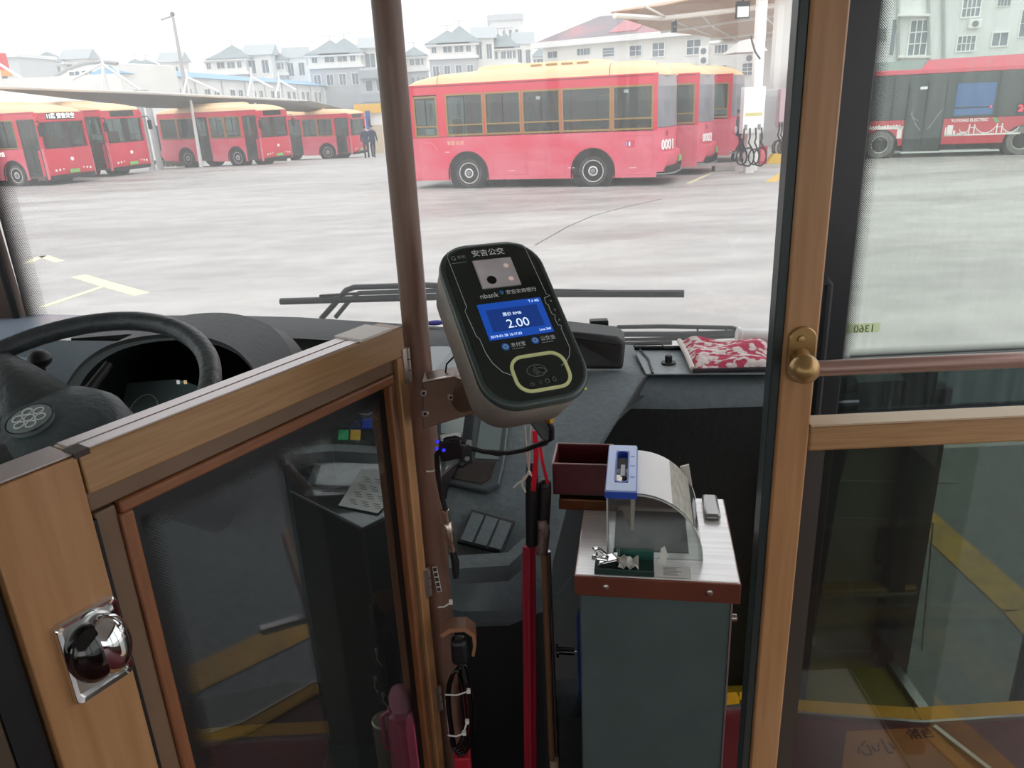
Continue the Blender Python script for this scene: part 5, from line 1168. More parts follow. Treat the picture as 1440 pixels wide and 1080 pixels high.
# black display box on the deck
root = thing('display_box', 'rounded black display box on the deck, right of the card reader', 'monitor', (.2, 1.95, 1.62))
q = [atY(785, 520, 1.84), atY(876, 520, 1.84), atY(880, 482, 1.86), atY(868, 474, 1.86), atY(786, 465, 1.86)]
mb = MB(); mb.poly(q, (0.01, .09, .004)); obj('housing', mb, PBLK, root, bevel=.008, seg=3)
q = [atY(796, 513, 1.834), atY(868, 513, 1.834), atY(872, 486, 1.85), atY(796, 474, 1.852)]; mb = MB(); mb.poly(q, (0, .004, 0)); obj('screen', mb, BLK, root)
mb = MB(); c = atY(840, 456, 2.06); mb.box(c.x-.02, c.x+.03, 2.05, 2.08, c.z-.02, c.z+.012); obj('wiper_bracket', mb, PBLK, label='small black bracket standing on the deck behind the display box', cat='bracket', bevel=.003)
c = atY(939, 510, 1.93); c = atZ(940, 511, 1.638)
root = thing('deck_knob', 'short black round knob on the pale tray of the deck', 'knob', c)
mb = MB(); mb.lathe([(.019, 0), (.019, .004), (.012, .005)], c, n=22); obj('flange', mb, PBLK, root)
mb = MB(); mb.lathe([(.0095, .004), (.0095, .020), (.008, .022)], c, n=18); obj('cap', mb, PBLK, root)
# towel
def cloth(name, pts, m, label, cat, th=.012, amp=.006):
    """pts: outline rows left edge -> right edge"""
    n, k = 14, 18; rows = []; random.seed(3)
    L_, R2 = pts
    for i in range(n+1):
        t = i/n; a = lerp(L_[0], L_[1], t); b = lerp(R2[0], R2[1], t); r = []
        for j in range(k+1):
            u = j/k; p = lerp(a, b, u); h = amp*(math.sin(u*9+t*3)+math.sin(t*11+u*4)+random.random()*.6)*(1 if 0 < i < n and 0 < j < k else .2)
            edge = min(t, 1-t, u, 1-u)*8; r.append(p+Vector((0, 0, h+th*min(1, edge)+.002)))
        rows.append(r)
    mb = MB(); mb.grid(rows, (0, 0, -.004)); return obj(name, mb, m, label=label, cat=cat, sub=1, angle=80)
TW = mat('towel_red_white', 'B8405A', .95, c2='DCD2CE', scale=38, stretch=(1, 1.5, 1), bump=.5, detail=3, lo=.47, hi=.53)
a = atZ(955, 483, 1.648); b = atZ(1082, 483, 1.648); c = atZ(974, 524, 1.640); d = atZ(1092, 521, 1.640)
tw = cloth('towel', ((a, c), (b, d)), TW, 'folded red and white patterned towel lying on the deck by the right post', 'towel', .022, .005)
mb = MB(); mb.tube([c+Vector((.0, -.004, .006)), lerp(c, d, .5)+Vector((0, -.006, .007)), d+Vector((0, -.004, .006))], .006, 8); obj('dark_hem', mb, mat('towel_dark', '2E2A30', .9), tw)
mb = MB(); mb.tube([a+Vector((0, 0, .008)), lerp(a, c, .5)+Vector((-.0, 0, .014)), c+Vector((0, 0, .01))], .007, 8); obj('pale_hem', mb, mat('towel_cream', 'D9D3CC', .9), tw)
c = atZ(1040, 483, 1.66); r_ = Vector((.13, -.035, 0)); root = thing('white_cup', 'white paper cup lying on its side behind the towel', 'cup', c)
c = atY(1036, 471, 2.03); mb = MB(); mb.lathe([(.020, 0), (.0215, .004), (.0215, .01), (.019, .012), (.019, .03), (.024, .09), (.0245, .10)], c, (1, -.08, -.1), 22); obj('cup_body', mb, WHITE, root)
mb = MB(); mb.lathe([(.0252, .097), (.0252, .103)], c, (1, -.08, -.1), 22); obj('cup_rim', mb, mat('cup_rim', 'E0E0DE', .5), root)
# thin wires on the tray
mb = MB(); mb.tube([atZ(891, 488, 1.65), atZ(893, 483, 1.66), atZ(930, 484, 1.65), atZ(936, 490, 1.645), atZ(950, 489, 1.645)], .002, 6); obj('loose_wire', mb, PBLK, label='thin black wire lying along the back of the deck tray', cat='wire')
mb = MB(); a, b = atY(598, 458, 2.2), atY(626, 450, 2.2); mb.sphere(lerp(a, b, .5), .03, 12, (1, .6, .22)); obj('blue_cloth', mb, mat('blue_cloth', '3A3A8C', .8), label='small dark blue cloth on the deck just right of the brown pole', cat='cloth')

# ------------------------------------------------------------------ wipers beyond the glass
def wiper(label, root_loc): return thing('windscreen_wiper', label, 'wiper', root_loc, group='windscreen wipers')
Yw = 2.62
w = wiper('long black double-arm wiper lying across the lower windscreen', (atY(480, 445, Yw).x, Yw, 1.55))
def y_at(px): return 2.68-.00068*(px-395)     # follows the curved glass
P = lambda px, py: atY(px, py, y_at(px))
mb = MB(); mb.tube([P(395, 424), P(560, 419), P(760, 413), P(962, 413)], .012, 8); bl = obj('blade', mb, PBLK, w)
mb = MB(); mb.bar(P(450, 416), P(560, 409), .012, .008); mb.bar(P(560, 409), P(700, 406), .012, .008); mb.bar(P(700, 406), P(850, 409), .01, .006); obj('blade_bridge', mb, PBLK, bl)
mb = MB(); mb.tube([P(452, 448), P(470, 428), P(487, 408), P(498, 404), P(600, 401), P(680, 405)], .010, 8); obj('wiper_arm', mb, PBLK, w)
mb = MB(); mb.tube([P(472, 446), P(492, 422), P(505, 412), P(640, 408)], .008, 8); obj('support_arm', mb, mat('arm_grey', '3A4244', .45), w)
w = wiper('short black wiper parked low at the right end of the windscreen', (atY(950, 470, 2.3).x, 2.3, 1.55))
P2 = lambda px, py: atY(px, py, 2.36-.0007*(px-870))
mb = MB(); mb.tube([P2(868, 460), P2(930, 459), P2(1030, 461), P2(1042, 466)], .007, 8); obj('wiper_arm', mb, PBLK, w)
mb = MB(); mb.tube([P2(864, 470), P2(960, 470), P2(1040, 468)], .009, 8); bl = obj('blade', mb, mat('arm_grey', '3A4244', .45), w)
mb = MB(); mb.tube([P2(862, 478), P2(960, 476), P2(1036, 473)], .006, 8); mb.tube([P2(864, 484), P2(945, 482)], .007, 8); obj('blade_rubber', mb, PBLK, bl)
for px in (981, 1021): mb = MB(); mb.cyl(P2(px, 462), P2(px, 472), .003, n=8); obj('blade_link', mb, PBLK, bl)

# ------------------------------------------------------------------ steering wheel
C0 = Vector((-.66, 1.019, 1.91)); N0 = Vector((-.0544, -.335, .9407)).normalized(); R0 = .23
xa = N0.cross(Vector((0, 0, 1))).normalized(); ya = N0.cross(xa)
if ya.y < 0: ya = -ya; 
if xa.x < 0: xa = -xa
sw = thing('steering_wheel', 'large black four-spoke steering wheel with a round grey badge on its hub', 'steering wheel', C0-N0*.1)
WM = mat('wheel_rim_grip', '363D40', .4, c2='3C4447', scale=80, bump=.15)
mb = MB(); mb.tube([C0+xa*(R0*math.cos(t))+ya*(R0*math.sin(t)) for t in [2*PI*i/64 for i in range(64)]], .0155, 14, closed=True); obj('rim', mb, WM, sw, angle=80)
hubc = C0-N0*.035
bad = atP(45, 594, C0-N0*.004, N0)
mb = MB(); mb.lathe([(.095, -.07), (.112, -.03), (.106, .0), (.088, .022), (.05, .032), (0.0, .033)], hubc+(bad-C0)*.5, N0, 32, cap=False); hb = obj('hub', mb, mat('hub_dark', '445054', .5, c2='4A565A', scale=70, bump=.15), sw, angle=80)
for ang in (-48, 205, 143, -120):
    a = math.radians(ang); dvec = xa*math.cos(a)+ya*math.sin(a); tv = N0.cross(dvec); w0, w1 = .06, .022
    s0 = hubc+dvec*.03; secs = []
    for k in range(7):
        t = k/6; c = lerp(s0, C0+dvec*(R0-.008), t)+N0*(.018*math.sin(PI*t)-.01*(1-t)); ww = w0*(1-t)**1.3+w1; hh = .018*(1-t)+.009
        secs.append([c+tv*ww-N0*hh, c+tv*ww*.8+N0*hh*.5, c+N0*hh, c-tv*ww*.8+N0*hh*.5, c-tv*ww-N0*hh, c-N0*hh*1.2])
    mb = MB(); mb.loft(secs); obj('spoke', mb, WM, sw, angle=80)
bc = bad+N0*.006
mb = MB(); mb.lathe([(.0305, -.012), (.0305, 0), (.0295, .002), (0, .0025)], bc, N0, 36, cap=False); bd = obj('badge', mb, mat('badge_grey', '7F8E90', .3), hb)
mb = MB(); mb.tube([bc+N0*.001+(xa*math.cos(t)+ya*math.sin(t))*.0312 for t in [2*PI*i/36 for i in range(36)]], .001, 6, closed=True); obj('badge_ring', mb, BLK, bd)
for i in range(7):
    cc = bc+N0*.003+((xa*math.cos(PI*i/3+.2)+ya*math.sin(PI*i/3+.2))*.0160 if i < 6 else Vector((0, 0, 0)))
    mb = MB(); mb.tube([cc+(xa*math.cos(t)*1.0+ya*math.sin(t))*.0068 for t in [2*PI*k/18 for k in range(18)]], .0011, 6, closed=True); obj('badge_circle', mb, mat('badge_white', 'DDE6E6', .4), bd)
mb = MB(); mb.cyl(hubc-N0*.03, Vector((-.70, 1.72, 1.35)), .05, .06, n=20); obj('column', mb, PBLK, sw)
mb = MB(); q = hubc+Vector((-.06, .1, -.02)); mb.tube([q, q+Vector((.03, .06, .03)), q+Vector((.05, .10, .06))], [.010, .009, .007], 10); obj('stalk', mb, PBLK, sw)
mb = MB(); q = atY(55, 505, 1.25); mb.sphere(q, .02, 12, (1, 1, .8)); mb.cyl(q, q+Vector((-.06, .08, -.08)), .009, n=8); obj('stalk_knob', mb, PBLK, sw)

# ------------------------------------------------------------------ driver's door; local x along the door, y away from us, z up
DA = Vector((-.439, .712, 0)); DD = Vector((.551, .834, 0)).normalized(); ZT = 1.985; ZB = .80
dd = thing('driver_door', "wood-laminate driver's door with a dark dotted-edge glass pane and chrome handle", 'door', (DA.x, DA.y, ZB), rz=math.atan2(DD.y, DD.x))
def D(s, z, y=0): return (s, y, z-ZB)
def dbox(mb, s0, s1, z0, z1, y0, y1): mb.box(s0, s1, y0, y1, z0-ZB, z1-ZB)
def dpart(name, mb, m, par=None, **k): return obj(name, mb, m, par or dd, world=False, **k)
T = .048
mb = MB(); dbox(mb, -.094, -.001, ZB, ZT-.002, 0, T); dpart('lock_stile', mb, WOOD, bevel=.002)
mb = MB(); dbox(mb, .001, .504, ZT-.047, ZT, 0, T); dpart('top_rail', mb, WOODH, bevel=.002)
mb = MB(); dbox(mb, .001, .49, ZT-.070, ZT-.047, .008, T); dpart('top_moulding', mb, mat('moulding_grey_brown', '6C5340', .35, c2='78604A', scale=6), bevel=.002)
mb = MB(); dbox(mb, .03, .478, ZT-.085, ZT-.070, .003, T); dpart('top_bead', mb, mat('bead_red_wood', '8A5736', .45, c2='794B2E', scale=6, stretch=(3, 3, 40)), bevel=.003)
mb = MB(); dbox(mb, .485, .504, ZB, ZT-.047, 0, T); dpart('hinge_stile', mb, WOOD, bevel=.002)
mb = MB(); dbox(mb, .475, .485, ZB, ZT-.07, .008, T); dpart('stile_moulding', mb, mat('moulding_grey_brown', '6C5340', .35), bevel=.002)
mb = MB(); dbox(mb, .466, .475, ZB, ZT-.085, .003, T); dpart('stile_bead', mb, mat('bead_red_wood_v', '8A5736', .45, c2='794B2E', scale=6, stretch=(20, 20, 2)), bevel=.003)
mb = MB(); dbox(mb, .004, .028, ZB, ZT-.073, .008, T); dpart('stile_moulding', mb, mat('moulding_grey_brown', '6C5340', .35), bevel=.002)
mb = MB(); dbox(mb, .028, .044, ZB, ZT-.085, .003, T); dpart('stile_bead', mb, mat('bead_red_wood_v', '8A5736', .45), bevel=.003)
mb = MB(); dbox(mb, -.001, .004, ZB, ZT-.078, .004, T); dpart('shadow_gap', mb, BLACK)
mb = MB(); dbox(mb, .044, .466, ZB, ZB+.07, 0, T); dpart('bottom_rail', mb, WOODH, bevel=.002)
# silver strips on the top edge
mb = MB(); dbox(mb, .004, .43, ZT, ZT+.0015, .004, .022); dbox(mb, .004, .43, ZT, ZT+.0015, .026, .045); dpart('top_strip', mb, mat('strip_silver', 'CFC6C6', .3, metal=.5))
mb = MB(); dbox(mb, -.094, -.004, ZT-.001, ZT+.001, .004, .045); dpart('stile_cap', mb, mat('cap_silver', 'B9AEAC', .35, metal=.5))
mb = MB(); dbox(mb, .412, .478, ZT, ZT+.004, -.002, T+.004); dpart('catch_plate', mb, mat('plate_pale', 'E6DFD6', .4), bevel=.001)
mb = MB(); dbox(mb, -.004, .012, ZT-.004, ZT+.0025, -.001, .02); dpart('dark_notch', mb, mat('notch', '3A2E2A', .6))
# glass with black border and dots
mb = MB(); dbox(mb, .040, .470, ZB+.06, ZT-.083, .020, .026); dpart('glass_pane', mb, glass('door_tinted_glass', (.64, .67, .67), 1.5, .012))
mb = MB()
for q in ((.040, .056, ZB+.06, ZT-.083), (.455, .470, ZB+.06, ZT-.083), (.056, .455, ZT-.106, ZT-.083)): dbox(mb, q[0], q[1], q[2], q[3], .0175, .0195)
bd = dpart('black_border', mb, mat('border_black', '0C0E10', .35))
def dband(x, z, w, h, m):
    me = bpy.data.meshes.new('dotted_border'); me.from_pydata([(0, 0, 0), (w, 0, 0), (w, 0, h), (0, 0, h)], [], [(0, 1, 2, 3)]); me.materials.append(m)
    o = bpy.data.objects.new('dotted_border', me); _link(o, dd); o.location = (x, .018, z-ZB); XF[o.name] = XF[dd.name]
dband(.056, ZB+.06, .024, ZT-.106-ZB-.06, frit('frit_door_side', .0042, 'X', 0, .024))
dband(.056, ZT-.106-.022, .398, .022, frit('frit_door_top', .0042, 'Z', .022, -.022, 'X'))
# chrome recessed handle
hs0, hs1, hz0, hz1 = -.068, -.002, 1.722, 1.822
def rrect(w, h, r, n=6):
    out = []
    for cx_, cy_, a0 in ((w/2-r, h/2-r, 0), (-w/2+r, h/2-r, PI/2), (-w/2+r, -h/2+r, PI), (w/2-r, -h/2+r, 3*PI/2)):
        for k in range(n+1): a = a0+PI/2*k/n; out.append((cx_+r*math.cos(a), cy_+r*math.sin(a)))
    return out
hcx, hcz = (hs0+hs1)/2, (hz0+hz1)/2-ZB
mb = MB(); O = rrect(hs1-hs0, hz1-hz0, .008); I = rrect(hs1-hs0-.012, hz1-hz0-.012, .005)
mb.loft([[(hcx+a, .0, hcz+b) for a, b in O], [(hcx+a, -.006, hcz+b) for a, b in O], [(hcx+a*.96, -.008, hcz+b*.97) for a, b in O], [(hcx+a, -.007, hcz+b) for a, b in I], [(hcx+a, .006, hcz+b) for a, b in I]], cap=False); hd = dpart('handle', mb, CHROME)
mb = MB(); mb.poly([(hcx+a, -.0005, hcz+b) for a, b in I], (0, -.002, 0)); dpart('handle_plate', mb, mat('handle_grey', 'BDBFBC', .2, metal=.9), hd)
mb = MB(); mb.sphere((hcx+.013, -.003, hcz), .026, 28, (.92, 1.12, 1.42)); dpart('pull_shell', mb, CHROME, hd, angle=80)
mb = MB(); mb.sphere((hcx-.004, -.004, hcz-.001), .0255, 28, (1.0, .88, 1.36)); dpart('pull_hollow', mb, mat('hollow_black', '0A0808', .12, coat=.5), hd, angle=80)
# hinges on the pole side
for z0 in (1.895, 1.50, 1.25):
    mb = MB(); mb.cyl(D(.508, z0, -.002), D(.508, z0+.055, -.002), .0028, n=10); dbox(mb, .496, .508, z0, z0+.055, -.002, .0005); h = dpart('hinge', mb, mat('hinge_steel', 'B9AFA4', .3, metal=.8))
    for k in (1, 2):
        mb = MB(); mb.cyl(D(.508, z0+.018*k, -.002), D(.508, z0+.018*k+.0012, -.002), .0032, n=10); dpart('hinge_joint', mb, BLACK, h)
# fixed post and dark panel left of the door
mb = MB(); p0 = DA-DD*.098; p1 = DA-DD*.128
q = [p0, p1]; nn = Vector((-DD.y, DD.x, 0))
mb.poly([(p.x, p.y, .75) for p in (p0+nn*.01, p0+nn*.05, p1+nn*.05, p1+nn*.01)], (0, 0, 1.18)); obj('rubber_seal_post', mb, BLACK, label="black rubber seal strip along the left edge of the driver's door", cat='seal')
p2 = DA-DD*.60
mb = MB(); mb.poly([(p.x, p.y, .75) for p in (p1+nn*.012, p1+nn*.045, p2+nn*.045, p2+nn*.012)], (0, 0, 1.15)); root = obj('driver_partition', mb, mat('partition_brown', '4A3D2E', .6), label="dim brown partition panel at the lower left, beside the driver's door", cat='partition', bevel=.003)

# ------------------------------------------------------------------ brown pole
PX, PY, PR = -.146, 1.165, .0205
pole = thing('grab_pole', "brown vertical pole beside the driver's door, running from floor to ceiling", 'pole', (PX, PY, FL))
mb = MB(); mb.cyl((PX, PY, FL), (PX, PY, 2.95), PR, n=32); obj('tube', mb, mat('pole_brown', '7C5E50', .38, c2='705446', scale=4, stretch=(20, 20, 1), coat=.2), pole)
mb = MB(); mb.lathe([(.045, 0), (.045, .008), (.024, .02)], (PX, PY, FL), n=28); obj('floor_flange', mb, mat('flange_brown', '6E5142', .4), pole)
for (x0, y0, x1, y1), n_ in (((611, 797, 618, 832), 0), ((629, 985, 634, 1032), 1)):      # striped wire labels
    a, b = atY(x0, y0, PY-.022), atY(x1, y1, PY-.022); mb = MB(); mb.bar(a, b, .008, .001, up=(0, 1, 0)); lb = obj('label_strip', mb, mat('label_white', 'E9E3DC', .6), pole)
    for k in range(5):
        p = lerp(a, b, (k+.5)/5); mb = MB(); mb.box(p.x-.003, p.x+.003, p.y-.0022, p.y-.0012, p.z-.003, p.z+.004); obj('label_mark', mb, mat('label_dark' if not n_ else 'label_red', '3A2A28' if not n_ else 'B4392E', .6), lb)

# ------------------------------------------------------------------ card reader; local x right, y up its face, z out of the face
PC = Vector((-.001, .965, 2.028)); pu = Vector((.923, .383, -.021)).normalized(); pn = Vector((.268, -.604, .75)); pn = (pn-pu*pn.dot(pu)).normalized(); pv = pn.cross(pu)
rot = Matrix((pu, pv, pn)).transposed()
rd = thing('card_reader', 'dark fare card reader with a lit blue 2.00 screen, bracketed to the brown pole', 'card reader', PC, rot)
def uv(px, py): d = atP(px, py, PC, pn)-PC; return d.dot(pu), d.dot(pv)
def rp(name, mb, m, par=None, **k): return obj(name, mb, m, par or rd, world=False, **k)
def rr_(w, h, r, cx=0, cy=0, n=8): return [(cx+a, cy+b) for a, b in rrect(w, h, r, n)]
def sec(o, z, s=1, cx=.007, cy=.004): return [(cx+(a-cx)*s, cy+(b-cy)*s, z) for a, b in o]
O = rr_(.148, .256, .046, .007, .004)
mb = MB(); mb.loft([sec(O, -.072, .86), sec(O, -.066, .93), sec(O, -.030, .975), sec(O, -.009, .985), sec(O, -.007, .97)]); rp('housing', mb, mat('reader_body', '8A847C', .45, c2='827C74', scale=20, metal=.2), angle=50)
mb = MB(); mb.loft([sec(O, -.007, .985), sec(O, -.004, 1.0), sec(O, .000, 1.0), sec(O, .004, .985), sec(O, .0055, .955), sec(O, .0045, .92), sec(O, .0042, .90)]); bz = rp('bezel', mb, mat('reader_bezel', '36423F', .35), angle=60)
F_ = rr_(.134, .242, .040, .007, .004)
mb = MB(); mb.poly([(a, b, .0035) for a, b in F_], (0, 0, .0015)); face = rp('face_plate', mb, mat('reader_face', '101C1B', .18, coat=.5))
zt = .0052
def rtext(s, px, py, size, m=None, mir=False, align='CENTER', par=None, bold=0, z=.0003):
    x, y = uv(px, py) if px > 5 or px < -5 else (px, py)
    return text('lettering', s, size, m or mat('print_white', 'D8DEDC', .5), par or face, (x, y, zt+z), (1, 0, 0), (0, 1, 0), .0001, align, world=False, bold=bold)
def rquad(name, x0, x1, y0, y1, z0, z1, m, par=None, r=0): mb = MB(); mb.poly([(a, b, z0) for a, b in (rr_(x1-x0, y1-y0, r, (x0+x1)/2, (y0+y1)/2, 4) if r else ((x0, y0), (x1, y0), (x1, y1), (x0, y1)))], (0, 0, z1-z0)); return rp(name, mb, m, par or face)
# scanner window
wf = rquad('scanner_window', -.0198, .0357, .0545, .1012, zt, zt+.0015, mat('scan_frame', 'BDB7B4', .3, metal=.3))
rquad('scanner_glass', -.0187, .0343, .0557, .0998, zt+.0015, zt+.0018, mat('scan_glass', 'CFC9CC', .3, c2='B2ACB0', scale=14), wf)
mb = MB(); mb.cyl((-.003, .0665, zt+.0018), (-.003, .0665, zt+.0024), .0066, n=24); rp('scanner_lens', mb, BLK, wf)
for x, y in ((.0245, .0875), (.0245, .0655)):  # two warm glints of light built as faintly glowing discs
    mb = MB(); mb.cyl((x, y, zt+.0018), (x, y, zt+.0021), .0036, n=16); rp('scanner_glint', mb, mat('warm_glint', 'F2DACC', .5, emis=.1), wf)
rtext('安吉公交', 685, 359, .0118, bold=.0001)
rtext('G', 636.5, 367.5, .0105, mat('print_grey', '7E8886', .5)); rtext('新和', 648, 365.5, .006, mat('print_grey', '7E8886', .5))
rquad('logo_line', *(uv(634, 374)[0], uv(655, 371)[0]), uv(645, 373)[1]-.0006, uv(645, 373)[1]+.0002, zt, zt+.0003, mat('print_grey', '7E8886', .5))
rtext('nbank', 686.5, 419.5, .0108)
mb = MB(); x, y = uv(704, 414.5); mb.cyl((x, y, zt), (x, y, zt+.0004), .0032, n=18); rp('bank_logo', mb, mat('logo_blue', '2A55A8', .5), face)
mb = MB(); mb.cyl((x, y-.0022, zt+.0004), (x, y-.0022, zt+.0007), .0016, n=14); rp('bank_logo_green', mb, mat('logo_green', '2E9A58', .5), face)
rtext('安吉农商银行', 731.5, 412.5, .0074)
# screen
SB = mat('screen_blue', '1248A8', .4, emis=.42)
sc = rquad('screen', -.0353, .0545, -.0247, .0309, zt, zt+.0008, SB)
rquad('screen_panel', -.0265, .0455, -.0135, .0205, zt+.0008, zt+.0011, mat('screen_navy', '0E3580', .4, emis=.36), sc)
SW = mat('screen_white', 'D8ECFF', .4, emis=.55); z2_ = .0012
text('screen_text', '票价 RMB', .0062, SW, sc, (.007, .0105, zt+z2_), (1, 0, 0), (0, 1, 0), .0001, world=False)
text('screen_text', '2.00', .0185, SW, sc, (.0105, -.0047, zt+z2_), (1, 0, 0), (0, 1, 0), .0001, world=False)
text('screen_text', '2019-01-28 15:17:33', .0052, SW, sc, (-.033, -.0205, zt+z2_), (1, 0, 0), (0, 1, 0), .0001, 'LEFT', world=False)
text('screen_text', 'Line 360', .0048, SW, sc, (.052, -.0195, zt+z2_), (1, 0, 0), (0, 1, 0), .0001, 'RIGHT', world=False)
text('screen_text', 'T.ıl 4G', .0055, SW, sc, (.051, .0262, zt+z2_), (1, 0, 0), (0, 1, 0), .0001, 'RIGHT', world=False)
# payment logos
BL = mat('icon_blue', '2070C8', .4)
for (px, py), tx, sz in (((709.5, 491), '支付宝', .0068), ((751, 482), '公交云', .0072)):
    x, y = uv(px, py); mb = MB(); mb.cyl((x, y, zt), (x, y, zt+.0005), .0053, n=22); ic = rp('payment_icon', mb, BL, face)
    mb = MB(); mb.tube([(x+.0026*math.cos(t), y+.0026*math.sin(t), zt+.0007) for t in [2*PI*i/16 for i in range(16)]], .0005, 5, closed=True); rp('icon_mark', mb, mat('print_white', 'D8DEDC', .5), ic)
    text('lettering', tx, sz, mat('print_white', 'D8DEDC', .5), face, (x+.0075, y+.0008, zt+.0003), (1, 0, 0), (0, 1, 0), .0001, 'LEFT', world=False)
    rquad('small_print', x+.0078, x+.024, y-.0052, y-.0042, zt, zt+.0003, mat('print_grey', '7E8886', .5))
# white outline of the face with three key tabs on the right
def line(pts, r=.00045, m=None, closed=False, name='outline'):
    mb = MB(); mb.tube([(x, y, zt) for x, y in pts], r, 6, closed=closed); return rp(name, mb, m or mat('print_line', 'B9C2BE', .5), face)
left = [uv(*p) for p in ((716, 345.6), (690, 347), (660, 350), (640, 354), (630, 359), (627.5, 364), (655, 435), (652.6, 441), (669, 476.7), (673, 479.5), (682, 500), (691.5, 514), (705.7, 526.4), (719.8, 531.3))]
right = [uv(*p) for p in ((716, 345.6), (730, 346.5), (735.5, 349), (766.7, 416.7), (771.7, 419), (764, 422), (766, 430), (770, 432.5), (771, 437), (775, 445), (779, 446), (779, 452), (783, 460), (788, 460.8), (787.6, 465.2), (799.4, 492), (799, 503), (795, 511), (788, 517))]
line(left); line(right)
for (px, py), s in (((772.5, 426.5), '◂'), ((779, 439.5), '▾'), ((784.5, 452.5), '▴')):
    x, y = uv(px, py); mb = MB(); k = .0017; tri = {'◂': ((-k, 0), (k, k), (k, -k)), '▾': ((-k, k), (k, k), (0, -k)), '▴': ((-k, -k), (k, -k), (0, k))}[s]
    mb.poly([(x+a, y+b, zt) for a, b in tri], (0, 0, .0004)); rp('key_symbol', mb, mat('print_grey', '7E8886', .5), face)
# glowing pad ring with contactless symbol
RG = mat('ring_green', 'C4C890', .4, emis=.06)
cx_, cy_ = .0158, -.0800
mb = MB(); a_ = rr_(.0775, .0545, .020, cx_, cy_); b_ = rr_(.069, .046, .016, cx_, cy_)
mb.loft([[(x, y, zt-.001) for x, y in a_], [(x, y, zt+.0015) for x, y in a_], [(x, y, zt+.0015) for x, y in b_], [(x, y, zt-.001) for x, y in b_]], cap=False); rg = rp('pad_ring', mb, RG, face)
GY = mat('symbol_grey', '6A7472', .5)
nx, ny = uv(753, 524)
mb = MB(); mb.tube([(nx+.013*math.cos(t), ny+.0085*math.sin(t), zt) for t in [2*PI*i/30 for i in range(30)]], .0004, 5, closed=True); rp('contactless_oval', mb, GY, face)
for k in range(4):
    mb = MB(); rr2 = .0022+.0018*k; mb.tube([(nx-.006+rr2*math.cos(t), ny+rr2*1.15*math.sin(t), zt) for t in [-.9+1.8*i/8 for i in range(9)]], .0004, 5); rp('contactless_wave', mb, GY, face)
mb = MB(); mb.tube([(nx+.003, ny+.004, zt), (nx+.010, ny+.002, zt), (nx+.014, ny-.003, zt), (nx+.007, ny-.005, zt), (nx+.002, ny-.002, zt)], .0005, 5); rp('contactless_hand', mb, GY, face)
for i, (px, py) in enumerate(((747, 543.5), (758.5, 540.5), (768, 538.5), (778, 536))):
    x, y = uv(px, py); mb = MB(); w_, h_ = ((.0035, .0022), (.0016, .0032), (.0028, .0028), (.0022, .0032))[i]
    mb.tube([(x+w_*math.cos(t), y+h_*math.sin(t), zt) for t in [2*PI*j/4+PI/4 for j in range(4)]] if i in (0, 1) else [(x+w_*math.cos(t), y+h_*math.sin(t), zt) for t in [2*PI*j/14 for j in range(14)]], .0004, 5, closed=True); rp('pay_symbol', mb, GY, face)
mb = MB(); mb.box(.078, .087, .075, .10, -.045, -.025); rp('side_latch', mb, PBLK, bevel=.002)
# bracket from the pole
Yb = 1.09
bp = [atY(x, y, Yb) for x, y in ((594, 538), (640, 530), (668, 545), (668, 582), (628, 594), (594, 604))]
BRM = mat('bracket_brown', '6E5848', .4, metal=.3)
mb = MB(); mb.poly(bp, (0, .05, 0)); br = obj('bracket', mb, BRM, rd, bevel=.002)
mb = MB(); mb.poly([atY(594, 538, Yb)+Vector((0, 0, .0005)), atY(640, 530, Yb)+Vector((0, 0, .0005)), atY(662, 528, Yb+.05), atY(598, 524, Yb+.05)], (0, 0, .0015)); obj('bracket_top', mb, mat('bracket_pale', 'C9BFB6', .3, metal=.5), br)
mb = MB(); c = lerp(atY(655, 560, Yb+.02), PC-pn*.07, .5); mb.cyl(atY(650, 562, Yb+.02), PC-pn*.068-pv*.03, .022, .03, n=20); obj('swivel', mb, BRM, br)
for px, py in ((596, 552), (634, 558), (598, 581)):
    c = atY(px, py, Yb-.001); mb = MB(); mb.lathe([(.0058, .0), (.0058, .002), (.0045, .0035), (.0026, .0035), (.0026, .001), (0, .001)], c, (0, -1, 0), 18, cap=False); s_ = obj('screw', mb, SCREW, br)
    mb = MB(); mb.cyl(c-Vector((0, .0034, 0)), c-Vector((0, .0012, 0)), .0025, n=6); obj('screw_socket', mb, BLK, s_)
# connectors underneath
gp = PC-pv*.128-pn*.03+pu*.008
a = atY(768, 578, .95); mb = MB(); mb.cyl(a, a+Vector((.004, 0, -.012)), .0052, n=16); mb.cyl(a+Vector((.003, 0, -.004)), a+Vector((.005, 0, -.016)), .0062, n=6); obj('antenna_socket', mb, mat('gold_plug', 'C49A4A', .25, metal=1), rd)
mb = MB(); q = [atY(x, y, .96) for x, y in ((738, 585), (765, 578), (777, 612), (772, 622), (762, 620), (752, 606))]; mb.poly(q, (0, .02, 0)); obj('grey_plug', mb, mat('plug_grey', '4C4E50', .5), rd, bevel=.004)

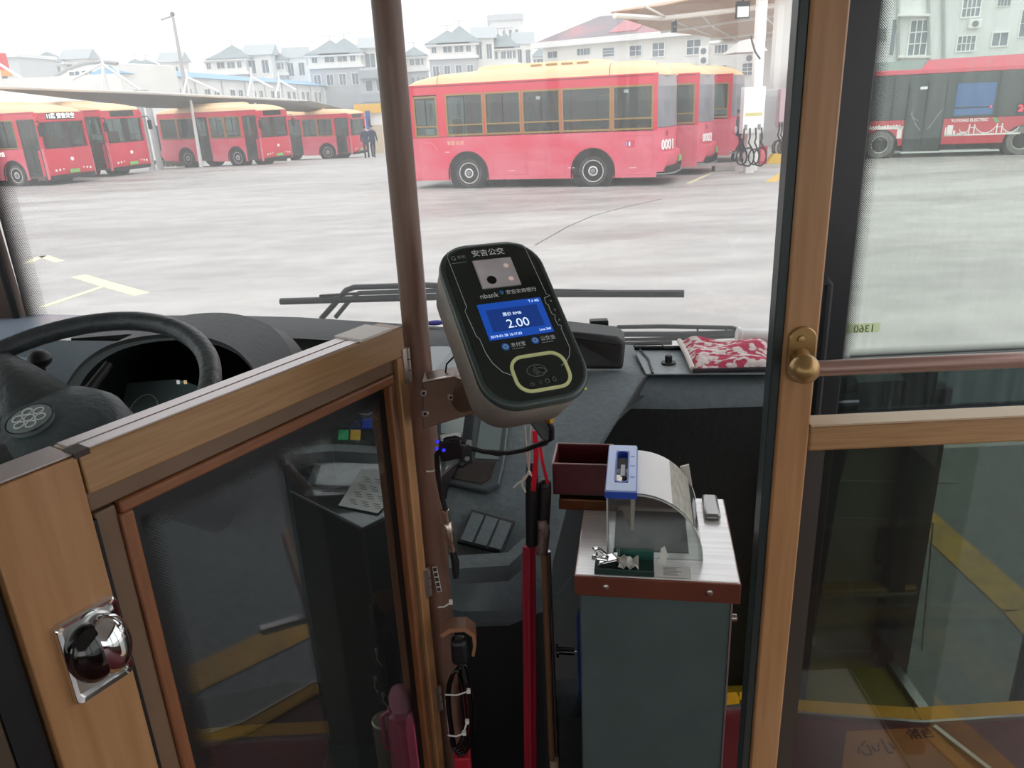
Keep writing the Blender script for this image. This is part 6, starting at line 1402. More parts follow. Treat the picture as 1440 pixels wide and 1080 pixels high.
# ------------------------------------------------------------------ cables, junction box, connector, charger
cb = thing('cable_run', 'black cable looping from the card reader to the small box on the brown pole', 'cable', atY(640, 640, 1.1))
mb = MB(); mb.tube([atY(x, y, Y) for x, y, Y in ((768, 588, .95), (776, 602, .955), (776, 616, .96), (765, 622, .98), (740, 632, 1.02), (715, 637, 1.05), (680, 635, 1.08), (655, 628, 1.09))], .0038, 8); obj('main_cable', mb, BLACK, cb)
mb = MB(); mb.tube([atY(x, y, Y) for x, y, Y in ((655, 622, 1.09), (640, 616, 1.09), (628, 618, 1.09), (614, 640, 1.1), (616, 670, 1.12), (622, 700, 1.13), (627, 718, 1.13))], .0045, 8); obj('drop_cable', mb, BLACK, cb)
mb = MB(); mb.tube([atY(x, y, Y) for x, y, Y in ((664, 633, 1.09), (700, 640, 1.07), (735, 634, 1.04), (770, 624, .99))], .0018, 6); obj('thin_cable', mb, BLACK, cb)
mb = MB(); mb.tube([atY(x, y, Y) for x, y, Y in ((640, 500, 1.12), (628, 512, 1.12), (626, 530, 1.12), (632, 550, 1.1), (634, 558, 1.09))], .0015, 6); obj('earth_wire', mb, BLACK, cb)
jb = thing('junction_box', 'small black junction box with blue lights strapped to the brown pole', 'box', atY(635, 650, 1.1))
q = [atY(x, y, 1.085) for x, y in ((616, 622), (648, 618), (652, 645), (620, 650))]; mb = MB(); mb.poly(q, (0, .03, 0)); obj('box_body', mb, BLK, jb, bevel=.002)
q = [atY(x, y, 1.083) for x, y in ((648, 628), (664, 630), (664, 654), (648, 650))]; mb = MB(); mb.poly(q, (0, .03, 0)); tm = obj('terminal', mb, PBLK, jb, bevel=.002)
c = atY(657, 644, 1.08); mb = MB(); mb.cyl(c, c+Vector((0, -.003, 0)), .004, n=12); obj('terminal_screw', mb, GREY, tm)
for px, py in ((615, 621), (614, 631), (624, 633)):
    c = atY(px, py, 1.083); mb = MB(); mb.sphere(c, .003, 10); obj('blue_light', mb, mat('blue_led', '2A30D8', .4, emis=.6), jb)
def ziptie(label, px0, py0, px1, py1, Y):
    t = thing('cable_tie', label, 'cable tie', atY(px0, py0, Y), group='white cable ties')
    a, b = atY(px0, py0, Y), atY(px1, py1, Y); m_ = lerp(a, b, .5)+Vector((0, -.004, -.001)); ZT_ = mat('nylon_white', 'D8D6CF', .5)
    mb = MB(); mb.tube([a, m_, b], .0014, 6); obj('strap', mb, ZT_, t)
    mb = MB(); mb.box(b.x-.003, b.x+.003, b.y-.003, b.y+.003, b.z-.003, b.z+.004); obj('lock_head', mb, ZT_, t)
ziptie('white cable tie round the pole just below the junction box', 600, 663, 617, 658, 1.125)
ziptie('white cable tie round the pole above the charger holder', 616, 854, 634, 847, 1.125)
ziptie('upper white cable tie around the coiled charger lead', 626, 977, 659, 972, 1.07)
ziptie('middle white cable tie around the coiled charger lead', 650, 1030, 657, 1015, 1.06)
ziptie('lowest white cable tie around the coiled charger lead', 630, 1034, 653, 1031, 1.07)
cn = thing('cable_connector', 'silver round cable connector hanging beside the pole', 'connector', atY(632, 770, 1.13))
a, b = atY(625, 716, 1.13), atY(637, 776, 1.13)
mb = MB(); ax_ = (b-a).normalized(); Lc = (b-a).length; mb.lathe([(.004, 0), (.007, .002), (.007, Lc*.28), (.0062, Lc*.3), (.0085, Lc*.34), (.0085, Lc*.72), (.0065, Lc*.76), (.0065, Lc*.9), (.0045, Lc)], a, ax_, 20); obj('barrel', mb, mat('connector_silver', 'C2B4A6', .25, metal=.9), cn)
mb = MB(); mb.tube([b, atY(640, 790, 1.13), atY(641, 812, 1.13)], [.006, .007, .005], 8); obj('cable_boot', mb, PBLK, cn)
# holder with black adaptor and coiled lead
ho = thing('charger_holder', 'brown clip holder on the pole gripping a black adaptor', 'holder', atY(650, 925, 1.08))
mb = MB(); pts = [atY(x, y, 1.08) for x, y in ((618, 893), (632, 884), (655, 883), (668, 892), (670, 908), (667, 924))]
mb.grid([[p for p in pts], [p+Vector((0, .03, 0)) for p in pts]], (-.0, 0, .0)); mb.grid([[p+Vector((0, 0, .0)) for p in pts], [lerp(p, atY(645, 915, 1.08), .18) for p in pts]]); obj('clip', mb, mat('clip_brown', '9B6E52', .4), ho)
mb = MB(); c = atY(646, 912, 1.075); mb.box(c.x-.014, c.x+.014, c.y-.01, c.y+.015, c.z-.03, c.z+.02); obj('adaptor', mb, mat('adaptor_black', '15191B', .4), ho, bevel=.008, seg=3)
ld = thing('charger_lead', 'coiled black lead tied below the adaptor on the pole', 'cable', atY(645, 1060, 1.08))
random.seed(4)
for k in range(4):
    mb = MB(); cxx = 645+3*(k-1.5); w_ = 11+2*k; hh = 55+3*k
    mb.tube([atY(cxx+w_*math.cos(t)+2*math.sin(3*t), 998+hh*math.sin(t), 1.085+.004*k) for t in [2*PI*i/30 for i in range(30)]], .0028, 6, closed=True); obj('lead_loop', mb, BLK, ld, angle=80)
mb = MB(); mb.tube([atY(650, 936, 1.08), atY(652, 948, 1.08), atY(655, 960, 1.08)], .0035, 8); obj('lead_neck', mb, BLACK, ld)
mb = MB(); a, b = atY(638, 1062, 1.10), atY(663, 1085, 1.10); mb.box(a.x, b.x, 1.09, 1.12, b.z-.15, a.z); obj('red_box', mb, mat('red_case', 'A3182C', .5), label='red case just showing at the foot of the brown pole', cat='box', bevel=.003)
mb = MB(); a, b = atY(650, 965, 1.14), atY(662, 1040, 1.14); mb.poly([a, atY(658, 968, 1.14), b, atY(652, 1020, 1.14)], (0, .01, 0)); obj('red_tag', mb, mat('red_tag', '7E1E2C', .6), label='dark red tag hanging behind the coiled lead', cat='tag')

# ------------------------------------------------------------------ umbrella and mop hanging before the console
um = thing('umbrella', 'furled red umbrella with a taped black handle, hanging right of the pole', 'umbrella', (.0, 1.2, .8))
U = lambda x, y, Y=1.2: atY(x, y, Y)
mb = MB(); mb.tube([U(748, 660), U(748, 700), U(748, 765)], [.0105, .0115, .011], 14); mb.sphere(U(748, 658), .0105, 12); obj('grip', mb, mat('umbrella_grip', '101214', .4), um)
pts = [U(744, 768), U(744, 850), U(745, 950), U(746, 1080)]; end = Vector((pts[-1].x, pts[-1].y, .80)); rr_list = [.0095, .0105, .0105, .0105, .008]
mb = MB(); pts2 = pts+[end]; secs = []
for p, r in zip(pts2, rr_list): secs.append([p+Vector((r*(1+.22*math.cos(4*t))*math.cos(t), r*(1+.22*math.cos(4*t))*math.sin(t), 0)) for t in [2*PI*i/28 for i in range(28)]])
mb.loft(secs); obj('canopy_cloth', mb, mat('umbrella_red', 'A81E34', .55, c2='8E1A2C', scale=8, stretch=(6, 6, .5)), um, angle=70)
mb = MB(); a = [U(752, 606, 1.1), U(754, 640, 1.12), U(750, 690, 1.18)]; b = [U(758, 620, 1.1), U(763, 650, 1.12), U(770, 680, 1.2)]
for q in (a, b):
    for i in range(2): mb.bar(q[i], q[i+1], .008 if q is a else .005, .0015, up=(0, 1, 0))
obj('red_strap', mb, mat('strap_red', 'E02038', .5), um)
mp = thing('mop', 'mop handle with a taped black grip and steel tube, right of the umbrella', 'mop', (.07, 1.22, .8))
mb = MB(); mb.tube([U(766, 684, 1.21), U(765, 705, 1.21), U(763, 745, 1.21)], [.012, .0125, .012], 16); mb.sphere(U(766, 682, 1.21), .0118, 14); obj('grip', mb, mat('mop_grip', '1A1716', .45), mp)
mb = MB(); mb.tube([U(761, 728, 1.208), U(763, 750, 1.208), U(762, 778, 1.208)], [.0128, .0135, .011], 16); obj('tape_wrap', mb, mat('tape_brown', '5A4640', .25, c2='8A7A72', scale=40, coat=1, bump=.6), mp)
mb = MB(); e0_ = U(765, 778, 1.215); e1_ = U(776, 1066, 1.215); mb.cyl(e0_, e1_, .0062, n=16); obj('wooden_stick', mb, mat('stick_brown', '6E5038', .3, c2='8A6A4C', scale=4, stretch=(1, 1, .2)), mp)
mb = MB(); e0_ = U(771, 775, 1.225); e1_ = U(783, 1066, 1.225); mb.cyl(e0_, e1_, .0045, n=16); obj('steel_tube', mb, mat('tube_steel', '8C8E8C', .2, metal=.9), mp)
mb = MB(); c = U(779, 1066, 1.22); mb.cyl(c, Vector((c.x+.004, c.y, .80)), .010, n=14); obj('mop_socket', mb, mat('socket_beige', 'A9957C', .5), mp)
st = thing('string', 'white string tying the umbrella and mop up to the card reader', 'string', U(742, 680, 1.18))
mb = MB(); mb.tube([U(737, 592, 1.08), U(741, 640, 1.15), U(744, 664, 1.18)], .0016, 6); mb.tube([U(746, 600, 1.08), U(744, 640, 1.15), U(744, 664, 1.18)], .0014, 6); obj('hanging_loop', mb, mat('string_pale', 'C9C3B6', .8), st)
mb = MB()
for q in (((744, 664), (738, 674), (728, 680), (722, 686)), ((744, 664), (736, 672), (734, 682), (739, 692)), ((744, 664), (750, 672), (748, 682))): mb.tube([U(x, y, 1.175) for x, y in q], .0017, 6)
mb.sphere(U(744, 665, 1.175), .004, 10); obj('knot', mb, mat('string_pale', 'C9C3B6', .8), st)

# ------------------------------------------------------------------ fare box; local x across, y towards the windscreen, z up, origin below its front left corner
ZP = 1.60; FA = Vector((.084, 1.029, 0)); FX = Vector((.243, -.042, 0)).normalized(); FWd, FDp = .250, .262
fb = thing('fare_box', 'tall dark green fare box with a steel lid and a clear curved coin hood', 'fare box', (FA.x, FA.y, FL), rz=math.atan2(FX.y, FX.x))
zo = -FL
def fp(name, mb, m, par=None, **k): return obj(name, mb, m, par or fb, world=False, **k)
ZL = ZP-FL
mb = MB(); mb.box(.006, FWd-.010, .006, FDp-.006, 0, ZL-.005); fp('cabinet_body', mb, mat('farebox_green', '4A5A58', .55, c2='445452', scale=12), bevel=.003)
mb = MB(); mb.box(0, FWd, 0, FDp, ZL-.005, ZL); lid = fp('steel_lid', mb, mat('brushed_steel', 'FAF9F8', .25, metal=.35, c2='E8E6E4', scale=6, stretch=(1, 30, 1)), bevel=.002)
mb = MB(); mb.box(-.001, FWd+.001, -.003, .001, ZL-.036, ZL-.001); mb.box(-.001, .002, 0, FDp, ZL-.036, ZL-.001); mb.box(FWd-.002, FWd+.001, 0, FDp, ZL-.036, ZL-.001); bnd = fp('lid_skirt', mb, mat('skirt_copper', '8A5442', .35, metal=.6, c2='744638', scale=5), bevel=.001)
for x in (.048, .205):
    mb = MB(); mb.lathe([(.0055, 0), (.0052, .002), (.003, .003), (0, .003)], (x, -.003, ZL-.018), (0, -1, 0), 16, cap=False); fp('rivet', mb, SCREW, bnd)
mb = MB(); mb.box(FWd-.011, FWd-.0085, .004, .01, .0, ZL-.03); fp('corner_edge', mb, ALU)
mb = MB(); mb.lathe([(.006, 0), (.006, .012), (.003, .013)], (FWd-.010, .03, ZL-.085), (1, 0, 0), 12); fp('side_lock', mb, SCREW)
# hood of clear acrylic: two arched cheeks and a bent sheet
AC = glass('acrylic', (.90, .92, .91), 1.3, .05)
x0, x1, hh = .048, .198, .112; y0h, y1h = .055, .215
def prof(n=14):
    p = [(x0, 0), (x0, hh), (x0+.045, hh)]
    for k in range(1, n+1):
        a = PI/2*(1-k/n); p.append((x0+.045+(x1-x0-.045)*math.cos(a), hh*math.sin(a)))
    return p
pr = prof()
for y, nm in ((y0h, 'front_cheek'), (y1h, 'rear_cheek')):
    mb = MB(); mb.poly([(a, y, ZL+b) for a, b in pr], (0, .003, 0)); fp(nm, mb, AC)
    mb = MB(); mb.tube([(a, y+.0015, ZL+b+.0005) for a, b in pr], .0014, 6); fp('cheek_edge', mb, mat('acrylic_edge', 'D7DBD6', .3))
mb = MB(); top = pr[2:]; rows = [[(a, y0h, ZL+b+.001) for a, b in top], [(a, y1h, ZL+b+.001) for a, b in top]]; mb.grid(rows, (0, 0, .002)); fp('bent_sheet', mb, glass('acrylic_bent', (.86, .88, .87), 2.2, .10))
mb = MB(); k = 6; tt = top[:6]; mb.grid([[(a, y0h+.002, ZL+b+.0035) for a, b in tt], [(a, y1h-.002, ZL+b+.0035) for a, b in tt]], (0, 0, .0006)); fp('white_panel', mb, mat('white_film', 'F2F2F0', .4))
mb = MB(); mb.grid([[(a, y0h+.002, ZL+b+.0035) for a, b in top[5:10]], [(a, y1h-.002, ZL+b+.0035) for a, b in top[5:10]]], (0, 0, .0006)); fp('scratched_band', mb, mat('scratched', 'B9B7AA', .5, c2='9C998C', scale=30, stretch=(6, 1, 1)))
mb = MB(); mb.box(x0, x0+.0025, y0h, y1h, ZL, ZL+hh); fp('left_cheek', mb, AC)
# blue coin-slot frame
bx0, bx1 = x0-.002, x0+.045; by0, by1 = y0h-.004, y1h+.002
mb = MB(); zf = ZL+hh+.003; wv = .013
for q in ((bx0, bx0+wv, by0, by1), (bx1-wv, bx1, by0, by1), (bx0+wv, bx1-wv, by0, by0+.026), (bx0+wv, bx1-wv, by1-.022, by1)): mb.box(q[0], q[1], q[2], q[3], zf, zf+.008)
bf = fp('slot_frame', mb, mat('slot_blue_pale', 'A9BFEA', .35, coat=.4))
mb = MB(); mb.box(bx0-.001, bx1+.001, by0-.0015, by1+.0015, zf-.006, zf+.004)
for v in mb.bm.verts: pass
mb2 = MB()
for q in ((bx0-.0015, bx0+.001, by0-.0015, by1+.0015), (bx1-.001, bx1+.0015, by0-.0015, by1+.0015), (bx0, bx1, by0-.0015, by0+.001), (bx0, bx1, by1-.001, by1+.0015)): mb2.box(q[0], q[1], q[2], q[3], zf-.006, zf+.005)
mb.bm.free(); fp('slot_skirt', mb2, mat('slot_blue', '2A4FB4', .35), bf)
mb = MB(); o_ = rr_(bx1-bx0-2*wv+.002, by1-by0-.05, .009, (bx0+bx1)/2, (by0+by1)/2+.002); i_ = rr_(bx1-bx0-2*wv-.003, by1-by0-.056, .007, (bx0+bx1)/2, (by0+by1)/2+.002)
mb.loft([[(a, b, zf-.004) for a, b in o_], [(a, b, zf+.0085) for a, b in o_], [(a, b, zf+.0085) for a, b in i_], [(a, b, zf-.004) for a, b in i_]], cap=False); fp('slot_ring', mb, mat('slot_blue', '2A4FB4', .35), bf)
mb = MB(); mb.box(bx0+.005, bx1-.005, by0+.02, by1-.02, zf-.030, zf-.028); fp('slot_floor', mb, mat('slot_dark', '3A3E40', .2, metal=.5), bf)
mb = MB(); mb.box(bx0+.021, bx0+.028, by0+.07, by0+.11, zf-.010, zf-.002); fp('slot_latch', mb, mat('latch_pale', 'C8CCCC', .3), bf)
for yy in (.045, .085, .12):
    mb = MB(); mb.box(bx1-.010, bx1-.003, by0+yy, by0+yy+.003, zf+.008, zf+.0084); fp('slot_mark', mb, mat('slot_ink', '7F95C8', .5), bf)
# steel chute inside
mb = MB(); mb.poly([(x0+.006, y0h+.03, ZL+hh), (x0+.042, y0h+.03, ZL+hh), (x0+.040, y0h+.03, ZL+hh-.072), (x0+.034, y0h+.03, ZL+hh-.072)], (0, .002, 0)); ch = fp('coin_chute', mb, mat('chute_steel', 'B8B4A8', .25, metal=.7))
mb = MB(); mb.poly([(x0+.036, y0h+.012, ZL+hh), (x0+.044, y0h+.012, ZL+hh), (x0+.042, y0h+.012, ZL+hh-.07), (x0+.037, y0h+.012, ZL+hh-.07)], (0, .05, 0)); fp('chute_comb', mb, mat('comb_pale', 'CFCBBE', .4, c2='A8A498', scale=90, stretch=(1, 1, 6)), ch)
mb = MB(); mb.poly([(x0+.012, y0h+.03, ZL+hh), (x0+.022, y0h+.03, ZL+hh), (x0+.036, y0h+.03, ZL+hh-.06)], (0, .04, 0)); fp('chute_wedge', mb, mat('chute_steel', 'B8B4A8', .25, metal=.7), ch)
mb = MB(); mb.box(x0+.01, x1-.02, y0h+.02, y1h-.01, ZL, ZL+.001); fp('dark_mouth', mb, mat('mouth_dark', '2C3234', .3), lid)
mb = MB(); mb.box(x0, x1-.015, y1h+.005, y1h+.035, ZL, ZL+.028); fp('copper_step', mb, mat('skirt_copper', '8A5442', .35, metal=.6))
mb = MB(); mb.box(x1+.012, FWd-.012, y1h-.035, FDp-.004, ZL, ZL+.012); fp('raised_corner', mb, mat('corner_steel', '9A9A98', .3, metal=.8), lid, bevel=.005)
mb = MB(); mb.poly([(x1-.03, y1h, ZL+.085), (x1-.015, y1h, ZL+.09), (x1-.008, y1h, ZL+.05), (x1-.014, y1h, ZL+.03)], (0, .004, 0)); fp('rear_tab', mb, mat('tab_white', 'DCDCD6', .5))
# open maroon box behind on the left
ob = thing('maroon_box', 'small open maroon box beside the coin hood, on a copper ledge', 'box', (0, 0, 0))
def fl(a, b, c): return XF[fb.name] @ Vector((a, b, c-FL))
bx, by_, bw, bdp, bh = -.055, .205, .105, .085, .062; zb_ = 1.628
WMm = mat('box_maroon', '5A1E24', .4, coat=.3); t_ = .003
def obox(mb, a0, a1, b0, b1, c0, c1):
    mb.hexa([fl(a0, b0, c0), fl(a1, b0, c0), fl(a1, b1, c0), fl(a0, b1, c0), fl(a0, b0, c1), fl(a1, b0, c1), fl(a1, b1, c1), fl(a0, b1, c1)])
_M = Matrix.Translation(fl(bx+bw/2, by_+bdp/2, zb_)); ob.matrix_local = _M; XF[ob.name] = _M.copy()
for nm, q in (('front_wall', (bx, bx+bw, by_, by_+t_)), ('rear_wall', (bx, bx+bw, by_+bdp-t_, by_+bdp)), ('left_wall', (bx, bx+t_, by_, by_+bdp)), ('right_wall', (bx+bw-t_, bx+bw, by_, by_+bdp))):
    mb = MB(); obox(mb, *q, zb_, zb_+bh); obj(nm, mb, WMm, ob, bevel=.001)
mb = MB(); obox(mb, bx, bx+bw, by_, by_+bdp, zb_, zb_+.003); obj('bottom', mb, mat('box_inside', '4A342E', .5), ob)
mb = MB(); mb.tube([fl(bx, by_, zb_+bh), fl(bx+bw, by_, zb_+bh), fl(bx+bw, by_+bdp, zb_+bh), fl(bx, by_+bdp, zb_+bh)], .0014, 6, closed=True); obj('pale_rim', mb, mat('rim_pale', 'B79A94', .4), ob)
mb = MB(); mb.box(-.045, .06, .20, .275, ZL, ZL+.022); fp('copper_ledge', mb, mat('ledge_copper', '8A5E3E', .25, metal=.8, c2='5E3C28', scale=10), bevel=.002)
# clipboard with bulldog clip, ticket stubs and printed slip on the lid
cl = thing('clip_tray', 'dark green tray with a steel bulldog clip on the front of the fare box lid', 'tray', fl(.07, .02, 1.602))
def co(name, mb, m, par=None, **k):
    mb.bm.transform(XF[fb.name]); return obj(name, mb, m, par or cl, **k)
ZC = ZL+.001
GR = mat('tray_green', '1E3A34', .4)
mb = MB(); mb.box(.030, .122, .003, .052, ZC, ZC+.002); mb.box(.030, .122, .002, .005, ZC, ZC+.010); mb.box(.030, .033, .003, .052, ZC, ZC+.009)
co('tray_body', mb, GR, bevel=.001)
mb = MB(); mb.box(.058, .122, .046, .050, ZC, ZC+.020); co('tray_back', mb, mat('tray_teal', '2C5A50', .3), bevel=.003)
bc_ = thing('bulldog_clip', 'steel bulldog clip gripping paper stubs on the green tray', 'clip', fl(.055, .03, 1.605))
mb = MB(); c = Vector((.052, .026, ZC+.010))
mb.loft([[(c.x-.016, c.y-.010, c.z-.004), (c.x-.016, c.y+.012, c.z-.004), (c.x-.016, c.y+.012, c.z+.0), (c.x-.016, c.y-.010, c.z)], [(c.x+.016, c.y-.012, c.z+.004), (c.x+.016, c.y+.012, c.z+.004), (c.x+.016, c.y+.012, c.z+.012), (c.x+.016, c.y-.012, c.z+.012)]]); co('jaws', mb, CHROME, bc_, bevel=.002)
for k in (-1, 1):
    mb = MB(); mb.tube([(c.x-.004, c.y+.007*k, c.z+.006), (c.x-.018, c.y+.010*k, c.z+.013+.003*k), (c.x-.024, c.y+.006*k, c.z+.012+.003*k)], [.0028, .0034, .005], 10); co('lever', mb, CHROME, bc_)
mb = MB(); mb.box(c.x+.012, c.x+.016, c.y-.013, c.y+.013, c.z-.004, c.z+.016); co('jaw_lip', mb, CHROME, bc_, bevel=.001)
random.seed(9)
rows = [[(.066+.032*j/7, .012+.030*i/5, ZC+.004+.009*random.random()) for j in range(8)] for i in range(6)]
mb = MB(); mb.grid(rows, (0, 0, .001)); co_ = mb; mb.bm.transform(XF[fb.name]); obj('crumpled_paper', mb, mat('paper_crumple', 'CFCFC4', .8), label='crumpled ticket stub held in the bulldog clip', cat='paper')
mb = MB(); mb.box(.098, .178, .004, .034, ZC, ZC+.0008); mb.bm.transform(XF[fb.name]); sl = obj('printed_slip', mb, mat('slip_paper', 'D9D8D2', .6), label='flat printed slip with grey lines on the front edge of the steel lid', cat='paper')
for k in range(7):
    mb = MB(); mb.box(.136, .136+random.uniform(.02, .035), .008+.0035*k, .0092+.0035*k, ZC+.0008, ZC+.0011); mb.bm.transform(XF[fb.name]); obj('print_line', mb, mat('slip_ink', '8E8E8C', .6), sl)
mb = MB(); mb.tube([(.105+.012*math.cos(t), .018+.008*math.sin(t), ZC+.001) for t in [2*PI*i/20 for i in range(20)]], .0005, 5, closed=True); mb.bm.transform(XF[fb.name]); obj('print_oval', mb, mat('slip_ink', '8E8E8C', .6), sl)
mb = MB(); mb.poly([(.128, .040, ZC), (.140, .040, ZC), (.142, .040, ZC+.02), (.138, .040, ZC+.032), (.132, .040, ZC+.028), (.131, .040, ZC+.012)], (0, .0012, 0)); mb.bm.transform(XF[fb.name]); obj('paper_tab', mb, mat('tab_white', 'DCDCD6', .5), label='small upright white paper tab behind the printed slip', cat='paper')
# blue bottle behind the box on the left
bb = thing('blue_bottle', 'blue bottle half hidden behind the left side of the fare box', 'bottle', atY(812, 990, 1.26))
c = atY(811, 960, 1.25); mb = MB(); mb.lathe([(.018, -.12), (.02, -.115), (.02, .08), (.016, .10), (.009, .115)], (c.x+.024, 1.27, c.z+.06), n=20); obj('bottle_body', mb, mat('bottle_blue', '1E3F86', .15, coat=1), bb)
mb = MB(); mb.lathe([(.0095, .115), (.0095, .135)], (c.x+.024, 1.27, c.z+.06), n=16); obj('bottle_cap', mb, mat('cap_blue', '6AA0E0', .4), bb)
mb = MB(); mb.box(c.x-.04, c.x+.08, 1.22, 1.33, FL, c.z-.06); obj('low_shelf', mb, DASHD, label='low black shelf hidden between console and fare box', cat='shelf')

# ------------------------------------------------------------------ right partition
KP = 1.342; YP = .785*KP
pt = thing('entry_partition', 'wood-laminate partition frame with a dark lower glass at the right', 'partition', (.8, YP, FL))
XP0, XP1 = .292*KP, .329*KP
mb = MB(); mb.box(XP0, XP1, YP, YP+.05, FL, 2.95); obj('post', mb, WOOD, pt, bevel=.004)
mb = MB(); mb.box(XP0-.014, XP0, YP+.004, YP+.03, FL, 2.95); obj('rubber_edge', mb, mat('edge_green_black', '2A3434', .35), pt, bevel=.002)
zr0, zr1 = atY(1280, 629, YP).z, atY(1280, 593, YP).z; XE = 1.5
mb = MB(); mb.box(XP1, XE, YP, YP+.036, zr0, zr1); obj('cross_rail', mb, WOODH, pt, bevel=.004)
mb = MB(); mb.box(XP1, XE, YP-.003, YP+.034, zr1, zr1+.003); obj('rail_highlight_strip', mb, mat('rail_top', 'B9A184', .35), pt)
mb = MB(); mb.box(XP1, XE, YP+.014, YP+.020, FL+.03, zr0); obj('tinted_pane', mb, glass('partition_glass', (.55, .57, .54), 1.3, .012), pt)
mb = MB(); mb.box(XP1, XP1+.030, YP+.010, YP+.022, FL+.03, zr0); obj('pane_border', mb, mat('pane_border', '3A342E', .5), pt)
mb = MB(); mb.box(XP1, XE, YP, YP+.036, FL-.02, FL+.02); obj('bottom_rail', mb, WOODH, pt, bevel=.002)
# handrail with its brass bracket
YH = YP-.055
hr = thing('handrail', 'horizontal brown handrail on an old brass ball bracket, fixed to the right post', 'handrail', (.8, YH, 1.9))
hz = atY(1300, 511, YH).z; c = atY(1132, 511, YH)
mb = MB(); mb.cyl((c.x, YH, hz), (XE, YH-.012, hz), .0112, n=22); obj('rail_tube', mb, mat('rail_brown', '96766A', .3, metal=.3, coat=.3), hr)
mb = MB(); mb.sphere((c.x, YH, hz), .0208, 24); bk_ = obj('ball_bracket', mb, BRASS, hr, angle=80)
mb = MB(); cc = atY(1126, 498, YP); O_ = rr_(.040, .084, .0195); mb.poly([(cc.x+a, YP+.001, cc.z+b) for a, b in O_], (0, -.006, 0)); obj('mounting_plate', mb, BRASS, bk_, bevel=.002)
mb = MB(); mb.cyl((cc.x, YP-.003, hz), (c.x, YH, hz), .013, n=18); obj('neck', mb, BRASS, bk_)
q = atY(1127, 477, YP-.006); mb = MB(); mb.lathe([(.0055, 0), (.0048, .0022), (0, .0026)], q, (0, -1, 0), 14, cap=False); obj('mounting_screw', mb, mat('brass_screw', 'C0A070', .3, metal=1), bk_)

# ------------------------------------------------------------------ things behind the driver's door glass
ZS = 1.56
sc_ = thing('side_console', "dark console box behind the driver's door glass, with a clear plastic top", 'console', (-.3, 1.3, .7))
k0, k1, k2 = atZ(408, 690, ZS), atZ(510, 742, ZS), atZ(562, 716, ZS); k3 = k2+(k2-k1)*1.2+Vector((.06, .2, 0)); k4 = k0+Vector((-.02, .35, 0))
mb = MB(); mb.poly([(p.x, p.y, .70) for p in (k0, k1, k2, k3, k4)], (0, 0, ZS-.70-.004)); obj('box_body', mb, mat('console_brown_black', '1E1918', .4), sc_, bevel=.004)
mb = MB(); mb.poly([(p.x, p.y, ZS-.003) for p in (k0, k1, k2, k3, k4)], (0, 0, .003)); obj('clear_top', mb, mat('clear_top', '39403F', .15, coat=1), sc_)
mb = MB(); mb.tube([k0, k1, k2], .0016, 6); obj('top_edge', mb, mat('edge_light', '9AA3A0', .4), sc_)
q = [atZ(x, y, ZS+.003) for x, y in ((476, 711), (508, 660), (548, 663), (552, 700), (531, 722))]
mb = MB(); mb.poly(q, (0, 0, .001)); sh = obj('sticker_sheet', mb, mat('sheet_white', 'F4F4EE', .6), label="white sheet of printed labels on the console behind the driver's door glass", cat='paper')
c00, c10, c01 = Vector((484, 708)), Vector((536, 718)), Vector((511, 664))
for i in range(3):
    for j in range(4):
        p = c00+(c10-c00)*((i+.5)/3.1)+(c01-c00)*((j+.45)/4.2); a = atZ(p.x-6, p.y-1.5, ZS+.0042); b = atZ(p.x+6, p.y+1.0, ZS+.0042)
        mb = MB()
        for k in range(3): pp = atZ(p.x-4+k*1.2, p.y-3+k*3, ZS+.0042); qq = atZ(p.x+5+k*1.2, p.y-1.5+k*3, ZS+.0042); mb.bar(pp, qq, .0016, .0004)
        obj('label_print', mb, mat('label_ink', '6A6A6A', .6), sh)
# strip of switches, green, yellow and blue keys
swp = thing('switch_panel', "panel with green, yellow and blue keys seen through the top of the door glass", 'switch panel', (-.3, 1.6, 1.6))
def on2(px, py, l=0):
    P, Q, R_ = atY(455, 600, 1.58), atY(545, 600, 1.56), atY(500, 560, 1.64); n = (Q-P).cross(R_-P).normalized()
    if n.y > 0: n = -n
    return atP(px, py, P+n*l, n)
quadpart('panel_plate', [on2(x, y, 0) for x, y in ((415, 628), (555, 628), (555, 560), (440, 552))], mat('panel_green_grey', '2E3A3A', .4), swp, .01)
for x, c_, yy in ((463, '4A5656', 0), (482, '3DBE7A', 1), (499, 'E0B83A', 1), (515, '2348B4', 0), (445, '4A5656', 0)):
    y0_ = 606 if yy else 590
    quadpart('key', [on2(a, b, .004) for a, b in ((x-7, y0_+12), (x+7, y0_+12), (x+8, y0_-2), (x-6, y0_-2))], mat('key_'+c_, c_, .4, emis=.12 if yy or c_ == '2348B4' else 0), swp, .004, .001)
    quadpart('key_top', [on2(a, b, .003) for a, b in ((x-6, 601), (x+8, 601), (x+9, 590), (x-5, 590))], mat('key_grey', '3E4A4A', .4), swp, .003)
mb = MB(); mb.tube([on2(505, 582, .02), on2(518, 583, .02), on2(528, 576, .03), on2(534, 568, .03)], .002, 6); obj('white_lead', mb, WHITE, swp)
# shelf lip below the switches
mb = MB(); mb.grid(G([[(400, 630, 1.52), (470, 624, 1.52), (570, 630, 1.50)], [(400, 640, 1.46), (470, 634, 1.46), (570, 640, 1.46)], [(400, 654, 1.48), (470, 650, 1.48), (570, 654, 1.48)]])); obj('shelf_lip', mb, DASH, label='grey shelf lip below the switch panel behind the door glass', cat='shelf', angle=70)
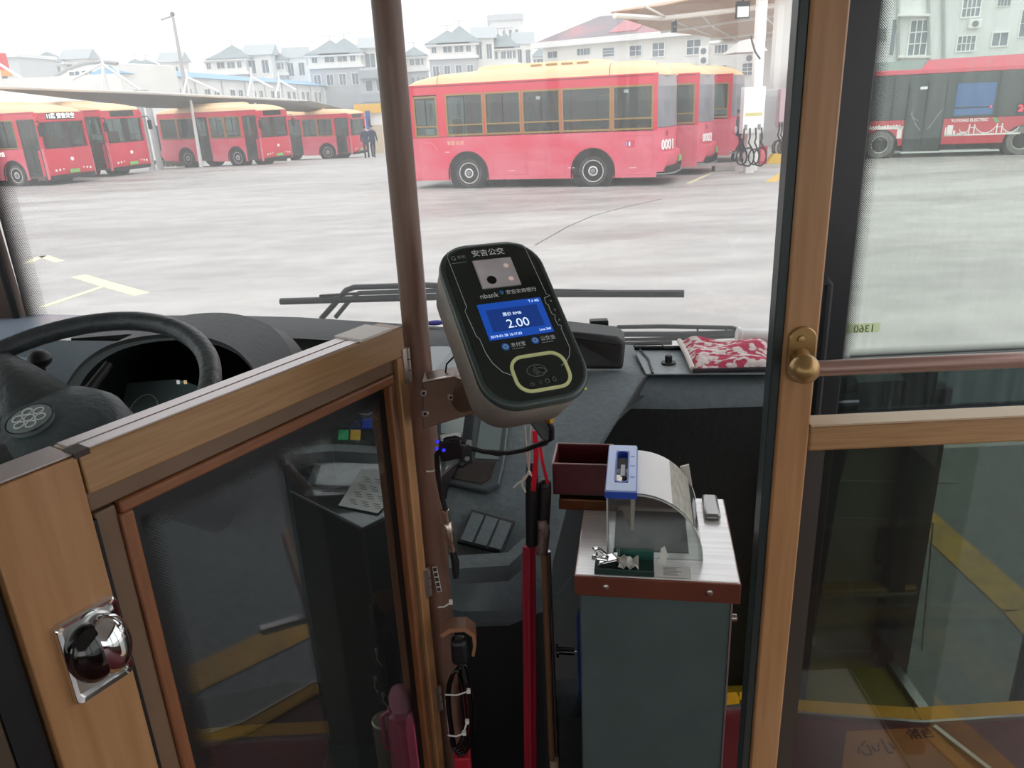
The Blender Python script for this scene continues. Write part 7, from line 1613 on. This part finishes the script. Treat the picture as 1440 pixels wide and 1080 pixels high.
# pink bottle and tin
bt = thing('pink_bottle', "pink plastic flask on the floor behind the driver's door glass", 'bottle', atY(565, 1060, 1.10))
c = atY(566, 1010, 1.12)
mb = MB(); mb.lathe([(.026, -.16), (.03, -.15), (.03, .0), (.028, .02), (.02, .028)], c, n=24); obj('flask_body', mb, mat('flask_pink', 'B8506A', .3, coat=.4), bt)
mb = MB(); mb.lathe([(.02, .028), (.021, .05), (.016, .065), (.004, .07)], c, n=20); obj('flask_lid', mb, mat('flask_lid_pink', 'CF8496', .35), bt)
mb = MB(); mb.tube([c+Vector((-.018, -.012, .03)), c+Vector((-.034, -.014, .02)), c+Vector((-.036, -.014, -.05)), c+Vector((-.03, -.012, -.06))], .004, 8); obj('flask_handle', mb, mat('flask_pink', 'B8506A', .3), bt)
c = atY(540, 1014, 1.14); tn = thing('metal_tin', 'round metal tin with a pale lid left of the pink flask', 'tin', c-Vector((0, 0, .14)))
mb = MB(); mb.lathe([(.021, -.16), (.022, 0)], c, n=26); obj('tin_body', mb, mat('tin_body', '8A8474', .35, metal=.6), tn)
mb = MB(); mb.lathe([(.0225, 0), (.023, .003), (.020, .005), (.018, .003), (0, .003)], c, n=26, cap=False); obj('tin_lid', mb, mat('tin_lid', 'C2BCA2', .3, metal=.5), tn)
mb = MB(); mb.box(-.42, -.16, 1.08, 1.26, FL, c.z-.165); obj('engine_hump', mb, DASHD, label='low black hump carrying the flask and the tin', cat='cover', bevel=.01)

# ------------------------------------------------------------------ damp morning haze over the yard
hz_m = bpy.data.materials.new('haze'); hz_m.use_nodes = True; t = hz_m.node_tree; t.nodes.clear()
o_ = t.nodes.new('ShaderNodeOutputMaterial'); v_ = t.nodes.new('ShaderNodeVolumeScatter'); v_.inputs['Density'].default_value = .0028; v_.inputs['Color'].default_value = (1, .99, 1, 1)
v_.inputs['Anisotropy'].default_value = .3
t.links.new(v_.outputs[0], o_.inputs['Volume'])
mb = MB(); mb.box(-105, 125, 6, 215, -1.0, 40); hz = obj('haze', mb, hz_m, label='thin pale haze hanging over the yard and the houses', cat='haze', kind='stuff')
